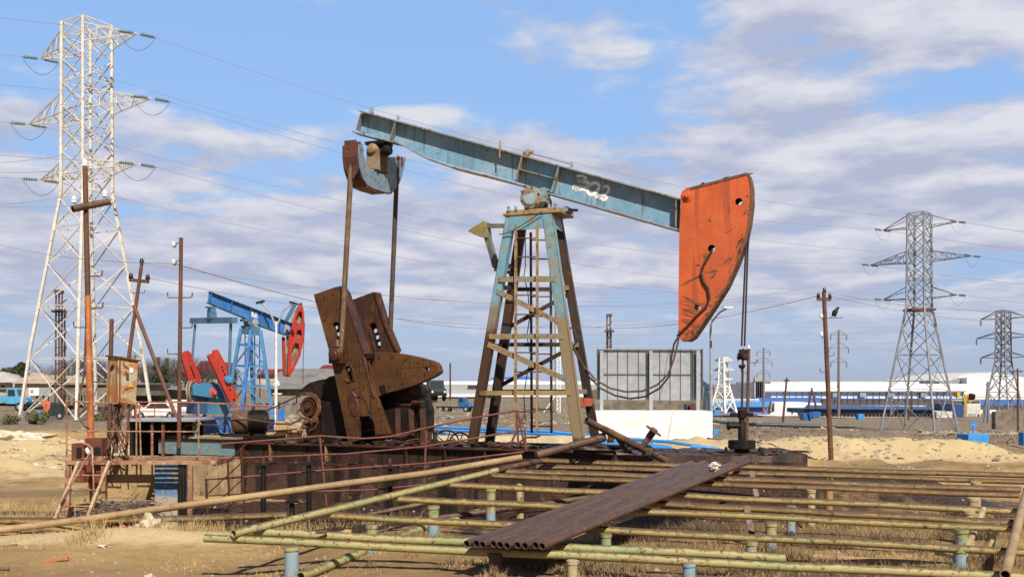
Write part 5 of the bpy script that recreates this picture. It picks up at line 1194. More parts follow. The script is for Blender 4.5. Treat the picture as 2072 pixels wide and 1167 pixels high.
# cover guard arch (dark sheet)
holed('belt_guard', poly([z5(*p) for p in ((150, 760), (200, 720), (270, 700), (345, 690), (400, 900), (430, 1080), (250, 1080), (262, 900), (230, 790))], -0.30), [], V*0.1, MT['oil'], PR)
MB().tube(PJ.onv(538, 831, -0.4), PJ.onv(616, 795, -0.4), 0.016, 0.016, 8).tube(PJ.onv(538, 873, -0.4), PJ.onv(600, 868, -0.4), 0.016, 0.016, 8).build('drive_belt', MT['cable'], PR)
# motor: axis between u and v
mc_ = PJ.onv(504, 853, -0.35); ax = (U*0.88+V*0.47).normalized(); st = mc_-ax*0.36
mm = mat('oily_motor_paint', (0.13, 0.075, 0.045), (0.07, 0.045, 0.035), 0.5, 2.5, (0.25, 0.13, 0.05), 0.2, 4, rough=0.32)
MB().lathe(st, ax, [(-0.05, 0.05), (-0.045, 0.13), (-0.02, 0.22), (0.03, 0.275), (0.10, 0.30), (0.36, 0.305), (0.365, 0.28)], 32).build('motor_housing', mm, PR)
mb = MB()
for k in range(11): t = 0.40+k*0.034; mb.lathe(st+ax*t, ax, [(0, 0.22), (0.001, 0.295), (0.014, 0.295), (0.015, 0.22)], 28)
mb.tube(st+ax*0.36, st+ax*0.80, 0.24, 0.24, 20); mb.tube(st+ax*0.8, st+ax*0.95, 0.06, 0.06, 12); mb.build('motor_fins', MT['oil'], PR)
mb = MB(); mb.box(mc_-Zv*0.31, 0.7, 0.42, 0.06, ax, ax.cross(Zv)*-1); mb.box(mc_-Zv*0.36+U*0.1, 1.5, 0.5, 0.08, U, V); mb.build('motor_mount', MT['oil'], PR)
for k in range(5): pass
MB().path([PJ.onv(*p, -0.75) for p in ((470, 848), (510, 849), (560, 857), (588, 858), (600, 852), (612, 845), (625, 846))], 0.022, 8).build('brake_lever', MT['rustpole'], PR)
# ---- skid base beam (I-section) under everything
def skid():
    for vv in (-1.02, 1.0):
        a = PJ.onv(455, 893, -1.02); b = PJ.onv(1245, 908, -1.02); ua, ub = PJ.uv(a)[0], PJ.uv(b)[0]
        zt = 1.30; mb = MB()
        mb.box(PJ.p((ua+ub)/2, vv, zt-0.02), ub-ua, 0.24, 0.04, U, V); mb.box(PJ.p((ua+ub)/2, vv, zt-0.47), ub-ua, 0.24, 0.04, U, V)
        mb.build('skid_flange', MT['oil'] if vv > 0 else MT['rustoil2'], PR)
        mb = MB(); mb.box(PJ.p((ua+ub)/2, vv, zt-0.245), ub-ua, 0.02, 0.41, U, V); mb.build('skid_web', MT['oilwall'], PR)
        if vv < 0:
            for px in (497, 551, 664, 826, 905, 985, 1110):
                u = PJ.uv(PJ.onv(px, 915, vv))[0]; MB().box(PJ.p(u, vv-0.065, zt-0.245), 0.022, 0.11, 0.40, U, V).build('skid_stiffener', MT['ladder'] if px in (551, 664) else MT['rustoil2'], PR)
    mb = MB()
    for px in (470, 520, 640, 760, 860, 955, 1060, 1172, 1235):
        u = PJ.uv(PJ.onv(px, 905, -1.0))[0]; mb.box(PJ.p(u, 0, zt-0.12), 0.16, 1.75, 0.2, U, V)
    mb.build('skid_cross_member', MT['oil'], PR)
skid()
for B, w in ((LB1, 0.32), (LB2, 0.34), (LB3, 0.42), (LB4, 0.3)):
    q = Vector((B.x, B.y, 1.31)); MB().box(q, w, 0.25, 0.03, U, V).build('foot_plate', MT['oil'], PR)
for px, py in ((1010, 880), (1178, 892), (995, 885)): pass
# foundation block
FNm = mat('foundation_concrete', (0.40, 0.30, 0.18), (0.30, 0.21, 0.12), 0.5, 1.1, (0.18, 0.11, 0.06), 0.18, 3, rough=0.85, bump=0.6, streak=(0.22, 0.14, 0.08), stf=0.35, sts=5)
FND = mat('foundation_oil_soaked', (0.050, 0.026, 0.019), (0.085, 0.045, 0.028), 0.45, 0.9, (0.16, 0.095, 0.045), 0.14, 2.5, rough=0.5, bump=0.7, streak=(0.02, 0.011, 0.008), stf=0.45, sts=5, spec=.5)
def foundation():
    a = PJ.uv(PJ.onv(487, 940, -1.22))[0]; b = PJ.uv(PJ.onv(1285, 940, -1.22))[0]; c0_ = PJ.uv(PJ.onv(352, 940, -1.22))[0]
    root = empty('foundation_block', PJ.p((a+b)/2, 0, -0.4), R(-22), 'oil-soaked concrete foundation block under the large pumpjack', 'foundation')
    def slab(u0, u1, v0_, v1_, z0, z1, nm, m_, seed):
        # front face subdivided and roughened
        mb = MB(); nu = int((u1-u0)/0.12); nz = 9; vs = []
        for j in range(nz+1):
            for i in range(nu+1):
                u = u0+(u1-u0)*i/nu; z = z0+(z1-z0)*j/nz; n_ = 0.035*mnoise.noise(Vector((u*1.7, z*1.7, seed)))+0.015*mnoise.noise(Vector((u*6, z*6, seed)))
                if i in (0, nu) or j == 0: n_ = 0
                vs.append(PJ.p(u, v0_-n_, z-(0.02*abs(mnoise.noise(Vector((u*3, 0, seed)))) if j == nz else 0)))
        m0 = (nu+1)*(nz+1)
        for i in range(nu+1): vs.append(PJ.p(u0+(u1-u0)*i/nu, v1_, z1-0.005))
        fs = [(j*(nu+1)+i, j*(nu+1)+i+1, (j+1)*(nu+1)+i+1, (j+1)*(nu+1)+i) for j in range(nz) for i in range(nu)]
        fs += [(nz*(nu+1)+i, nz*(nu+1)+i+1, m0+i+1, m0+i) for i in range(nu)]
        m1 = len(vs); vs += [PJ.p(u0, v1_, z0), PJ.p(u1, v1_, z0)]
        fs.append(tuple([j*(nu+1) for j in reversed(range(nz+1))])+(m1, m0)[::1]) if False else None
        fs.append(tuple([j*(nu+1) for j in range(nz+1)]+[m0, m1])); fs.append(tuple([j*(nu+1)+nu for j in reversed(range(nz+1))]+[m1+1, m0+nu])); 
        fs.append((m1+1, m1)+tuple(m0+i for i in range(nu+1)))
        mb.add(vs, fs, False); return mb.build(nm, m_, root)
    slab(a, b, -1.22, 1.35, -0.5, 0.835, 'block', FND, 2)
    slab(c0_, a-0.004, -1.24, 1.1, -0.5, 0.95, 'plain_end_block', FNm, 5)
    # ledge strip on top of the block edge
    mb = MB(); mb.box(PJ.p((a+b)/2, -1.16, 0.86), b-a-0.1, 0.1, 0.045, U, V); mb.build('edge_angle', MT['rustoil2'], root)
foundation()
# painted steel tank / box on the left of the foundation
def tealbox():
    v = -1.05
    a = PJ.onv(324, 889, v); b = PJ.onv(478, 889, v); ua, ub = PJ.uv(a)[0], PJ.uv(b)[0]
    root = empty('steel_tank', PJ.p((ua+ub)/2, 0, 0.95), R(-22), 'low teal painted steel tank at the left end of the foundation', 'tank')
    MB().box(PJ.p((ua+ub)/2-0.05, -0.5, 1.14), ub-ua, 1.1, 0.34, U, V).build('tank_side', MT['teal'], root)
    MB().box(PJ.p((ua+ub)/2-0.05, -0.5, 1.325), ub-ua+0.06, 1.18, 0.03, U, V).build('tank_rim', MT['oil'], root)
    MB().box(PJ.p((ua+ub)/2-0.05, -0.48, 1.36), ub-ua-0.2, 0.8, 0.04, U, V).build('tank_lid', MT['concrete'], root)
    a = PJ.onv(395, 889, -0.8)
    mb = MB(); mb.lathe(a, Zv, [(-0.05, 0.1), (0.05, 0.1), (0.06, 0.055), (0.16, 0.05), (0.17, 0.075), (0.48, 0.07), (0.5, 0.03)], 14); mb.tube(a+Zv*0.38, a+Zv*0.38+U*0.16, 0.04, 0.04, 10); mb.build('valve', mat('pale_green_valve', (0.28, 0.36, 0.32), (0.2, .22, .2), .4, 6, rough=.6), root)
    mb = MB(); a = PJ.onv(372, 889, -0.95); mb.path([a+Zv*0, a+Zv*0.30, a+Zv*0.34+U*0.06, a+Zv*0.36+U*0.16, a+Zv*0.36+U*1.2], 0.018, 8); mb.build('bent_pipe', MT['rustpole'], root)
tealbox()

# ================================================================== small pumpjack
DP = 50.0
QJ = Frame((512-CX)/F*DP, DP, 0.0, R(43)); QR = empty('pumpjack', (QJ.o.x, QJ.o.y, 0.1), R(43), 'smaller bright blue pumpjack with red crank weights and a red horse head', 'pumpjack')
z4 = lambda x, y: (340+x/3.242, 560+y/3.242)
def q4(pts, v): return [QJ.onv(*z4(*p), v) for p in pts]
W = QJ.V; X2 = QJ.U
mb = MB(); mb.prism(q4(((272, 100), (815, 310), (806, 392), (610, 322), (500, 268), (345, 205), (265, 168)), 0.0), W*0.02); 
mb.build('walking_beam', MT['b2'], QR)
def fl2(pts, name, t=0.03, fw=0.17):
    mb = MB(); c = [QJ.onv(*z4(*p), 0) for p in pts]
    for a, b in zip(c, c[1:]):
        d = (b-a).normalized(); nr = d.cross(W).normalized(); nr = nr if nr.z > 0 else -nr
        mb.hexa([a-W*fw, b-W*fw, b+W*fw, a+W*fw], [q+nr*t for q in (a-W*fw, b-W*fw, b+W*fw, a+W*fw)])
    mb.build(name, MT['b2d'], QR)
fl2(((268, 100), (818, 313)), 'top_flange'); fl2(((258, 170), (345, 208), (500, 272), (610, 326), (808, 396)), 'bottom_flange')
for (x0, y0, x1, y1) in ((276, 106, 268, 164), (412, 156, 404, 222), (535, 203, 528, 280), (605, 232, 598, 316), (728, 280, 722, 360), (806, 312, 800, 388)):
    a = QJ.onv(*z4(x0, y0), 0); b = QJ.onv(*z4(x1, y1), 0)
    for s in (-1, 1):
        mb = MB(); mb.hexa([a+W*0.02*s, a+X2*0.02+W*0.02*s, b+X2*0.02+W*0.02*s, b+W*0.02*s], [q+W*0.15*s for q in (a, a+X2*0.02, b+X2*0.02, b)]); mb.build('stiffener', MT['b2'], QR)
MB().prism([QJ.onv(*z4(*p), -0.012) for p in ((768, 300), (800, 312), (795, 375), (762, 362))], -W*0.012).build('white_patch', MT['panel'], QR)
# painted number 368 as strokes
def seg(mb, pts, w=3.6):
    for (x0, y0), (x1, y1) in zip(pts, pts[1:]):
        a = QJ.onv(*z4(x0, y0), -0.014); b = QJ.onv(*z4(x1, y1), -0.014); mb.bar(a, b, 0.016, w/3.242/F*DP*1.1, Zv if abs(x1-x0) > abs(y1-y0) else None) if False else mb.tube(a, b, w/3.242/F*DP*0.6, None, 6)
mb = MB(); seg(mb, ((541, 226), (552, 228), (553, 238), (545, 241), (553, 245), (553, 258), (541, 257))); mb.build('painted_digit', MT['paintw'], QR)['label'] = 'white digit 3'
mb = MB(); seg(mb, ((567, 234), (559, 234), (558, 264), (567, 267), (568, 251), (559, 249))); mb.build('painted_digit', MT['paintw'], QR)['label'] = 'white digit 6'
mb = MB(); seg(mb, ((574, 237), (584, 240), (583, 271), (573, 268), (574, 237))); seg(mb, ((574, 253), (583, 255))); mb.build('painted_digit', MT['paintw'], QR)['label'] = 'white digit 8'
# head
hp = ((880, 170), (892, 230), (896, 300), (890, 420), (868, 520), (835, 590), (800, 655), (786, 640), (788, 500), (792, 400), (815, 325), (820, 300), (838, 240))
def hx(pts, v): return q4(pts, v)
hl = [((862, 222), (880, 235), (880, 290), (868, 318), (846, 300), (840, 270)), ((852, 342), (872, 345), (878, 375), (862, 410), (846, 400), (843, 365)), ((835, 430), (858, 440), (860, 480), (838, 560), (812, 600), (808, 540), (815, 470))]
holed('horse_head', q4(hp, -0.22), [q4(h, -0.22) for h in hl], W*0.03, MT['red'], QR)
holed('head_plate_rear', [p+W*0.24 for p in q4(hp, -0.22)], [], W*0.03, mat('inner_head_tan', (.20, .13, .09), (.35, .3, .22), .4, 1.2, rough=.7), QR)
MB().prism(q4(((752, 392), (768, 396), (772, 652), (758, 640)), 0.12), W*0.1).build('head_back_bar', MT['red'], QR)
o_ = q4(hp, -0.22); mb = MB()
for i in range(0, 7): a, b = o_[i], o_[i+1]; mb.hexa([a+W*0.03, b+W*0.03, b+W*0.24, a+W*0.24], [k-X2*0.03 for k in (a+W*0.03, b+W*0.03, b+W*0.24, a+W*0.24)])
mb.build('head_arc', MT['red'], QR)
mb = MB(); mb.bar(QJ.onv(*z4(830, 185), 0.15), QJ.onv(*z4(775, 290), 0.15), 0.06, 0.2); mb.bar(QJ.onv(*z4(870, 175), 0), QJ.onv(*z4(830, 185), 0.15), 0.1, 0.06); mb.build('head_brace', MT['b2d'], QR)
MB().path([QJ.onv(*z4(893, 300), 0)+X2*.03, QJ.onv(*z4(876, 520), 0)+X2*.1, QJ.onv(*z4(874, 700), 0)+X2*.1], 0.018, 6).build('bridle_cable', MT['cable'], QR)
# saddle
mb = MB(); c = QJ.onv(*z4(545, 300), -0.25); mb.lathe(c, W, [(0, .16), (.5, .16)], 16); mb.box(c+W*0.25+Zv*0.12, 0.7, 0.5, 0.12, X2, W); mb.build('saddle_bearing', MT['b2d'], QR)
MB().lathe(QJ.onv(*z4(575, 298), -0.3), W, [(0, .05), (.02, .17), (.2, .17)], 16).build('bearing_cover', MT['panel'], QR)
# frame
def q(px, py, v): return QJ.onv(*z4(px, py), v)
ft = [q(545, 350, -0.35), q(606, 352, -0.35), q(478, 340, 0.30), q(540, 340, 0.32)]
fb = [q(482, 900, -0.85), q(700, 1000, -0.85), q(405, 760, 0.9), q(560, 860, 0.9)]
# make the feet reach one level
for i in range(4):
    d = fb[i]-ft[i]; t = (0.85-ft[i].z)/d.z; fb[i] = ft[i]+d*t
for i in range(4): MB().bar(ft[i], fb[i], 0.17, 0.15).build('leg', MT['b2'] if i == 0 else MT['b2l'], QR)
MB().hexa([ft[0]-Zv*0.25, ft[1]-Zv*0.25, ft[3]-Zv*0.25, ft[2]-Zv*0.25], [k+Zv*0.16 for k in (ft[0], ft[1], ft[3], ft[2])]).build('frame_head', MT['b2d'], QR)
for i, j in ((0, 1), (0, 2), (2, 3), (1, 3)):
    for f in (0.17, 0.40, 0.62, 0.9): MB().bar(ft[i].lerp(fb[i], f), ft[j].lerp(fb[j], f), 0.06, 0.10).build('cross_brace', MT['b2l'], QR)
for i, j in ((0, 1), (0, 2)):
    for k, (f, g_) in enumerate(((0.17, 0.40), (0.62, 0.40), (0.62, 0.9))): MB().bar(ft[i].lerp(fb[i], f if k != 1 else f), ft[j].lerp(fb[j], g_), 0.05, 0.08).build('diagonal_brace', MT['b2l'], QR)
mb = MB()
for x in (505, 568, 600):
    mb.bar(q(x, 372, 0.2), q(x+3, 850, 0.5), 0.045, 0.045)
for k in range(12): y = 395+k*36; mb.tube(q(505, y, 0.2+.3*k/12), q(568, y, 0.2+.3*k/12), 0.014, 0.014, 6)
mb.build('ladder', MT['b2d'], QR)
# equaliser, pitmans
cq = QJ.onv(*z4(300, 285), 0); 
a = QJ.onu(*z4(160, 288), QJ.uv(cq)[0]); b = QJ.onu(*z4(438, 284), QJ.uv(cq)[0])
mb = MB(); mb.bar(a, b, 0.3, 0.27, Zv); mb.build('equalizer_beam', MT['b2d'], QR)
mb = MB(); cc3 = QJ.onv(*z4(300, 222), -0.2); mb.lathe(cc3, W, [(0, .13), (.1, .16), (.4, .16), (.5, .1)], 14); mb.box(cc3+W*0.2-Zv*0.22, 0.35, 0.35, 0.3, X2, W); mb.box(cc3+W*.2+Zv*0.17, 0.5, 0.35, 0.08, X2, W); mb.build('tail_bearing', MT['b2d'], QR)
qa = QJ.onu(*z4(178, 310), QJ.uv(cq)[0]); vf2 = QJ.uv(qa)[1]
qb = QJ.onu(*z4(412, 306), QJ.uv(cq)[0]); vn2 = QJ.uv(qb)[1]
MB().tube(qa, QJ.onv(*z4(150, 640), vf2), 0.06, 0.06, 10).build('pitman_arm', MT['b2d'], QR)
MB().tube(qb, QJ.onv(*z4(400, 665), vn2), 0.07, 0.065, 10).build('pitman_arm', MT['b2d'], QR)
nr = [(266, 520), (275, 508), (300, 500), (303, 482), (328, 474), (388, 585), (392, 660), (468, 792), (440, 812), (432, 790), (415, 842)]
slotn = [q4(((345, 585), (355, 580), (392, 660), (384, 672), (372, 665)), vn2-0.12)]
holed('crank_weight', q4(nr, vn2-0.12), [], W*0.22, MT['red'], QR, bevel=0.01)
mb = MB()
for x, y in ((353, 592), (362, 616), (371, 640), (408, 740)): c_ = QJ.onv(*z4(x, y), vn2-0.125); mb.tube(c_, c_-W*0.004, 0.045, 0.045, 12)
mb.build('pin_hole_shade', MT['opening_shade'], QR)  # black discs painted for the shade in the pin holes
MB().prism(q4(((343, 582), (352, 580), (388, 660), (380, 664)), vn2-0.118), -W*0.008).build('slot_shade', mat('red_shade', (0.3, 0.02, 0.015), rough=.5), QR)  # darker red strip, the slot's shade put into colour
fr_ = [(88, 510), (110, 490), (133, 482), (150, 500), (168, 545), (215, 650), (213, 695), (180, 690), (140, 690)]
holed('crank_weight', q4(fr_, vf2-0.1), [], W*0.22, MT['red'], QR, bevel=0.01)
holed('slot_shade', q4(((142, 585), (150, 582), (182, 668), (172, 665)), vf2-0.104), [], -W*0.004, MT['opening_shade'], QR)  # black strip standing for the shaded slot of the far weight
MB().lathe(QJ.onv(*z4(400, 672), vn2-0.3), W, [(0, .08), (.02, .17), (.2, .17)], 14).build('wrist_pin_bearing', MT['b2l'], QR)
MB().tube(q(425, 680, vn2-.2), q(500, 625, vn2-.2), 0.02, 0.02, 6).build('brake_rod', MT['cable'], QR)
# gearbox
gm = MT['b2d']
holed('gearbox', q4(((255, 700), (300, 690), (345, 715), (375, 780), (395, 890), (255, 890), (248, 780)), -0.5), [], W*1.0, mat('navy_gearbox', (0.03, 0.09, 0.22), (0.05, .13, .25), .4, 2, rough=.45), QR)
holed('reducer_case', q4(((165, 712), (190, 702), (285, 698), (322, 730), (330, 800), (165, 775)), -1.1), [], W*0.5, mat('teal_gear_case', (0.05, 0.21, 0.37), (0.06, 0.17, 0.28), .4, 3, rough=.4), QR, bevel=.02)
mb = MB(); c_ = QJ.onv(*z4(295, 755), -1.1); mb.lathe(c_, -W, [(0, .22), (.06, .20), (.07, .1), (.2, .1)], 18); mb.build('shaft_boss', mat('pink_boss', (0.45, 0.1, 0.1), rough=.5), QR)
holed('navy_pedestal', q4(((185, 780), (262, 780), (256, 900), (180, 900)), -0.8), [], W*1.0, MT['fnavy'], QR)
holed('gearbox_pedestal', q4(((262, 800), (345, 790), (380, 830), (402, 900), (255, 900)), -0.9), [], W*1.2, mat('teal_pedestal', (0.045, 0.15, 0.24), (0.06, .19, .29), .4, 2, rough=.45), QR)
# belt wheel
wc = QJ.onv(*z4(140, 750), -0.9); wd = (X2*0.75+W*-0.66).normalized(); wx = wd.cross(Zv).normalized(); mb = MB(); r_ = 0.46
mb.path([wc+wx*r_*cos(a)+Zv*r_*sin(a) for a in np.linspace(0, 2*pi, 29)[:-1]], 0.035, 6, True); mb.path([wc+wd*.12+wx*r_*cos(a)+Zv*r_*sin(a) for a in np.linspace(0, 2*pi, 29)[:-1]], 0.035, 6, True)
for k in range(6): a = k*pi/3; mb.tube(wc, wc+wx*r_*cos(a)+Zv*r_*sin(a), 0.03, 0.03, 6)
mb.build('belt_wheel', mat('sand_wheel', (0.33, 0.25, 0.18), rough=.6), QR)
# skid and box base: placed so the front edge sits where the photo has it
sb_ = [atz(*z4(*p), 0.2) for p in ((140, 1030), (432, 1028), (715, 1015), (715, 965))]
a = atz(*z4(140, 1030), 0.2); b = atz(*z4(720, 1015), 0.2); dd = (b-a).normalized(); nn = Vector((-dd.y, dd.x, 0))
MB().hexa([a, a+dd*4.35, a+dd*4.35+nn*2.6, a+nn*2.6], [k+Zv*0.72 for k in (a, a+dd*4.0, a+dd*4.0+nn*2.6, a+nn*2.6)]).build('skid_base', MT['b2'], QR)
b2_ = a+dd*3.2; MB().hexa([a+Zv*0.725-nn*.05, a+dd*2.9+Zv*0.725-nn*.05, a+dd*2.9+nn*2.3+Zv*0.725, a+nn*2.3+Zv*0.725], [k+Zv*0.06 for k in (a+Zv*0.725-nn*.05, a+dd*2.9+Zv*0.725-nn*.05, a+dd*2.9+nn*2.3+Zv*0.725, a+nn*2.3+Zv*0.725)]).build('skid_deck', MT['fnavy'], QR)
MB().hexa([b+nn*0.0, b+dd*0.4, b+dd*0.4+nn, b+nn], [k+Zv*1.15 for k in (b, b+dd*0.4, b+dd*0.4+nn, b+nn)]).build('end_post', MT['b2'], QR)
# red guard fence round the small pumpjack
def guard():
    A = atz(*(275, 872), 0.2); B = atz(*(560, 880), 0.2); C_ = at(270, 850, 60); C_.z = .1
    root = empty('guard_railing', A, 0, 'thin red guard railing round the smaller blue pumpjack', 'railing')
    h = 1.35
    segs = [(A, B, 7), (A, C_, 5), (C_, C_+Vector((3.2, .5, 0)), 8)]
    for (p, q_, n) in segs:
        mb = MB()
        for i in range(n+1): t = p.lerp(q_, i/n); mb.tube(t, t+Zv*h, 0.022, 0.022, 6)
        mb.build('post', MT['red'], root); mb = MB()
        for z in (0.25, 0.7, 1.05, 1.33): mb.tube(p+Zv*z, q_+Zv*z, 0.02, 0.02, 6)
        mb.build('rail', MT['red'], root)
guard()

# oily clutter lying on the skid and on the foundation ledge
def clutter():
    rr = random.Random(31); mb = MB()
    for k in range(70):
        px = rr.uniform(560, 1230); v = rr.uniform(-1.1, -0.3); a = PJ.onv(px, 900, v); u = PJ.uv(a)[0]; s_ = rr.uniform(.03, .12)
        mb.blob(PJ.p(u, v, 1.31+s_*.2), s_*1.6, s_, s_*.6, k, .7, 1)
    for k in range(60):
        px = rr.uniform(490, 1150); a = PJ.onv(px, 940, -1.15); u = PJ.uv(a)[0]; s_ = rr.uniform(.02, .07); mb.blob(PJ.p(u, -1.16, .88), s_*1.8, s_, s_*.6, k+99, .7, 1)
    mb.build('oily_clods', MT['oilwall'], PR)['kind'] = 'stuff'
    for k in range(11):
        px = rr.uniform(570, 1180); v = rr.uniform(-0.95, -0.45); a = PJ.onv(px, 895, v); u = PJ.uv(a)[0]; L_ = rr.uniform(.4, 1.3); an = rr.uniform(-.5, .5); z = 1.34+rr.uniform(0, .05)
        pts = [PJ.p(u+L_*(t/6-.5)*cos(an), v+L_*(t/6-.5)*sin(an)*.5, z+.04*sin(t*1.3+k)+(.25 if k % 4 == 0 else .0)*(t/6)) for t in range(7)]
        MB().path(pts, rr.choice([.014, .02, .03]), 8).build('loose_bar', MT['rustoil2'] if k % 2 else MT['rustpole'], PR)
    for k, px in enumerate((585, 607, 880, 1235)):
        a = PJ.onv(px, 890, -0.7); MB().lathe(a, Zv, [(-.05, .07), (.02, .075), (.03, .05), (.16, .045), (.17, .07), (.22, .06)], 12).build('oily_fitting', MT['rustoil2'], PR)
    # drips of oil down the skid web
    for k in range(16):
        px = rr.uniform(500, 1150); a = PJ.onv(px, 930, -1.035); u = PJ.uv(a)[0]; h = rr.uniform(.1, .38); MB().box(PJ.p(u, -1.0345, 1.25-h/2), rr.uniform(.015, .05), .006, h, U, V).build('oil_run', MT['oil'], PR)
clutter()
# bolt heads and grease collars on the crank faces
mb = MB()
for x, y in ((250, 210), (300, 190), (350, 170), (300, 330), (330, 480), (560, 700), (590, 800), (640, 880), (450, 1000), (470, 760), (640, 560), (720, 560), (800, 575), (880, 590), (700, 740), (780, 720)):
    v_ = -SP-.10 if x < 560 or (y > 750 and x < 660) else -SP+.035
    c = PJ.onv(*z5(x, y), v_); mb.tube(c+V*.005, c-V*0.022, 0.022, 0.02, 6)
build_each(mb, 'bolt_head', MT['rustoil2'], PR)
# ================================================================== pipe rack
def rk(px, py, dz=0.0):
    # point on the gently rising plane of the rack: z = .55 + .085 (y-12)
    k = (py-HZ)/F; y = (EYE+0.47-dz)/(k+0.085); return at(px, py, y)
def rack():
    root = empty('pipe_rack', rk(1300, 1050)-Zv*0.5, 0, 'welded rack of rusty green and yellow pipes laid on short posts', 'pipe rack')
    def rail(p, q, rpx, m_, dz=0, extra=(0, 0)):
        a = rk(*p, dz); b = rk(*q, dz); r = rpx/F*(a.y+b.y)/2; d = (b-a).normalized(); a = a-d*extra[0]; b = b+d*extra[1]
        n = 9; pts = [a.lerp(b, i/n)+Zv*(0.008*sin(i*1.9+p[0])-(0.0 if 0 < i < n else 0)) for i in range(n+1)]
        mb = MB(); 
        mb.path(pts, r, 14)
        for f in (0.13+0.1*((p[1]*7) % 1), 0.47+.2*((q[1]*3) % 1), 0.83):
            c = a.lerp(b, f)+Zv*0.004; w_ = 0.05 if r < .05 else .035; mb.lathe(c-d*w_, d, [(0, r*1.01), (0.006, r*1.06), (2*w_-.006, r*1.06), (2*w_, r*1.01)], 14)
        return mb.build('rail', m_, root)
    pg, py_, pm_ = MT['pipegreen'], MT['pipeyel'], MT['pipemix']
    rail((1095, 932), (2072, 962), 5.6, py_, 0, (0, 2.5)); rail((1086, 943), (2072, 974), 5.4, py_, 0, (0, 2.5))
    rail((1003, 952), (2065, 991), 6.0, py_); rail((995, 962), (2062, 1002), 5.7, py_)
    rail((906, 981), (2059, 1034), 6.6, pm_)
    rail((1302, 1017), (2050, 1057), 7.2, py_); rail((795, 1008), (2047, 1070.5), 7.0, pm_)
    rail((656, 1042), (2072, 1116), 7.7, pm_, 0, (0, 1.5))
    rail((490, 1075), (1589, 1128), 9.0, pg); rail((414.5, 1088), (2072, 1168), 8.8, pg, 0, (0, 1.0))
    # diagonal carrying pipe on the left, open end toward us
    a = rk(472, 1079, 0.1); b = rk(1006, 951, 0.05); 
    MB().pipe(a, b, 8.6/F*a.y, 0.012, 18).build('edge_pipe', pg, root)
    MB().tube(b-(b-a).normalized()*0.02, rk(1093, 932, 0.05), 6.2/F*b.y, None, 14).build('edge_pipe', MT['pipedark'], root)
    c_ = rk(1088, 921, 0.10); d_ = rk(1215, 885, 0.12)
    c_ = at(1085, 921, 18.0); d_ = at(1218, 885, 18.6)
    MB().tube(c_, d_, 0.075, 0.07, 14).lathe(d_-(d_-c_).normalized()*0.15, d_-c_, [(0, .085), (.08, .09), (.2, .085)], 14).build('extension_pipe', MT['pipedark'], root)
    # right hand cross pipe
    a = rk(2034, 1162, 0.15); b = rk(2078, 990, 0.15); MB().pipe(a, b, 10.5/F*a.y, 0.012, 18).build('cross_pipe', MT['steeltan'], root)
    # posts
    def post(px, y0, r, m_, cap=True):
        t = rk(px, y0); g = gzs(t.x, t.y)-0.05; R_ = r/F*t.y; t2 = Vector((t.x, t.y, t.z-0.03)); 
        p = MB().tube(Vector((t.x, t.y, g)), t2, R_, R_, 16).build('post', m_, root)
        if cap: mb = MB(); mb.lathe(t2-Zv*0.02, Zv, [(0, R_*1.15), (0.045, R_*1.15), (0.05, R_*0.9)], 14); mb.build('post_cap', m_, p)
    pgm, pym = MT['postgreen'], MT['postyel']
    post(590, 1104, 14.5, pgm); post(877, 1022, 11, pgm); post(993, 987, 9.5, pgm); post(1052, 962, 8, pym); post(752, 1060, 11, pgm); post(1002, 1118, 13, MT['pipedark'])
    post(1158, 1132, 10.5, pym); post(1394, 1136, 13, pgm); post(1560, 1056, 11, pgm); post(1520, 1094, 11, pgm); post(1641, 990, 8.5, pym); post(1600, 1022, 9, pgm)
    post(1677, 958, 8, py_); post(1968, 1006, 9.5, pym); post(1960, 1032, 11, pym); post(1946, 1070, 12.5, pgm); post(1942, 1108, 12, pgm); post(1226, 1078, 10.5, pgm); post(1975, 974, 9, pym)
    # low pipe clamps and a strap
    mb = MB(); a = rk(2004, 1010); 
    for x, y in ((1527, 962), (1518, 1035)):
        q_ = rk(x, y); mb.bar(q_+Vector((-0.02, 0.15, 0.07)), q_+Vector((0.01, -0.1, -0.35)), 0.09, 0.012)
    mb.build('steel_strap', MT['pipedark'], root)
    mb = MB(); q_ = rk(650, 1088); mb.hexa([q_+Vector((-.07, -.05, .06)), q_+Vector((.07, -.05, .06)), q_+Vector((.07, .03, .06)), q_+Vector((-.07, .03, .06))], [q_+Vector((-.06, -.05, .1)), q_+Vector((.09, -.05, .12)), q_+Vector((.08, .03, .1)), q_+Vector((-.05, .03, .07))]); mb.build('bent_bracket', MT['pipedark'], root)
    mb = MB(); a = rk(1440, 1010); 
    a = rk(2020, 1060, .03); b = rk(1988, 1140, -.5); mb.bar(Vector((b.x, b.y, gzs(b.x, b.y))), a, 0.09, 0.05); a = rk(1990, 1030, 0.03); b = rk(1938, 1165, -.4); mb.tube(Vector((b.x, b.y, gzs(b.x, b.y))), a, 0.045, 0.045, 10); mb.build('diagonal_strut', MT['postyel'], root)
rack()
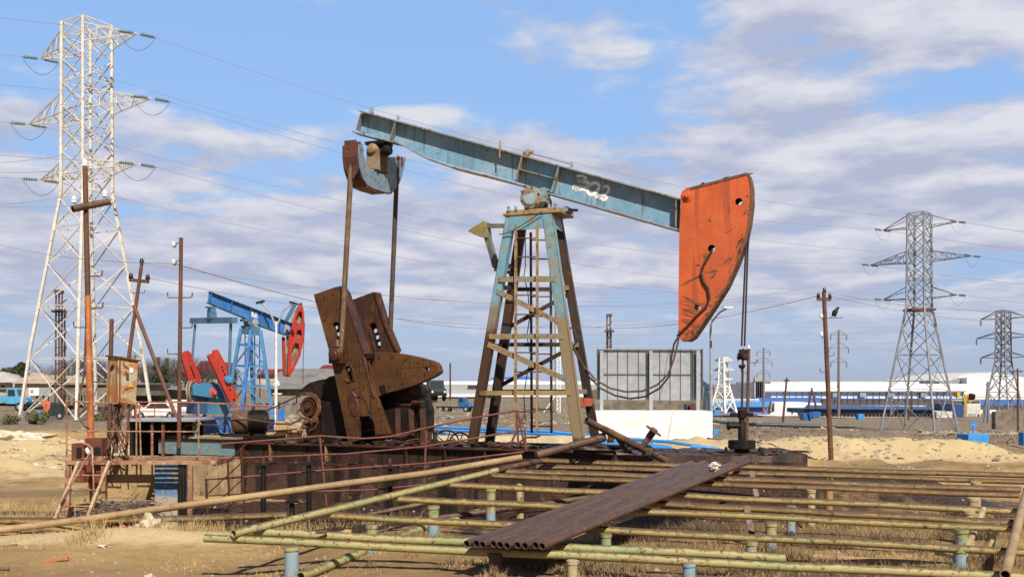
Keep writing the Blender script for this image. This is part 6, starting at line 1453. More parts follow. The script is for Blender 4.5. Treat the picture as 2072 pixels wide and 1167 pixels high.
# loose pipes near the rack
def lp(pts, r, m_, label, name='loose_pipe', open_=False):
    mb = MB()
    if open_: mb.pipe(pts[0], pts[1], r, 0.01, 16)
    else: mb.path(pts, r, 14)
    return tag(mb.build(name, m_, None, pts[0]), label, 'pipe')
a = rk(606, 1165); a = atz(608, 1166, 0.30); b = atz(860, 1066, 0.33); c_ = atz(968, 1034, 0.35)
lp([a, b], 0.062, MT['pipegreen'], 'green pipe lying on the ground under the rack, leading away from the near blue-footed post', open_=True)
lp([b+Vector((.25, .45, 0)), c_], 0.055, MT['pipegreen'], 'short green pipe piece on the ground behind the rack post with cap', open_=True)
lp([atz(1641, 1128, 0.33), atz(1928, 1146, 0.33)], 0.055, MT['steeltan'], 'tan pipe lying on the dry grass under the right side of the rack')
lp([at(-40, 1081, 16.6), at(0, 1072, 16.9), at(160, 1052, 17.2), at(300, 1032, 17.45), at(560, 997, 17.8), at(700, 978, 18.0), at(860, 958, 18.2), at(1056, 925, 18.4)], 0.063, MT['steeltan'], 'long sun-bleached tan pipe slanting across in front of the foundation')
lp([at(-40, 1052, 18.2), at(60, 1053, 18.2), at(240, 1052, 18.3), at(420, 1047, 18.4), at(581, 1041, 18.5)], 0.062, MT['pipeyel'], 'lower brown pipe lying level in front of the foundation')
lp([atz(870, 1050, 0.35), atz(1200, 1005, 0.6)], 0.05, MT['pipedark'], 'dark pipe on the oily ground beneath the rack')
lp([atz(700, 1050, 0.3), at(900, 1010, 17.6)], 0.045, MT['pipedark'], 'dark oily pipe beneath the rack beside the foundation')
# stack of ten tubing pipes laid across the rack
for i in range(10):
    f = i/9; x0 = 944.0+f*152; y0 = 1099.5+f*5.5; x1 = 1398+f*94; y1 = 936.5+f*6
    a = rk(x0, y0, 0.17+0.0*i); b = rk(x1, y1, 0.17); j = [0, .03, -.02, .04, 0, -.03, .02, 0, .05, .01][i]; d = (b-a).normalized()
    b = b+d*[0, -.1, .15, .05, -.2, .1, 0, .2, .1, .55][i]
    a = a+d*j; r = 7.55/F*a.y
    o = MB().pipe(a, b, r, 0.009, 18).build('tubing_pipe', MT[['tubing', 'tubing3', 'tubing', 'tubing2', 'tubing3', 'tubing', 'tubing2', 'tubing3', 'tubing', 'tubing2'][i]], None, a)
    tag(o, ['outer left pipe of the ten dark pipes stacked side by side', 'second dark stacked pipe from the left', 'third dark stacked pipe from the left', 'fourth dark stacked pipe from the left', 'fifth dark stacked pipe from the left', 'fifth dark stacked pipe from the right', 'fourth dark stacked pipe from the right', 'third dark stacked pipe from the right', 'second dark stacked pipe from the right', 'outer right pipe of the ten dark pipes stacked side by side'][i], 'pipe', 'dark pipes stacked side by side on the rack')
q_ = rk(1445, 944, 0.28); tag(MB().blob(q_, 0.085, 0.06, 0.055, 4, 0.9, 3, None, 2.6).build('rag', MT['cloth']), 'crumpled pale rag on the far end of the stacked pipes', 'rag')

# well pad, well head
def wellpad():
    a = at(1288, 930, 19.6); b = at(1640, 930, 19.3); root = empty('well_pad', ((a.x+b.x)/2, 20.3, 0.3), 0, 'oil-caked concrete pad carrying the well head', 'concrete pad')
    mb = MB(); nx, ny = 44, 16; vs = []; zt = 1.24
    for j in range(ny+1):
        for i in range(nx+1):
            x = a.x+(b.x-a.x)*i/nx; y = 19.5+2.0*j/ny; n_ = mnoise.noise(Vector((x*2.5, y*2.5, 3)))*0.04+mnoise.noise(Vector((x*9, y*9, 3)))*0.02
            vs.append(Vector((x+(0.05*mnoise.noise(Vector((x, y*3, 1))) if i in (0, nx) else 0), y+(0.05*mnoise.noise(Vector((x*3, y, 1))) if j == 0 else 0), zt+n_)))
    fs = [(j*(nx+1)+i, j*(nx+1)+i+1, (j+1)*(nx+1)+i+1, (j+1)*(nx+1)+i) for j in range(ny) for i in range(nx)]
    m0 = len(vs); nz = 8
    for k in range(1, nz+1):
        for i in range(nx+1):
            t = vs[i]; vs.append(Vector((t.x, t.y-0.05*mnoise.noise(Vector((t.x*3, k*.5, 9)))-.02*k/nz, zt-k*0.14)))
    prev = 0
    for k in range(nz):
        r0 = 0 if k == 0 else m0+(k-1)*(nx+1); r1 = m0+k*(nx+1)
        for i in range(nx): fs.append((r1+i, r1+i+1, r0+i+1, r0+i))
    m1 = len(vs)
    for i in (0, nx): t = vs[i]; bk = vs[ny*(nx+1)+i]; vs += [Vector((bk.x, bk.y, 0.1)), Vector((t.x, t.y-0.02, 0.12))]; fs.append((i, ny*(nx+1)+i, len(vs)-2, len(vs)-1))
    mb.add(vs, fs, False); mb.build('pad_block', FND, root)
    mb = MB(); rr = random.Random(3)
    for k in range(34): x = rr.uniform(a.x+0.3, b.x-0.1); y = rr.uniform(19.55, 21.3); mb.blob((x, y, zt+0.01), rr.uniform(.05, .16), rr.uniform(.05, .12), rr.uniform(.02, .06), k, 0.5, 1)
    mb.build('oil_clods', MT['oilwall'], root)['kind'] = 'stuff'
    mb = MB(); p = [at(1440, 921, 19.62), at(1620, 921, 19.62)]; mb.bar(p[0]+Zv*.02, p[1]+Zv*.05, 0.10, 0.02, Zv); mb.bar(at(1535, 912, 20.6), at(1632, 913, 20.6), 0.12, 0.04, Zv); mb.build('loose_plate', MT['rustoil2'], root)
wellpad()
def wellhead():
    c = PJ.onv(1501, 910, 0.0); D = c.y; g = Vector((c.x, c.y, 1.24)); s = D/F
    def h(py): return EYE-(py-HZ)*s
    root = empty('wellhead_stand', g, 0, 'black oily well head with wide flange and polished rod under the horse head', 'well head')
    x = (1501-CX)*s; o = Vector((x, D, 0))
    MB().lathe(o+Zv*1.2, Zv, [(0, 0.26), (0.05, 0.24), (0.06, 0.17), (h(905)-1.2, 0.15)], 20).build('casing', MT['oil'], root)
    MB().lathe(o+Zv*h(907), Zv, [(0, 0.255), (0.01, 0.27), (h(890)-h(907)-0.01, 0.27), (h(890)-h(907), 0.255)], 24).build('flange', MT['oil'], root)
    mb = MB(); mb.lathe(o+Zv*h(890), Zv, [(0, 0.075), (h(862)-h(890), 0.075), (h(860)-h(890), 0.065), (h(846)-h(890), 0.06), (h(845)-h(890), 0.085), (h(830)-h(890), 0.085), (h(829)-h(890), 0.05)], 16); mb.build('tee_column', MT['oil'], root)
    MB().tube(o+Zv*h(861)-Vector((0.02, 0, 0)), o+Zv*h(861)-Vector((0.30, 0.05, 0)), 0.055, 0.055, 14).tube(o+Zv*h(861)-Vector((0.26, 0.045, 0)), o+Zv*h(861)-Vector((0.29, 0.05, 0)), 0.085, 0.085, 14).build('side_outlet', MT['oil'], root)
    MB().box(o+Zv*h(838), 0.46, 0.06, 0.05).box(o+Zv*h(838)+Vector((0.16, 0, 0)), 0.1, 0.1, 0.07).box(o+Zv*h(838)-Vector((0.16, 0, 0)), 0.1, 0.1, 0.07).build('stuffing_box_bar', MT['oil'], root)
    MB().tube(o+Zv*h(832), Vector(((1503.5-CX)*s, D, h(705))), 0.024, 0.022, 12).build('polished_rod', mat('oily_rod', (0.06, 0.04, 0.035), rough=0.25), root)
    cx_ = Vector(((1504-CX)*s, D, 0)); mb = MB(); mb.box(cx_+Zv*h(712), 0.16, 0.12, 0.10); mb.lathe(cx_+Zv*h(728)+Vector((0.01, 0, 0)), Zv, [(0, .05), (.03, .075), (.10, .075), (.14, .05)], 12); mb.blob(cx_+Zv*h(722)-Vector((.08, 0, 0)), .05, .06, .06, 3, .6, 2); mb.blob(cx_+Zv*h(741)-Vector((.03, 0, 0)), .07, .05, .04, 5, .6, 2); mb.build('rod_clamp', MT['oil'], root)
    MB().blob(cx_+Zv*h(722)+Vector((.05, -.02, 0)), .055, .05, .075, 8, .2, 2).build('clamp_cover', MT['rustoil2'], root)
    mb = MB()
    for px, z in ((1467, 14), (1536, 14)):
        q_ = Vector(((px-CX)*s, D-.1, 1.24)); mb.lathe(q_, Zv, [(0, .03), (.10, .035), (.15, .02)], 10)
    mb.bar(Vector(((1462-CX)*s, D-.1, 1.27)), Vector(((1540-CX)*s, D-.1, 1.27)), 0.12, 0.05); mb.build('anchor_bar', MT['oil'], root)
wellhead()
# flanged dark pipe leaning over the foundation end
a = at(1186, 850, 18.3); b = at(1352, 934, 19.3)
root = empty('flanged_pipe', b, 0, 'dark pipe assembly with a flanged branch leaning right of the pump frame', 'pipe')
m1 = a.lerp(b, 0.5); MB().pipe(a, a.lerp(b, 0.22), 0.062, 0.01, 14).tube(a.lerp(b, 0.21), a.lerp(b, 0.6), 0.07, 0.072, 14).lathe(a.lerp(b, 0.72), b-a, [(-.03, .07), (0, .12), (.05, .13), (.1, .10), (.14, .07)], 14).tube(a.lerp(b, 0.6), b, 0.068, 0.06, 14).build('main_pipe', MT['pipedark'], root)
c_ = a.lerp(b, 0.66); d_ = at(1322, 872, 18.9); MB().tube(c_, d_, 0.055, 0.06, 14).lathe(c_.lerp(d_, .6), d_-c_, [(0, .06), (.02, .07), (.2, .07), (.22, .06)], 14).build('branch_pipe', MT['rustpole'], root)
MB().lathe(d_, d_-c_, [(0, .17), (.02, .17)], 22).build('flange_disc', MT['rustpole'], root)
MB().tube(at(1245, 878, 18.7), at(1268, 912, 19), 0.05, 0.05, 10).build('support_leg', MT['pipedark'], root)
lp([at(1180, 908, 19.2), at(1240, 918, 19.2), at(1320, 932, 19.2)], 0.06, MT['pipedark'], 'dark brown pipe lying below the flanged pipe right of the pump frame')
root = empty('steel_trestle', at(1180, 928, 18.9), 0, 'low black steel trestle beside the end of the foundation', 'trestle')
mb = MB(); mb.bar(at(1160, 912, 18.95), at(1245, 914, 18.95), 0.1, 0.05, Zv); mb.build('top_bar', MT['oil'], root)
for x0, x1 in ((1163, 1160), (1200, 1198), (1243, 1252)): MB().bar(at(x0, 914, 18.95), at(x1, 950, 18.9), 0.05, 0.05).build('leg', MT['oil'], root)

# ---- round bars strung along the front as a handrail
def handrail():
    D = 18.75
    root = empty('bar_railing', at(740, 1000, D), 0, 'sagging rust-red bar railing strung in front of the foundation', 'railing')
    m_ = mat('red_rust_bar', (0.20, 0.07, 0.05), (0.13, 0.05, 0.035), .4, 6, rough=.6)
    rows = [[(445, 898), (600, 886), (650, 881.5), (700, 885), (735, 887), (790, 883), (860, 866), (950, 847), (1045, 830)],
            [(440, 928), (640, 920), (700, 918), (860, 903), (950, 888), (1058, 869)],
            [(440, 969), (640, 952), (860, 937), (1060, 914)],
            [(600, 995), (760, 990), (860, 980), (960, 968)]]
    for r_ in rows:
        n = len(r_); MB().path([at(x, y, D+0.35-0.5*(x-440)/620) for x, y in r_], 0.018, 8).build('rail', m_, root)
    for (x0, y0, x1, y1) in ((647, 884, 661, 1023), (863, 870, 857, 990), (1045, 830, 1049, 903), (1047, 829, 1062, 905), (1062, 866, 1064, 912), (1060, 840, 1030, 905)):
        dd = D+0.35-0.5*(x0-440)/620; MB().tube(at(x0, y0, dd), at(x1, y1, dd+.02), 0.02, 0.02, 8).build('post', m_, root)
handrail()
# scaffold-like mesh frame by the light concrete end
def meshframe():
    D = 18.9; root = empty('bar_lattice', at(455, 1050, D), 0, 'dark cross-braced bar frame leaning on the pale end of the foundation', 'frame')
    for x0, y0, x1, y1 in ((487, 905, 496, 1052), (461, 930, 465, 1052), (417, 968, 420, 1055)): MB().tube(at(x0, y0, D), at(x1, y1, D), 0.022, 0.022, 8).build('upright', MT['rustoil2'], root)
    mb = MB()
    for x0, y0, x1, y1 in ((416, 970, 490, 963), (414, 1003, 494, 998), (416, 1041, 496, 1034), (419, 1000, 487, 937), (419, 1034, 492, 968), (425, 1055, 494, 1000), (460, 935, 500, 897)): mb.tube(at(x0, y0, D), at(x1, y1, D), 0.013, 0.013, 6)
    mb.build('cross_bar', MT['rustoil2'], root)
meshframe()
for i, (x, y0, y1, w) in enumerate(((533, 940, 1045, .055), (625, 938, 1030, .05), (789, 945, 1040, .05))):
    D = 19.0-0.3*i; root = empty('jack_post', at(x, y1, D), 0, ['oily black jack post nearest the pale end of the foundation', 'oily black jack post in the middle of the foundation face', 'oily black jack post below the crank arms'][i], 'post', 'black jack posts in front of the foundation')
    MB().tube(at(x, y1+12, D), at(x, y0, D), w, w*0.9, 10).build('post', MT['oil'], root); MB().box(at(x, y0, D), 0.26, 0.16, 0.04).build('head_plate', MT['oil'], root)
    MB().lathe(at(x, y0, D), Zv, [(0, .035), (.1, .04), (.16, .02)], 10).build('screw', MT['rustoil2'], root)
root = empty('jack_post', at(591, 1045, 18.6), 0, 'short black jack post with round head beside the end of the lower brown pipe', 'post', 'black jack posts in front of the foundation')
MB().tube(at(591, 1045, 18.6), at(591, 1016, 18.6), .05, .045, 10).build('post', MT['oil'], root); MB().lathe(at(591, 1014, 18.6), Zv, [(-.02, .12), (.02, .12), (.03, .05)], 14).build('head_plate', MT['oil'], root)

# ---- platform walkway with ladder and rails on the left
def walkway():
    D0, D1 = 19.1, 20.2; zt = 1.17
    a = atz(133, 932, zt); x0 = a.x; x1 = (440-CX)/F*19.1
    root = empty('platform_walkway', ((x0+x1)/2, 19.6, 0), 0, 'rusty grated steel platform with ladder and handrail left of the foundation', 'platform')
    mt_ = mat('rust_tan_angle', (0.36, 0.20, 0.11), (0.22, 0.085, 0.05), 0.45, 3, (0.45, 0.33, 0.2), 0.3, 10, rough=0.75)
    y0 = 19.0; y1 = 20.2
    mb = MB(); mb.box(((x0+x1)/2, y0, zt-0.035), x1-x0, 0.06, 0.07); mb.box(((x0+x1)/2, y1, zt-0.05), x1-x0, 0.07, 0.10); mb.box((x0+.03, (y0+y1)/2, zt-0.05), 0.07, y1-y0-.07, 0.10); mb.box((x0+1.25, (y0+y1)/2, zt-0.05), 0.07, y1-y0-.07, 0.098); mb.box((x1-.03, (y0+y1)/2, zt-0.05), 0.07, y1-y0-.07, 0.10); mb.build('deck_frame', mt_, root)
    # grating of round bars along x : casts the striped shadow
    mb = MB(); n = 13
    for i in range(n): y = y0+0.09+(y1-y0-0.18)*i/(n-1); mb.bar((x0+1.3, y, zt-0.02), (x1-0.06, y, zt-0.02), 0.035, 0.025, Zv)
    mb.build('deck_grating', mt_, root)
    for (px, D) in ((137, y0), (385, y0), (138, y1), (322, y1), (210, y1)):
        x = (px-CX)/F*D; mb = MB(); mb.box((x, D, (zt-0.1-0.25)/2), 0.085, 0.07, zt-0.1+0.25); mb.build('leg', mt_, root)
    # ladder
    mb = MB(); rl = []
    for px0, px1 in ((160, 112), (222, 176)):
        t = Vector(((px0-CX)/F*18.95, 18.95, zt-0.02)); b = at(px1, 1050, 18.1); mb.bar(t, b, 0.075, 0.05, (1, 0, 0)); rl.append((t, b))
    ml = mat('tan_ladder_rail', (0.46, 0.33, 0.19), (0.34, 0.2, 0.11), .4, 5, (0.25, .1, .05), .2, 8, rough=.7)
    lad = mb.build('ladder', ml, root)
    mb = MB()
    for f in (0.24, 0.5, 0.78): mb.tube(rl[0][0].lerp(rl[0][1], f), rl[1][0].lerp(rl[1][1], f), 0.016, 0.016, 8)
    build_each(mb, 'rung', mt_, lad)
    MB().tube(at(188, 905, 18.9), at(122, 1018, 18.2), 0.016, 0.016, 8).tube(at(187, 905, 18.9), at(190, 1000, 18.5), 0.016, 0.016, 8).build('ladder_stay', mt_, root)
    # handrails
    mb = MB(); yr = y0
    for (p, q_) in (((135, 811), (240, 816)), ((135, 872), (402, 873)), ((275, 813), (402, 814)), ((402, 814), (560, 822))):
        mb.tube(at(*p, yr), at(*q_, yr), 0.014, 0.014, 8)
    mb.build('handrail', mt_, root)
    for (px, py0, py1, D) in ((135, 808, 925, yr), (402, 814, 930, yr), (258, 820, 925, y1), (282, 822, 922, y1), (276, 822, 922, y1), (308, 868, 922, y1)):
        MB().tube(at(px, py0, D), at(px+(-4 if px == 258 else 3 if px == 282 else 0), py1, D), 0.018, 0.018, 8).build('railing_post', mt_, root)
    MB().path([at(x, y, 18.95) for x, y in ((133, 915), (137, 900), (150, 896), (165, 895), (180, 900), (186, 908))], 0.012, 6).build('bent_rod', ml, root)
walkway()
# switch boxes behind the ladder
root = empty('switch_box', at(168, 990, 20.4), 0, 'dark red steel switch boxes on the rusty pole behind the ladder', 'switch box')
MB().box(at(164, 935, 20.4), 0.26, 0.3, 0.8).box(at(195, 930, 20.5), 0.34, 0.3, 0.9).build('box_body', mat('dark_red_box', (0.17, 0.045, 0.03), (0.10, 0.03, 0.02), .4, 4, (0.3, .2, .15), .12, 9, rough=.6), root)
mb = MB(); mb.box(at(160, 915, 20.22), 0.1, 0.02, 0.2); mb.box(at(196, 915, 20.32), 0.14, 0.02, 0.22); mb.build('door_opening_shade', MT['opening_shade'], root)  # black plates painting the shade inside the box doors
MB().blob(at(178, 912, 20.2), .06, .05, .09, 2, .6, 1).build('ceramic_block', MT['porcelain'], root)
# pillar with blue paint
a = Vector(((307-CX)/F*19.3, 19.3, 0)); w = 48/F*19.3
pm2 = mat('half_blue_pillar', (0.42, 0.36, 0.27), (0.34, 0.30, 0.24), 0.4, 2, (0.26, 0.19, 0.12), 0.15, 5, rough=0.85)
nt = pm2.node_tree
o = tag(MB().box((a.x+w/2, 19.75, 0.42), w, 0.6, 1.24).build('concrete_pillar', mat('half_blue_pillar2', (0.09, 0.19, 0.33), (0.15, 0.23, 0.33), 0.4, 3, (0.32, 0.28, 0.22), 0.38, 5, rough=.8, zg=(0.62, 0.10, (0.40, 0.34, 0.26), 1.0)), bevel=0.01), 'square concrete pillar painted blue on its upper part under the platform', 'pillar')
for i, px in enumerate((366, 372)):
    tag(MB().tube(at(px, 1068, 19.0), at(px-1, 935, 19.05), 0.042, 0.042, 10).build('drain_pipe', MT['oil']), ['left', 'right'][i]+' of two oily black upright pipes between pillar and pale foundation end', 'pipe', 'black upright pipes')
# limestone wall pieces behind
tag(MB().box(at(252, 968, 20.75), 1.35, 0.3, 0.95).build('limestone_wall', MT['limestone'], bevel=.02), 'yellow limestone retaining wall under the platform', 'wall')
# block beyond (dark opening shed) left of the teal tank
root = empty('pump_house', at(330, 905, 24.5), 0, 'low roofed pit with a dark opening between cabinet and teal tank', 'shelter')
MB().box(at(345, 848, 24.3), 1.7, 1.6, 0.05).build('roof_slab', MT['panel'], root)
a1_ = at(345, 878, 24.8); MB().box((a1_.x, 25.0, 1.2), 1.55, .1, 1.1).box((at(278, 878, 24.3).x+.06, 24.4, 1.2), .08, 1.3, 1.1).build('dark_wall', MT['opening_shade'], root)  # wall colour near-black, imitating the unlit inside of the pit
MB().box(at(268, 862, 24.3), .18, .1, .3).build('blue_drum', MT['b2d'], root)
for x in (308, 330): MB().box(at(x, 885, 23.6), .06, .06, .85).build('leg', MT['rust'], root)

# wire tangle
def tangle():
    rr = random.Random(12); c = at(248, 1030, 18.7); c.z = gzs(c.x, c.y)
    mb = MB(); mb2 = MB()
    for k in range(300):
        ang = rr.uniform(0, 2*pi); tilt = rr.uniform(-0.5, 0.5); r_ = rr.uniform(0.15, 0.62); h0 = rr.uniform(0.05, 0.5); pts = []
        cx_ = c+Vector((rr.uniform(-.25, .3), rr.uniform(-.2, .2), h0)); a0 = rr.uniform(0, 6.3); sw_ = rr.uniform(1.2, 4.5)
        for i in range(12):
            a = a0+sw_*i/11; pts.append(cx_+Vector((cos(a)*r_*(1+.1*sin(3*a)), sin(a)*r_*0.45, sin(a+ang)*r_*0.38*rr.uniform(.85, 1.1))))
        for p in pts: p.z = max(p.z, c.z+0.01)
        (mb if k % 3 else mb2).path(pts, rr.uniform(0.005, 0.009), 4)
    root = empty('wire_tangle', c, 0, 'heap of tangled rusty wire and twigs under the platform beside the blue pillar', 'wire heap')
    mb.build('dark_strands', mat('brown_strand', (0.13, 0.085, 0.065), rough=.8, bump=0), root); mb2.build('pale_strands', mat('pale_strand', (0.30, 0.25, 0.21), rough=.7, bump=0), root)
    MB().path([at(x, y, 18.7) for x, y in ((205, 1005), (212, 1024), (235, 1028), (258, 1018), (272, 1008), (282, 996))], 0.014, 6).build('bent_hose', MT['ladder'], root)
tangle()

# ================================================================== billboard and white wall
def billboard():
    D = 48.0; s = D/F
    root = empty('billboard', at(1325, 832, D), 0, 'back of a wide grey sheet-metal billboard on three posts behind the white wall', 'billboard')
    A = at(1208, 808, D+.4); 
    MB().prism([at(1208, 705, D+.35), at(1421, 706, D+.35), at(1421, 810, D+.35), at(1208, 808, D+.35)], (0, 0.12, 0)).build('panel', MT['panel'], root)
    mb = MB()
    for x in (1229, 1250, 1270, 1292, 1335, 1356, 1377, 1398): mb.bar(at(x, 706, D+.33), at(x, 809, D+.33), 0.035, 0.02, (0, 1, 0))
    mb.bar(at(1215, 757, D+.32), at(1418, 758, D+.32), 0.035, 0.03, (0, 1, 0)); mb.bar(at(1209, 708, D+.30), at(1421, 709, D+.30), 0.05, 0.06, (0, 1, 0)); mb.bar(at(1208.5, 705, D+.3), at(1208.5, 808, D+.3), 0.04, 0.05, (0, 1, 0)); mb.bar(at(1421, 705, D+.3), at(1421, 810, D+.3), 0.06, 0.07, (0, 1, 0))
    mb.build('frame_bars', MT['panel_dark'], root)
    for x in (1217, 1317, 1412): 
        MB().box(at(x, 770, D+.12)+Vector((0, 0, -0.3)), 0.16, 0.16, 3.5).build('post', MT['panel_frame'], root)
        MB().box(at(x-6 if x < 1400 else x-8, 757, D+.28), 0.14, 0.06, 2.3).build('brace_plate', MT['panel_dark'], root)
    p = at(1442, 888, 46.5)
    w0 = at(1196, 832, 46.2); w1 = at(1442, 834, 46.2); zt = w0.z
    root = empty('white_wall', ((w0.x+w1.x)/2, 47.2, -0.1), 0, 'low whitewashed wall box below the billboard', 'wall')
    mb = MB(); zb_ = -0.35; mb.hexa([(w0.x, 46.2, zb_), (w1.x, 46.2, zb_), (w1.x+.0, 48.6, zb_), (w0.x, 48.6, zb_)], [(w0.x, 46.2, zt), (w1.x, 46.2, zt), (w1.x, 48.6, zt), (w0.x, 48.6, zt)]); mb.build('wall_block', MT['whitewall'], root, bevel=.015)
billboard()
# blue pipelines
def bpipe(pts, r, label, m_=None, legs=()):
    base = pts[0]; q = [at(*p) for p in pts]; root = empty('pipeline', Vector((q[0].x, q[0].y, q[0].z)), 0, label, 'pipeline', 'sky blue pipelines beyond the pump')
    MB().path(q, r, 10).build('pipe', m_ or MT['pipeblue'], root)
    for (x, y, D, dz) in legs: a = at(x, y, D); MB().tube(a, a-Zv*dz, r*0.9, r*0.9, 8).build('support', m_ or MT['pipeblue'], root)
bpipe([(830, 862, 34), (950, 866, 33), (1100, 872, 32), (1230, 884, 31.5), (1350, 893, 31), (1455, 908, 30)], 0.05, 'upper sky blue pipeline ending near the well head', None, [(1404, 908, 30.5, .5), (1440, 908, 30.2, .5)])
bpipe([(830, 869, 33.5), (950, 872, 32), (1110, 878, 31), (1200, 890, 30.5), (1280, 895, 30), (1350, 903, 29.5), (1398, 930, 28)], 0.04, 'second sky blue pipeline bending down toward the pipe rack')
bpipe([(870, 885, 31), (960, 888, 30.5), (1060, 886, 30), (1160, 890, 30), (1240, 898, 29.5), (1358, 907, 29)], 0.066, 'third sky blue pipeline close behind the pump frame', None, [(1357, 907, 29, .4), (1185, 893, 29.8, .5), (1025, 886, 30, .6)])
bpipe([(860, 878, 32), (960, 886, 31.5), (1000, 893, 31), (1100, 893, 30.8), (1170, 896, 30.5)], 0.04, 'thin sky blue pipeline lowest behind the pump frame', None, [(905, 880, 31.7, .6), (880, 880, 31.7, .6), (1005, 893, 31, .5), (1090, 893, 30.8, .5), (1140, 895, 30.6, .5)])
bpipe([(845, 874, 33), (960, 880, 32.5), (1080, 881, 32)], 0.04, 'grey unpainted pipe between the blue pipelines', MT['grey_lattice'])
bpipe([(1398, 903, 30), (1440, 905, 30), (1470, 912, 30)], 0.045, 'short sky blue pipe beside the well pad')
# valve wheel cluster
root = empty('valve_wheel', at(908, 898, 26), 0, 'large dark spoked valve wheels seen behind the foundation edge', 'valve wheel')
for cx_, r_ in ((903, .33), (930, .27)):
    c = at(cx_, 896, 26); mb = MB(); mb.path([c+Vector((cos(a)*r_, 0.1*sin(a), sin(a)*r_)) for a in np.linspace(0, 2*pi, 25)[:-1]], 0.022, 6, True)
    for k in range(5): a = k*2*pi/5; mb.tube(c, c+Vector((cos(a)*r_, 0, sin(a)*r_)), 0.016, 0.016, 6)
    mb.build('wheel', MT['rustoil2'], root)
tag(MB().box(at(1010, 897, 30), 6.5, .5, .45).build('limestone_kerb', mat('pale_lime_kerb', (0.62, 0.52, 0.36), (0.5, .4, .26), .4, 2, rough=.9)), 'pale limestone kerb behind the blue pipelines', 'kerb')
# blue concrete marker boxes
def bluebox(x0, x1, y0, y1, D, label, post=None):
    a = at((x0+x1)/2, y1, D); w = (x1-x0)/F*D; h = (y1-y0)/F*D; root = empty('marker_block', a, 0, label, 'concrete block', 'blue painted blocks beyond the sand bank')
    MB().box(a+Zv*(h/2-.05)+Vector((0, w*.35, 0)), w, w*0.7, h+.1, Vector((cos(.25), sin(.25), 0)), Vector((-sin(.25), cos(.25), 0))).build('block', MT['blueconc'], root, bevel=.02)
    if post: p = at(post[0], y0+2, D+.3); t = at(post[0], post[1], D+.3); MB().box((p+t)/2, .07, .07, (t-p).length).box(t+Zv*0, .32, .05, .16).build('marker_post', MT['blueconc'], root)
bluebox(1952, 2001, 878, 901, 42, 'blue concrete block with a small blue post standing on it', (1970, 857))
bluebox(2068, 2090, 874, 896, 43, 'blue block cut by the right edge of the photo')
bluebox(1442, 1453, 868, 880, 52, 'small blue block at the right end of the white wall')
bluebox(1444, 1457, 829, 836, 120, 'tiny blue block by the foot of the far white pylon')
bluebox(1735, 1748, 837, 847, 100, 'small blue block in front of the navy roofed building')
D = 96; a = at(1633, 850, D); root = empty('tank_trough', a, 0, 'blue steel trough tilted below the black A-shaped pole', 'trough')
MB().prism([at(1624, 836, D), at(1645, 836, D), at(1640, 851, D), at(1628, 850, D)], (0, 1.5, 0)).prism([at(1645, 833, D+.5), at(1661, 833, D+.5), at(1659, 845, D+.5), at(1645, 847, D+.5)], (0, 1.2, 0)).build('trough_body', MT['truckblue2'], root)

# ================================================================== far buildings
def wallbox(root, x0, x1, y0, y1, D, dep, m_, name='wall'):
    a = at(x0, y0, D); b = at(x1, y1, D); mb = MB(); mb.box(((a.x+b.x)/2, D+dep/2, (a.z+b.z)/2), b.x-a.x, dep, a.z-b.z); return mb.build(name, m_, root)
def windows(root, xs, y0, y1, D, w, m_=None, name='window'):
    for x in xs: a = at(x, y0, D-.06); b = at(x+w, y1, D-.06); MB().box(((a.x+b.x)/2, D-.03, (a.z+b.z)/2), b.x-a.x, .1, a.z-b.z).build(name, m_ or MT['darkglass'], root)
def bld(name, x, y, D, label, cat='building', group=None): return empty(name, at(x, y, D), 0, label, cat, group)
# white factory hall with double roof line
D = 250; r = bld('factory_hall', 1700, 845, D, 'very long white factory hall with stepped roof and a blue band')
wallbox(r, 1560, 1962, 792, 850, D, 40, MT['fwhite'], 'lower_wall'); wallbox(r, 1545, 1965, 776, 806, D+10, 40, MT['fwhite'], 'upper_wall'); wallbox(r, 1559, 1860, 771.5, 777, D+12, 40, MT['fwhite2'], 'parapet')
wallbox(r, 1546, 1955, 790.5, 792.5, D-1, 1.2, MT['fgrey'], 'gutter'); wallbox(r, 1527, 1660, 804, 813, D-3, 3, MT['fblue'], 'blue_band')
wallbox(r, 1660, 1960, 805.5, 807, D-1.5, 1.5, MT['fblue'], 'blue_line')
mb = MB()
for k in range(30): a = at(1572+k*13, 821, D-.15); mb.box(a+Zv*.4, .12, .3, 6.6)
mb.build('cladding_seams', MT['fgrey'], r)['kind'] = 'stuff'
for x in (1690, 1745, 1802, 1868): a = at(x, 799, D-.5); MB().box(a, 1.6, 1.2, 1.1).build('vent', MT['fgrey'], r)
for k in range(5):
    a = at(1528+k*3.8, 806, D+2); h = 4.3; MB().box(a+Zv*(h/2-1), 0.9, 1.2, h+2).lathe(a+Zv*(h), Zv, [(0, .6), (1.6, .25)], 8).build('silo', MT['fgrey'], r)
D = 225; r = bld('factory_shed', 1590, 842, D, 'white single-storey factory shed with a slanted left end below the long hall'); wallbox(r, 1567, 1662, 815, 843, D, 20, MT['fwhite'], 'wall'); windows(r, (1614, 1619), 831, 839, D, 3); windows(r, (1601.5,), 832, 837, D, 3)
MB().prism([at(1547, 843, D), at(1567, 843, D), at(1567, 832, D)], (0, 8, 0)).build('ramp_wall', MT['fwhite'], r)
MB().prism([at(1560, 816, D+1), at(1568, 814, D+1), at(1568, 830, D+1), at(1558, 832, D+1)], (0, 8, 0)).build('grey_end_wall', MT['fgrey'], r)
D = 210; r = bld('blue_roof_hall', 1490, 838, D, 'long hall with light blue roof and violet blue wall behind the well head')
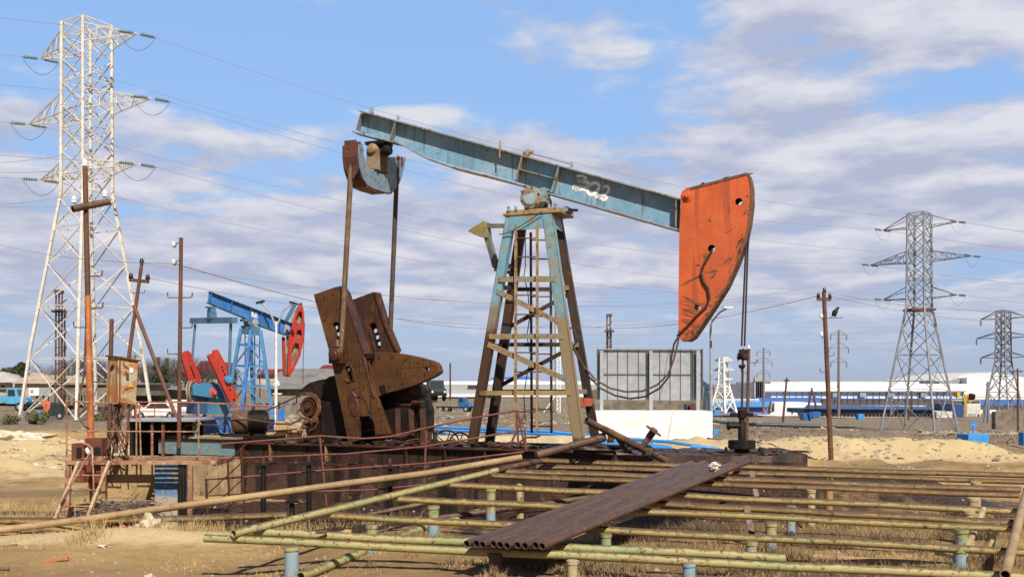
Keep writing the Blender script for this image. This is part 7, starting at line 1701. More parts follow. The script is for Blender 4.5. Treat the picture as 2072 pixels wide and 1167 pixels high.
MB().hexa([at(1440, 823, D), at(1552, 823, D), at(1556, 823, D+14), at(1440, 823, D+14)], [at(1440, 813, D+8), at(1560, 813, D+8), at(1560, 812, D+14), at(1440, 812, D+14)]).build('roof', MT['fblue2'], r)
wallbox(r, 1425, 1553, 823.5, 838, D+1, 12, MT['fblue3'], 'wall'); 
r2 = bld('balustrade_wall', 1490, 812, D+16, 'white balustrade wall above the light blue roof', 'wall'); wallbox(r2, 1425, 1535, 806.5, 808, D+16, 1, MT['fwhite'], 'top_rail')
mb = MB()
for k in range(34): a = at(1426+k*3.3, 811, D+16); mb.box(a, .18, .18, .9)
mb.build('balusters', MT['fwhite'], r2)
D = 190; r = bld('navy_roof_building', 1780, 842, D, 'low building with navy roof in front of the long white hall')
MB().hexa([at(1625, 826.5, D), at(1890, 829, D), at(1890, 826, D+16), at(1638, 824, D+16)], [at(1632, 819.5, D+10), at(1886, 823.5, D+10), at(1886, 822, D+16), at(1638, 819, D+16)]).build('roof', MT['fnavy'], r)
wallbox(r, 1627, 1888, 827, 836, D+1, 12, MT['fnavy'], 'upper_wall'); wallbox(r, 1660, 1888, 836, 844, D+1.3, 11, MT['fwhite2'], 'lower_wall')
windows(r, [1663+k*7.4 for k in range(30)], 837, 842.5, D+1.3, 3.0, MT['darkglass'])
wallbox(r, 1926, 1949, 817, 844, D, 8, MT['fnavy'], 'blue_annex'); wallbox(r, 1895, 1927, 832, 845, D-1, 8, MT['fwhite2'], 'link_wall')
D = 215; r = bld('white_block', 1950, 845, D, 'grey-white two-part building right of the large grey pylon')
wallbox(r, 1928, 1984, 811, 846, D, 14, MT['fwhite2']); wallbox(r, 1928, 1986, 809, 811, D-.5, 15, MT['fgrey'], 'roof'); windows(r, (1960,), 836, 847, D, 15, MT['fgrey'], 'gate'); windows(r, (1978,), 838, 847, D, 4)
D = 280; r = bld('hangar', 2000, 830, D, 'big white gabled hangar at the right with grey shed end')
MB().prism([at(1957, 845, D), at(2072+40, 845, D), at(2072+40, 770, D), at(2015, 753, D), at(1957, 764, D)], (0, 40, 0)).build('gable_wall', MT['fwhite'], r)
MB().prism([at(1893, 769, D+6), at(1957, 757, D+6), at(2015, 752, D+6), at(2015, 754.5, D+6), at(1957, 765, D+6), at(1893, 771, D+6)], (0, 40, 0)).build('roof_edge', MT['fwhite2'], r)
MB().prism([at(1900, 771, D+4), at(1957, 765, D+4), at(1957, 800, D+4), at(1900, 786, D+4)], (0, 30, 0)).build('ribbed_side', MT['fgrey'], r)
MB().prism([at(1880, 779, D-4), at(1930, 781, D-4), at(1957, 790, D-4), at(1957, 806, D-4), at(1880, 800, D-4)], (0, 3, 0)).build('front_canopy', MT['fwhite'], r)
wallbox(r, 1984, 2110, 808, 820, D-30, 4, MT['fblue'], 'blue_band'); wallbox(r, 1984, 2110, 820, 842, D-29, 5, MT['fwhite'], 'base_wall'); wallbox(r, 1940, 2110, 802.5, 804, D-34, .8, MT['yellow'], 'crane_rail'); wallbox(r, 1937, 1943, 793, 803, D-35, 2, MT['yellow'], 'crane_cabin')
# jetty hoist
r = bld('hoist', 1955, 840, 200, 'yellow-topped rusty hoist on a pale pillar beside the hangar', 'hoist'); wallbox(r, 1950, 1957, 812, 845, 199, 1, MT['concrete'], 'pillar')
mb = MB(); 
for k in range(9): a = at(1948+k*2, 800+3*sin(k*2.1), 199); mb.bar(a, at(1952+k*1.6, 812+3*cos(k), 199), .35, .2)
mb.build('lifting_frame', MT['yellow'], r); MB().blob(at(1966, 802, 199), .8, .6, .7, 2, .3, 2).build('motor', MT['oil'], r)
r = bld('block_wall', 2045, 868, 75, 'rough grey block wall at the right edge', 'wall'); 
MB().prism([at(2014, 868, 75), at(2110, 866, 75), at(2110, 828, 75), at(2080, 827, 75), at(2050, 827, 75), at(2014, 833, 75)], (0, .6, 0)).build('wall_body', MT['stonewall'], r)
r = bld('stone_wall', 1350, 832, 92, 'rough grey stone wall behind the billboard', 'wall'); MB().prism([at(1195, 832, 92), at(1432, 836, 92), at(1432, 790, 92), at(1330, 782, 92), at(1240, 778, 92), at(1195, 790, 92)], (0, .8, 0)).build('wall_body', MT['stonewall'], r)
# long pale low building through the frame
D = 230; r = bld('long_shed', 1050, 800, D, 'very long low grey shed with white lower strip behind the trucks')
wallbox(r, 820, 1240, 777, 799, D, 30, mat('pale_shed', (0.36, .37, .38), rough=.7, bump=0), 'roof'); wallbox(r, 820, 1240, 771, 777, D+25, 10, MT['fwhite'], 'white_ridge'); wallbox(r, 820, 1205, 797, 802.5, D-1, 3, MT['fwhite'], 'white_wall'); wallbox(r, 947, 965, 779.5, 783, D-.5, .6, MT['darkglass'], 'vent')
r = bld('vessel_hull', 1030, 778, 300, 'white vessel with blue top moored beyond the long shed', 'vessel'); MB().prism([at(987, 777, 300), at(1090, 777, 300), at(1082, 768, 300), at(995, 768, 300)], (0, 10, 0)).build('hull', MT['fwhite'], r); MB().prism([at(990, 768, 301), at(1075, 768, 301), at(1070, 761, 301), at(997, 763, 301)], (0, 8, 0)).build('superstructure', MT['fblue'], r)
# grey sheds with long roofs in the middle left
D = 120; r = bld('grey_shed', 640, 785, D, 'long low shed with weathered grey corrugated roof behind the red horse head')
MB().hexa([at(545, 786, D), at(700, 788, D), at(700, 786, D+12), at(560, 782, D+12)], [at(565, 752, D+9), at(700, 752, D+9), at(700, 746, D+12), at(600, 745, D+12)]).build('roof', MT['greyroof'], r); wallbox(r, 548, 700, 787, 800, D+1, 9, MT['stonewall'])
D = 140; r = bld('red_roof_house', 570, 780, D, 'low house with a maroon roof seen behind the small blue pumpjack'); MB().prism([at(520, 758, D), at(578, 758, D), at(578, 746, D), at(520, 747, D)], (0, 8, 0)).build('roof', MT['redroof'], r); wallbox(r, 520, 580, 758, 785, D+.5, 8, MT['housewall'])
D = 135; r = bld('maroon_gable_house', 672, 760, D, 'maroon hip roof rising behind the crank weights'); MB().prism([at(645, 746, D), at(690, 746, D), at(675, 738, D), at(655, 738, D)], (0, 10, 0)).build('roof', MT['redroof'], r); wallbox(r, 648, 690, 746, 790, D+1, 8, MT['housewall'])
D = 150; r = bld('red_hip_house', 415, 770, D, 'faded red hip-roofed house behind the red crank weights'); MB().prism([at(385, 752, D), at(445, 752, D), at(425, 730, D), at(408, 730, D)], (0, 12, 0)).build('roof', MT['redroof'], r); wallbox(r, 388, 443, 752, 790, D+1, 10, MT['housewall'])
D = 115; r = bld('stone_shed', 340, 815, D, 'long stone shed with a small barred window behind the cabinet'); MB().hexa([at(268, 785, D), at(378, 789, D), at(378, 782, D+9), at(268, 774, D+9)], [at(275, 776, D+2), at(372, 784, D+2), at(372, 782, D+9), at(275, 772, D+9)]).build('roof', MT['greyroof'], r); wallbox(r, 270, 420, 788, 826, D+1, 8, MT['stonewall'])
windows(r, (312, 318, 324), 791, 801, D+1, 4, MT['housewall'], 'window')
D = 160; r = bld('white_low_hall', 310, 765, D, 'low white hall with grey roof in the left distance'); MB().prism([at(278, 755, D), at(372, 755, D), at(372, 742, D+2), at(280, 742, D+2)], (0, 8, 0)).build('roof', MT['greyroof'], r); wallbox(r, 280, 372, 755, 775, D+1, 8, MT['fwhite2'])
D = 125; r = bld('dark_shed', 305, 770, D, 'dark hump-roofed shed behind the cabinet'); MB().prism([at(283, 776, D), at(335, 776, D), at(322, 766, D), at(300, 760, D), at(288, 762, D)], (0, 7, 0)).build('shed_body', MT['darkshed'], r)
# white houses far left
D = 118; r = bld('pale_house', 20, 820, D, 'pale hip-roofed house at the far left edge')
MB().prism([at(-60, 774, D), at(43, 773, D), at(15, 752, D+4), at(0, 751, D+4), at(-40, 752, D+4)], (0, 9, 0)).build('roof', MT['tileroof'], r); wallbox(r, -60, 24, 773, 800, D+1, 8, MT['housewall']); windows(r, (2,), 779, 790, D+1, 6)
D = 112; r = bld('cream_house', 90, 815, D, 'cream low house with tan roof behind the white pylon foot')
MB().prism([at(22, 775, D), at(110, 776, D), at(107, 760, D+4), at(62, 757, D+4)], (0, 9, 0)).build('roof', mat('tan_tile_roof', (0.45, .34, .24), (.36, .26, .18), .4, 1, rough=.9), r); wallbox(r, 26, 112, 776, 800, D+1, 8, MT['housewall']); windows(r, (60, 70), 784, 792, D+1, 6)
D = 100; r = bld('brick_yard_wall', 40, 812, D, 'low pinkish yard wall behind the blue trucks', 'wall'); wallbox(r, 0, 62, 784, 806, D, .5, mat('pink_wall', (.5, .35, .27), (.42, .28, .2), .4, 1, rough=.9)); wallbox(r, -5, 48, 784, 787, D-.3, 1.2, MT['greyroof'], 'coping')
D = 98; r = bld('white_hut', 68, 806, D, 'small white site hut with one window behind the white pylon', 'hut'); wallbox(r, 58, 79, 784, 800, D, 2.5, MT['fwhite'], 'wall'); windows(r, (62,), 788, 793, D, 5, MT['fgrey'])
D = 110; r = bld('long_brown_shed', 180, 815, D, 'long brown shed between the pylon legs'); wallbox(r, 105, 300, 778, 800, D, 6, MT['stonewall']); wallbox(r, 100, 302, 774, 778, D-.3, 7, MT['greyroof'], 'roof')
D = 104; r = bld('junk_row', 170, 826, D, 'dark row of stored scrap equipment in the left distance', 'scrap row')
rr = random.Random(21); mb = MB()
for k in range(46): x = rr.uniform(95, 300); h = rr.uniform(4, 16); a = at(x, 834-h/2, D+rr.uniform(-3, 3)); mb.box(a, rr.uniform(.3, 1.4), rr.uniform(.3, 1), h/F*D, Vector((cos(k), sin(k), 0)), Vector((-sin(k), cos(k), 0)))
mb.build('scrap_dark', mat('scrap_mix', (.06, .05, .05), (.2, .14, .1), .4, .6, (.4, .4, .4), .15, 1.2, rough=.8), r)
mb = MB()
for k in range(34): x = rr.uniform(560, 640); h = rr.uniform(6, 26); a = at(x, 838-h/2, 95+rr.uniform(-3, 3)); mb.box(a, rr.uniform(.3, 1.4), rr.uniform(.3, 1), h/F*95, Vector((cos(k), sin(k), 0)), Vector((-sin(k), cos(k), 0)))
r = bld('scrap_yard', 600, 838, 95, 'grey-black jumble of scrap equipment left of the clutch drum', 'scrap heap'); mb.build('scrap_dark', mat('scrap_mix2', (.07, .065, .06), (.22, .2, .18), .5, .8, (.12, .08, .06), .2, 1.5, rough=.8), r)
for i, (x, y0, y1, D) in enumerate(((320, 722, 742, 170), (338, 724, 745, 170))):
    tag(MB().tube(at(x, y1, D), at(x, y0, D), .35, .3, 10).build('chimney_stack', MT['pipedark']), ['left', 'right'][i]+' of two thin dark chimneys in the left distance', 'chimney')
# stone block retaining pile near the motor (tan blocks)
r = bld('sandstone_wall', 590, 880, 30, 'tan sandstone block wall seen behind the brake drum', 'wall')
for k, (x, y, w, h) in enumerate(((572, 865, 24, 12), (598, 868, 26, 13), (575, 878, 30, 12), (604, 881, 24, 12), (571, 856, 18, 8))): MB().box(at(x, y, 30+.1*k), w/F*30, .5, h/F*30).build('block', MT['limestone'], r, bevel=.03)

# far pumpjack right of billboard
def farjack():
    D = 88; root = empty('pumpjack', at(1432, 838, D), 0, 'tiny distant pumpjack with dark red head half hidden by the billboard', 'pumpjack'); dk = mat('dark_teal', (.03, .07, .11), rough=.6, bump=0); rd = mat('dark_red', (.16, .02, .03), rough=.6, bump=0)
    for a, b in (((1423, 838), (1428, 778)), ((1436, 838), (1429, 778))): MB().bar(at(*a, D), at(*b, D), .16, .16).build('leg', dk, root); MB().bar(at(a[0]+2, a[1], D+1.5), at(*b, D+.4), .16, .16).build('leg', dk, root)
    MB().bar(at(1408, 765, D), at(1441, 788, D), .25, .4).build('walking_beam', dk, root)
    holed('horse_head', [at(x, y, D-.3) for x, y in ((1438, 780), (1443, 778), (1445, 785), (1444, 795), (1440, 805), (1438, 806))], [], (0, .6, 0), rd, root)
    mb = MB(); 
    for k in range(5): mb.bar(at(1424+k*.6, 826-k*10, D), at(1435-k*.6, 826-k*10, D), .1, .1)
    mb.build('cross_brace', dk, root); MB().box(at(1400, 828, D), 1.2, 1, .9).build('gearbox', dk, root); MB().prism([at(1394, 820, D-.8), at(1404, 815, D-.8), at(1408, 828, D-.8), at(1398, 830, D-.8)], (0, .3, 0)).build('crank_weight', rd, root)
farjack()

# ================================================================== vehicles
def wheel(root, c, r, w, ax=Vector((0, 1, 0))):
    t = MB().lathe(c-ax*w/2, ax, [(0, r*.7), (.02, r*.96), (.06, r), (w-.06, r), (w-.02, r*.96), (w, r*.7)], 20).build('wheel', MT['tyre'], root)
    MB().lathe(c-ax*(w/2+.01), ax, [(0, r*.25), (.01, r*.5), (w+.01, r*.5), (w+.02, r*.25)], 14).build('rim', MT['fgrey'], t)
def truck(px, py, D, rot, s, paint, label, bed=True):
    g = at(px, py, D); root = empty('truck', g, rot, label, 'truck'); c, s_ = cos(rot), sin(rot); X = Vector((c, s_, 0)); Y = Vector((-s_, c, 0))
    def p(x, y, z): return g+X*x*s+Y*y*s+Zv*z*s
    mb = MB(); mb.box(p(-1.2, 0, .75), 5.6*s, .8*s, .22*s, X, Y); mb.build('chassis', MT['oil'], root)
    mb = MB(); prof = [(.4, .8), (2.0, .8), (2.05, 1.1), (2.0, 1.45), (1.25, 1.6), (1.05, 2.35), (.9, 2.45), (.1, 2.45), (0.0, 2.3), (0, .8)]
    mb.prism([p(x, -.95, z) for x, z in prof], Y*1.9*s); cab = mb.build('cab', paint, root, bevel=.04*s)
    mb = MB(); mb.prism([p(x, -.97, z) for x, z in ((.2, 1.65), (.95, 1.65), (.88, 2.3), (.2, 2.3))], -Y*.01*s); mb.prism([p(x, .97, z) for x, z in ((.2, 1.65), (.95, 1.65), (.88, 2.3), (.2, 2.3))], Y*.01*s); mb.prism([p(1.24, y, z) if z < 1.8 else p(1.075, y, z) for y, z in ((-.8, 1.66), (.8, 1.66), (.75, 2.3), (-.75, 2.3))], X*.02*s); mb.build('window', MT['darkglass'], cab)
    for x, y in ((1.35, -.85), (1.35, .85), (-2.0, -.8), (-2.0, .8), (-3.1, -.8), (-3.1, .8)): wheel(root, p(x, y, .48), .48*s, .3*s, Y)
    for y in (-.75, .75): MB().lathe(p(2.02, y, 1.1), X, [(0, .12*s), (.06*s, .12*s), (.07*s, .06*s)], 12).build('headlight', MT['porcelain'], root)
    MB().box(p(2.12, 0, .75), .12*s, 2.0*s, .22*s, X, Y).build('bumper', MT['oil'], root)
    if bed: MB().box(p(-1.9, 0, 1.05), 3.9*s, 2.1*s, .14*s, X, Y).box(p(-1.9, -1.0, 1.4), 3.9*s, .08*s, .6*s, X, Y).box(p(-1.9, 1.0, 1.4), 3.9*s, .08*s, .6*s, X, Y).box(p(0, 0, 1.4), .08*s, 2.0*s, .6*s, X, Y).box(p(-3.82, 0, 1.4), .08*s, 2.0*s, .6*s, X, Y).build('cargo_bed', paint, root)
    return root
truck(930, 833, 96, R(-14), .52*1.0 if False else .58, MT['truckblue2'], 'old blue flatbed truck without a body parked on the dirt slope', False)
truck(878, 811, 118, R(-70), 1.0, MT['truckdark'], 'dark tipper truck facing us above the blue flatbed')
truck(20, 832, 78, R(4), .74, MT['truckblue'], 'light blue old truck at the left edge beside the pylon foot')
def car(px, py, D, rot, s, label):
    g = at(px, py, D); root = empty('parked_car', g, rot, label, 'car'); c, s_ = cos(rot), sin(rot); X = Vector((c, s_, 0)); Y = Vector((-s_, c, 0))
    def p(x, y, z): return g+X*x*s+Y*y*s+Zv*z*s
    bd = MB().prism([p(x, -.85, z) for x, z in ((-2.1, .3), (2.1, .3), (2.15, .6), (2.0, .85), (1.1, .95), (.5, 1.4), (-1.0, 1.42), (-1.6, .98), (-2.1, .92), (-2.15, .6))], Y*1.7*s).build('body', MT['carwhite'], root, bevel=.06*s)
    for sg in (-1, 1): MB().prism([p(x, sg*.86, z) for x, z in ((-1.3, .95), (.85, .95), (.4, 1.32), (-.95, 1.33))], Y*sg*.01*s).build('window', MT['darkglass'], bd)
    for x in (-1.3, 1.3):
        for y in (-.8, .8): wheel(root, p(x, y, .32), .32*s, .2*s, Y)
    for y in (-.7, .7): MB().box(p(-2.13, y, .75), .06*s, .22*s, .16*s, X, Y).build('tail_lamp', MT['redlamp'], root)
    for y in (-.65, .65): MB().box(p(2.1, y, .7), .06*s, .25*s, .14*s, X, Y).build('headlight', MT['porcelain'], root)
car(372, 846, 62, R(12), .82, 'white car parked behind the guard railing left of the small pumpjack')
car(325, 848, 58, R(170), .70, 'white car with dark wheel nearer the white pylon foot')

# ================================================================== vegetation, rocks
def twig_tree(name, x, y, h, seed, label, group):
    rr = random.Random(seed); g = Vector((x, y, gzs(x, y))); root = empty(name, g, 0, label, 'tree', group)
    tr = MB(); br = MB()
    def grow(mb, p, d, L_, r, dep):
        q_ = p+d*L_; mb.tube(p, q_, r, r*.65, 5, False)
        if dep == 0: return
        for k in range(rr.choice((2, 3, 3))):
            nd = (d+Vector((rr.uniform(-.7, .7), rr.uniform(-.7, .7), rr.uniform(-.1, .5)))).normalized(); grow(br, p.lerp(q_, rr.uniform(.55, 1)), nd, L_*rr.uniform(.6, .85), r*.55, dep-1)
    grow(tr, g, Vector((0, 0, 1)), h*.28, h*.02, 0)
    for k in range(4): grow(br, g+Zv*h*.2, Vector((rr.uniform(-.6, .6), rr.uniform(-.6, .6), 1)).normalized(), h*.3, h*.012, 5 if h > 3 else 4)
    tr.build('trunk', MT['trunk'], root); br.build('branches', MT['trunk'], root); return root
def place(px, D): return ((px-CX)/F*D, D)
protos = [twig_tree('bare_tree', *place(165, 125), 6.5, s_, 'leafless tree in the distant row behind the sheds', 'bare trees in the left distance') for s_ in (1,)]
protos.append(twig_tree('bare_tree', *place(225, 122), 6.0, 5, 'leafless tree in the distant row behind the sheds', 'bare trees in the left distance'))
protos.append(twig_tree('bare_tree', *place(392, 128), 6.8, 9, 'leafless tree in the distant row behind the sheds', 'bare trees in the left distance'))
rr = random.Random(77)
for k, px in enumerate((8, 48, 75, 98, 128, 150, 185, 205, 245, 268, 330, 352, 372, 408, 425, 448, 470, 300, 140, 172, 195, 214, 232, 256, 282, 312, 340, 362, 384, 400, 436, 20, 62, 88, 600, 640)):
    D = rr.uniform(122, 140); x, y = place(px, D); copy_thing(protos[k % 3], (x, y, gzs(x, y)), rr.uniform(0, 6), None, rr.uniform(.8, 1.1) if 120 < px < 420 else rr.uniform(.62, .85))
def leafy(name, x, y, h, w, seed, label, mt, z0=None, n=2600, trunk=True, ls=.16):
    rr = random.Random(seed); g = Vector((x, y, gzs(x, y))); root = empty(name, g, 0, label, 'tree' if trunk else 'bush')
    if trunk: MB().tube(g, g+Zv*h*.5, h*.03, h*.02, 8).build('trunk', MT['trunk'], root)
    cl = [(Vector((rr.gauss(0, .33)*w, rr.gauss(0, .33)*w, h*(.35+.55*rr.random()) if trunk else h*rr.uniform(.1, .75))), rr.uniform(.16, .32)*w) for _ in range(16)]
    mb = MB(); vs = []; fs = []
    for k in range(n):
        c_, r_ = rr.choice(cl); d = Vector((rr.gauss(0, 1), rr.gauss(0, 1), rr.gauss(0, 1))).normalized()*r_*rr.random()**.4; q_ = g+c_+d; a = Vector((rr.gauss(0, 1), rr.gauss(0, 1), rr.gauss(0, 1))).normalized(); b = a.cross(Vector((rr.gauss(0, 1), rr.gauss(0, 1), rr.gauss(0, 1)))).normalized(); s = ls*rr.uniform(.6, 1.3)
        m = len(vs); vs += [q_-a*s, q_+b*s*.5, q_+a*s, q_-b*s*.5]; fs.append((m, m+1, m+2, m+3))
    mb.add(vs, fs); mb.build('crown' if trunk else 'foliage', mt, root); return root
leafy('evergreen_tree', *place(40, 124), 5.4, 2.4, 3, 'round dark evergreen tree above the cream house', MT['leaf'], n=4200, ls=.2)
leafy('evergreen_tree', *place(323, 122), 5.2, 1.6, 4, 'dark evergreen tree behind the tall straight pole', MT['leaf'], n=3000, ls=.2)
leafy('evergreen_tree', *place(460, 128), 5.0, 1.6, 5, 'dark evergreen tree behind the small pumpjack frame', MT['leaf'], n=2200, ls=.2)
leafy('scrub_bush', *place(72, 66), 1.1, 1.0, 6, 'grey-green bush left of the motor scooter', MT['scrubg'], n=2600, trunk=False, ls=.07)
leafy('scrub_bush', *place(20, 66), .7, 1.0, 7, 'low bush at the left edge below the light blue truck', MT['scrubg'], n=1600, trunk=False, ls=.06)
leafy('scrub_bush', *place(200, 70), .8, 1.0, 8, 'low bush between pole and cabinet', MT['scrubg'], n=1500, trunk=False, ls=.06)
leafy('scrub_bush', *place(238, 72), .7, .9, 9, 'low bush under the cabinet', MT['scrubg'], n=1200, trunk=False, ls=.06)
# motor scooter & orange sheet
D = 68; r = empty('motor_scooter', at(100, 843, D), 0, 'dark motor scooter with a blue helmet on it parked beyond the sand', 'scooter')
wheel(r, at(93, 841, D), .26, .12); wheel(r, at(121, 841, D), .26, .12)
MB().prism([at(x, y, D) for x, y in ((92, 838), (100, 828), (104, 838), (118, 834), (124, 836), (116, 841), (96, 842))], (0, .3, 0)).build('body', MT['truckdark'], r, bevel=.03); MB().blob(at(80, 834, D), .16, .16, .14, 1, .05, 3).build('helmet', MT['fblue'], r)
MB().path([at(94, 828, D), at(92, 820, D), at(97, 818, D)], .02, 6).build('handlebar', MT['oil'], r)
r = empty('orange_sheet', at(92, 834, 72), 0, 'torn orange sheet hanging beyond the white pylon foot', 'sheet'); mb = MB(); pts = [(82, 812), (90, 808), (102, 813), (101, 825), (95, 834), (91, 832), (88, 822)]
mb.prism([at(x, y, 72) for x, y in pts], (0, .05, 0)); mb.build('sheet', mat('orange_fabric', (.55, .14, .06), (.6, .2, .1), .4, 4, rough=.8), r)
tag(MB().box(at(110, 828, 74), 1.2, .6, .9).box(at(104, 820, 74), .5, .5, .5).build('dark_crate', MT['truckdark'], bevel=.05), 'dark crate-like load behind the motor scooter', 'crate')

# rocks
def rock(px, py, D, rx, ry, rz, seed, label, m_='rock', group=None, z=None):
    p = at(px, py, D); p.z = gzs(p.x, p.y)+rz*.25 if z is None else z
    return tag(MB().blob(p, rx, ry, rz, seed, .55, 3, -rz*.6, 1.8).build('rock', MT[m_]), label, 'rock', group)
rock(312, 1077, 17.0, .27, .2, .22, 3, 'pale pointed boulder in the left foreground in front of the foundation', z=.14)
rock(272, 1072, 17.3, .16, .14, .09, 4, 'low pale rock left of the pointed boulder'); rock(247, 1070, 17.2, .13, .1, .07, 5, 'small pinkish rock left of the low pale rock', 'brick')
rock(301, 1153, 13.0, .06, .05, .05, 6, 'small pale stone on the bare foreground soil')
rock(62, 914, 40, .55, .35, .28, 7, 'white rounded boulder on the left sand', 'cloth'); rock(18, 860, 46, 1.5, .8, .45, 8, 'large pale tarp-covered mound at the left edge', 'tarp', None)
rock(45, 868, 43, .7, .5, .32, 9, 'yellow crumpled sack beside the large mound', 'tarp'); rock(33, 878, 42, .4, .3, .18, 10, 'small pale sack in front of the yellow one', 'tarp'); rock(58, 872, 42, .4, .2, .12, 14, 'flat pale sack right of the yellow one', 'tarp')
rock(622, 1070, 15.9, .17, .12, .10, 11, 'orange-tan broken block under the rack near the diagonal pipe', 'limestone'); rock(655, 1073, 15.9, .12, .1, .06, 12, 'pale broken block beside the orange-tan one', 'limestone'); rock(700, 1073, 16.1, .1, .08, .07, 13, 'third broken block under the rack', 'limestone')
rock(160, 897, 30, .5, .35, .35, 15, 'pointed sand-coloured rock behind the platform') if False else None
rock(1273, 912, 24, .3, .25, .22, 16, 'tan rock between dark pipes and blue pipelines', 'limestone'); rock(1300, 915, 24.5, .25, .2, .15, 17, 'smaller tan rock beside the dark flanged pipe', 'limestone')
rock(1462, 880, 40, .35, .25, .25, 18, 'mossy stone at the left end of the sand bank', 'stonewall'); rock(1812, 884, 42, .55, .3, .3, 19, 'upright pale slab among the rubble on the sand', 'rock'); rock(1835, 893, 40, .4, .3, .35, 20, 'broken white rock beside the upright slab', 'rock')
lp([at(1842, 905, 38.5), at(1883, 913, 37.5)], .16, MT['pipedark'], 'rusty drum-like pipe on the sand bank at right'); lp([at(1935, 913, 37.5), at(1998, 918, 37)], .09, MT['pipedark'], 'thin dark pipe lying on the sand at the far right')
lp([at(1440, 850, 62), at(1480, 855, 62), at(1530, 858, 60), at(1660, 862, 60)], .12, mat('dark_teal_pipe', (.04, .07, .09), rough=.5), 'dark teal pipeline crossing the far brown ground at right')
lp([at(1432, 888, 40), at(1475, 895, 38)], .07, MT['rustpole'], 'brown pole lying beside the white wall')
lp([at(0, 878, 39), at(60, 868, 39)], .0001, MT['cable'], 'x') if False else None
# black hose lying on foreground sand
pts = [atz(x, y, 0) for x, y in ((4, 1077), (20, 1082), (45, 1085), (80, 1083), (120, 1077), (150, 1073), (185, 1073), (215, 1078))]
lp([Vector((p.x, p.y, gzs(p.x, p.y)+.012)) for p in pts], .022, MT['cable'], 'black hose lying on the sand in the left foreground')
for i, (x, y, l, an, lab) in enumerate(((8, 1115, .35, .35, 'broken wooden plank at the left edge of the foreground'), (115, 1143, .3, .5, 'split orange timber offcut in the left foreground'), (5, 1155, .25, -.4, 'dark curved board in the lower left corner'))):
    p = atz(x, y, .05); p.z = gzs(p.x, p.y)+.03; tag(MB().box(p, l, .06, .04, Vector((cos(an), sin(an), .1)).normalized()).build('plank', MT['wood' if i != 1 else 'brick'], bevel=.005), lab, 'plank')
p = atz(210, 1105, .1); p.z = gzs(p.x, p.y)+.02; tag(MB().blob(p, .07, .05, .025, 3, .9, 2, None, 3).build('litter', MT['cloth']), 'scrap of white litter on the foreground soil', 'litter')
p = atz(15, 1135, .1)
mb = MB(); rr = random.Random(8)
for k in range(46): x, y = rr.uniform(0, 175), rr.uniform(1105, 1165); q_ = atz(x, y, .07); q_.z = gzs(q_.x, q_.y); mb.blob(q_, rr.uniform(.01, .035), rr.uniform(.01, .03), rr.uniform(.008, .02), k, .5, 1)
tag(mb.build('brick_rubble', MT['brick']), 'scatter of orange brick crumbs in the lower left corner', 'rubble', None, 'stuff')
# pebbles and clods everywhere near
mb = MB()
for k in range(1500):
    u = rr.random(); D = 12*math.exp(u*math.log(5.2)); x = rr.uniform(-.55, .55)*D; 
    if D < 12.2: continue
    s = rr.uniform(.006, .028)*(1+D/24)*(2.2 if rr.random() < .05 else 1); z = gzs(x, D)
    bmv = [Vector((x+s*cos(a), D+s*sin(a), z-.3*s)) for a in (0, 1.3, 2.5, 3.8, 5)]; m = len(mb.v); top = Vector((x+rr.uniform(-.4, .4)*s, D+rr.uniform(-.4, .4)*s, z+s*rr.uniform(.4, .9))); mb.add(bmv+[top], [(i, (i+1) % 5, 5) for i in range(5)])
tag(mb.build('pebbles', MT['rubble']), 'loose pale pebbles and clods strewn over the sand', 'pebbles', None, 'stuff')
# rubble ground at middle distance
def rubble(x0, x1, y0, y1, n, m_, label, smin=.12, smax=.5, seed=1):
    rr = random.Random(seed); mb = MB()
    for k in range(n):
        D = rr.uniform(y0, y1); px = rr.uniform(x0, x1); x = (px-CX)/F*D; s = rr.uniform(smin, smax); mb.blob((x, D, gzs(x, D)+s*.1), s, s*rr.uniform(.5, 1), s*rr.uniform(.3, .7), k, .6, 1)
    tag(mb.build('rubble', MT[m_]), label, 'rubble', None, 'stuff')
rubble(1450, 1740, 78, 105, 340, 'rubble', 'grey rubble heaps on the far brown ground at right', .15, .6)
rubble(1860, 2072, 56, 66, 160, 'rubble', 'broken stones beside the grey pylon foot', .1, .35, 2)
rubble(1440, 2072, 34, 40, 420, 'rubble', 'small pale stones over the sand bank at right', .02, .12, 8)
rubble(1500, 2072, 24, 33, 260, 'rock', 'small stones on the bare soil behind the rack', .015, .06, 9)
rubble(1760, 1860, 40, 46, 90, 'rock', 'pale broken stones on the sand bank', .05, .25, 3)
rubble(0, 330, 30, 44, 420, 'rock', 'pale stones strewn on the left sand', .03, .16, 4)
rubble(880, 1200, 60, 100, 150, 'rubble', 'stones on the dirt slope behind the pump frame', .08, .3, 5)
rubble(1240, 1440, 84, 90, 120, 'rubble', 'stones at the foot of the stone wall', .15, .5, 6)
rubble(560, 700, 60, 80, 100, 'rubble', 'grey stones left of the clutch drum', .1, .4, 7)

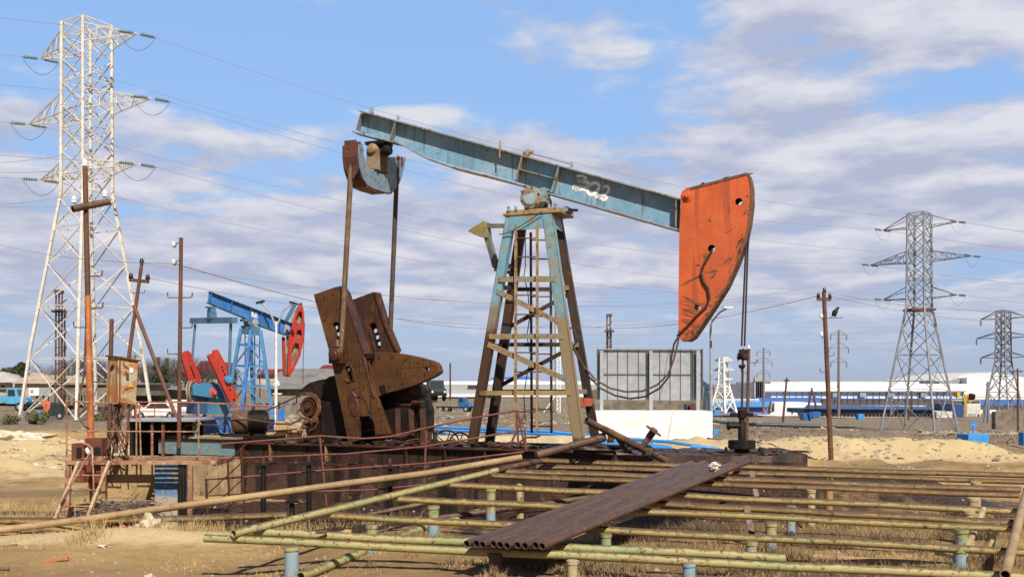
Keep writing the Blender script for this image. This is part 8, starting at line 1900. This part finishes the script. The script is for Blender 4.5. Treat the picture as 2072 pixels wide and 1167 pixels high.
# dry grass
def grass(name, n, region, h, m_, label, seed, wd=.0035, lean=.5, clump=None):
    rs = np.random.RandomState(seed); pts = []
    while len(pts) < n:
        q_ = region(rs)
        if q_ is not None: pts.append(q_)
    P_ = np.array(pts); z = gz(P_[:, 0], P_[:, 1]); N_ = len(P_)
    H = h*rs.uniform(.35, 1.0, N_)*P_[:, 2]; az = rs.uniform(0, 2*pi, N_); ln = rs.uniform(.1, lean, N_)*H*2; faz = rs.uniform(0, 2*pi, N_)
    b = np.stack([P_[:, 0], P_[:, 1], z-.01], 1); w = np.stack([np.cos(faz), np.sin(faz), np.zeros(N_)], 1)*(wd*(1+P_[:, 1:2]/40))
    mid = b+np.stack([np.cos(az)*ln*.35, np.sin(az)*ln*.35, H*.6], 1); tip = b+np.stack([np.cos(az)*ln, np.sin(az)*ln, H], 1)
    vs = np.stack([b-w, b+w, mid+w*.7, mid-w*.7, tip], 1).reshape(-1, 3); i = np.arange(N_)*5
    quads = np.stack([i, i+1, i+2, i+3], 1); tris = np.stack([i+3, i+2, i+4], 1)
    me = bpy.data.meshes.new(name); me.vertices.add(len(vs)); me.vertices.foreach_set('co', vs.ravel()); lv = np.concatenate([np.concatenate([quads, tris], 1).ravel()]).astype(np.int32)
    me.loops.add(len(lv)); me.loops.foreach_set('vertex_index', lv); me.polygons.add(2*N_)
    st = np.stack([np.arange(N_)*7, np.arange(N_)*7+4], 1).ravel().astype(np.int32); tt = np.tile([4, 3], N_).astype(np.int32)
    me.polygons.foreach_set('loop_start', st); me.polygons.foreach_set('loop_total', tt); me.update(calc_edges=True); me.validate(); me.materials.append(m_)
    o = bpy.data.objects.new(name, me); COL.objects.link(o); return tag(o, label, 'grass', None, 'stuff')
def reg_rack(rs):
    y = rs.uniform(11.8, 17.6); x = rs.uniform(-2.2, 9.5)*y/15
    d = float(fbm(np.array([x]), np.array([y]), .9, 91, 3)[0]); 
    if d < rs.uniform(0.02, .22): return None
    if y > 15.6 and -2.5 < x < 4.2: return None
    if y > 16.8 and x < 7: return None
    return (x, y, .4+1.5*max(0, d+.1)+(.8 if rs.rand() < .03 else 0))
grass('dry_grass', 9000, reg_rack, .13, MT['straw'], 'short dry straw grass growing under the pipe rack', 1)
grass('brown_scrub', 12000, reg_rack, .16, MT['strawd'], 'darker dead scrub under the pipe rack', 2)
def reg_left(rs):
    y = rs.uniform(12.2, 17.4); x = -rs.uniform(.12, .52)*y; d = float(fbm(np.array([x]), np.array([y]), .7, 95, 3)[0])
    if d < .05: return None
    return (x, y, .5+d)
grass('dry_grass', 2600, reg_left, .10, MT['straw'], 'thin dry grass on the bare left foreground soil', 3)
def reg_l2(rs):
    c = [(-9.7, 18.6, 1.0), (-9.0, 19.0, .6), (-10.6, 20.5, 1.2), (-5.9, 17.0, .5), (-5.2, 17.1, .6), (-6.9, 16.2, .3), (-3.7, 17.4, .6), (-2.3, 17.5, .7)][rs.randint(8)]
    return (c[0]+rs.normal()*c[2]*.55, c[1]+rs.normal()*.28, rs.uniform(.5, 1.3))
grass('dry_weeds', 2600, reg_l2, .28, MT['straw'], 'taller dry weeds at the left edge and along the sand ridge', 4, .003, .5)
def reg_tuft(rs):
    c = [(1.9, 15.0), (2.6, 15.4), (3.2, 15.6), (4.4, 14.3), (5.6, 14.8), (3.4, 13.2), (2.2, 13.6), (7.0, 15.3), (6.3, 12.9), (0.9, 16.3)][rs.randint(10)]
    return (c[0]+rs.normal()*.3, c[1]+rs.normal()*.22, rs.uniform(.5, 1.3))
grass('dry_weeds', 5000, reg_tuft, .30, MT['strawd'], 'taller brown weed tufts between the rack pipes', 5, .003, .8)
def reg_post(rs):
    px, y0 = [(590, 1104), (877, 1022), (993, 987), (752, 1060), (1002, 1118), (1158, 1132), (1394, 1136), (1560, 1056), (1520, 1094), (1641, 990), (1600, 1022), (1946, 1070), (1942, 1108), (1226, 1078)][rs.randint(14)]
    t = rk(px, y0); a = rs.uniform(0, 2*pi); r_ = .06+abs(rs.normal())*.07; return (t.x+cos(a)*r_, t.y+sin(a)*r_, rs.uniform(.4, 1.2))
grass('post_weeds', 2600, reg_post, .17, MT['straw'], 'dry weeds gathered round the feet of the rack posts', 8, .003, .6)
def reg_far(rs):
    y = rs.uniform(44, 110); x = rs.uniform(-.1, .55)*y; d = float(fbm(np.array([x]), np.array([y]), .3, 97, 3)[0])
    if d < .02: return None
    return (x, y, 1+d)
grass('far_scrub', 7000, reg_far, .16, MT['strawd'], 'low dead scrub over the far brown ground', 6, .012, .8)
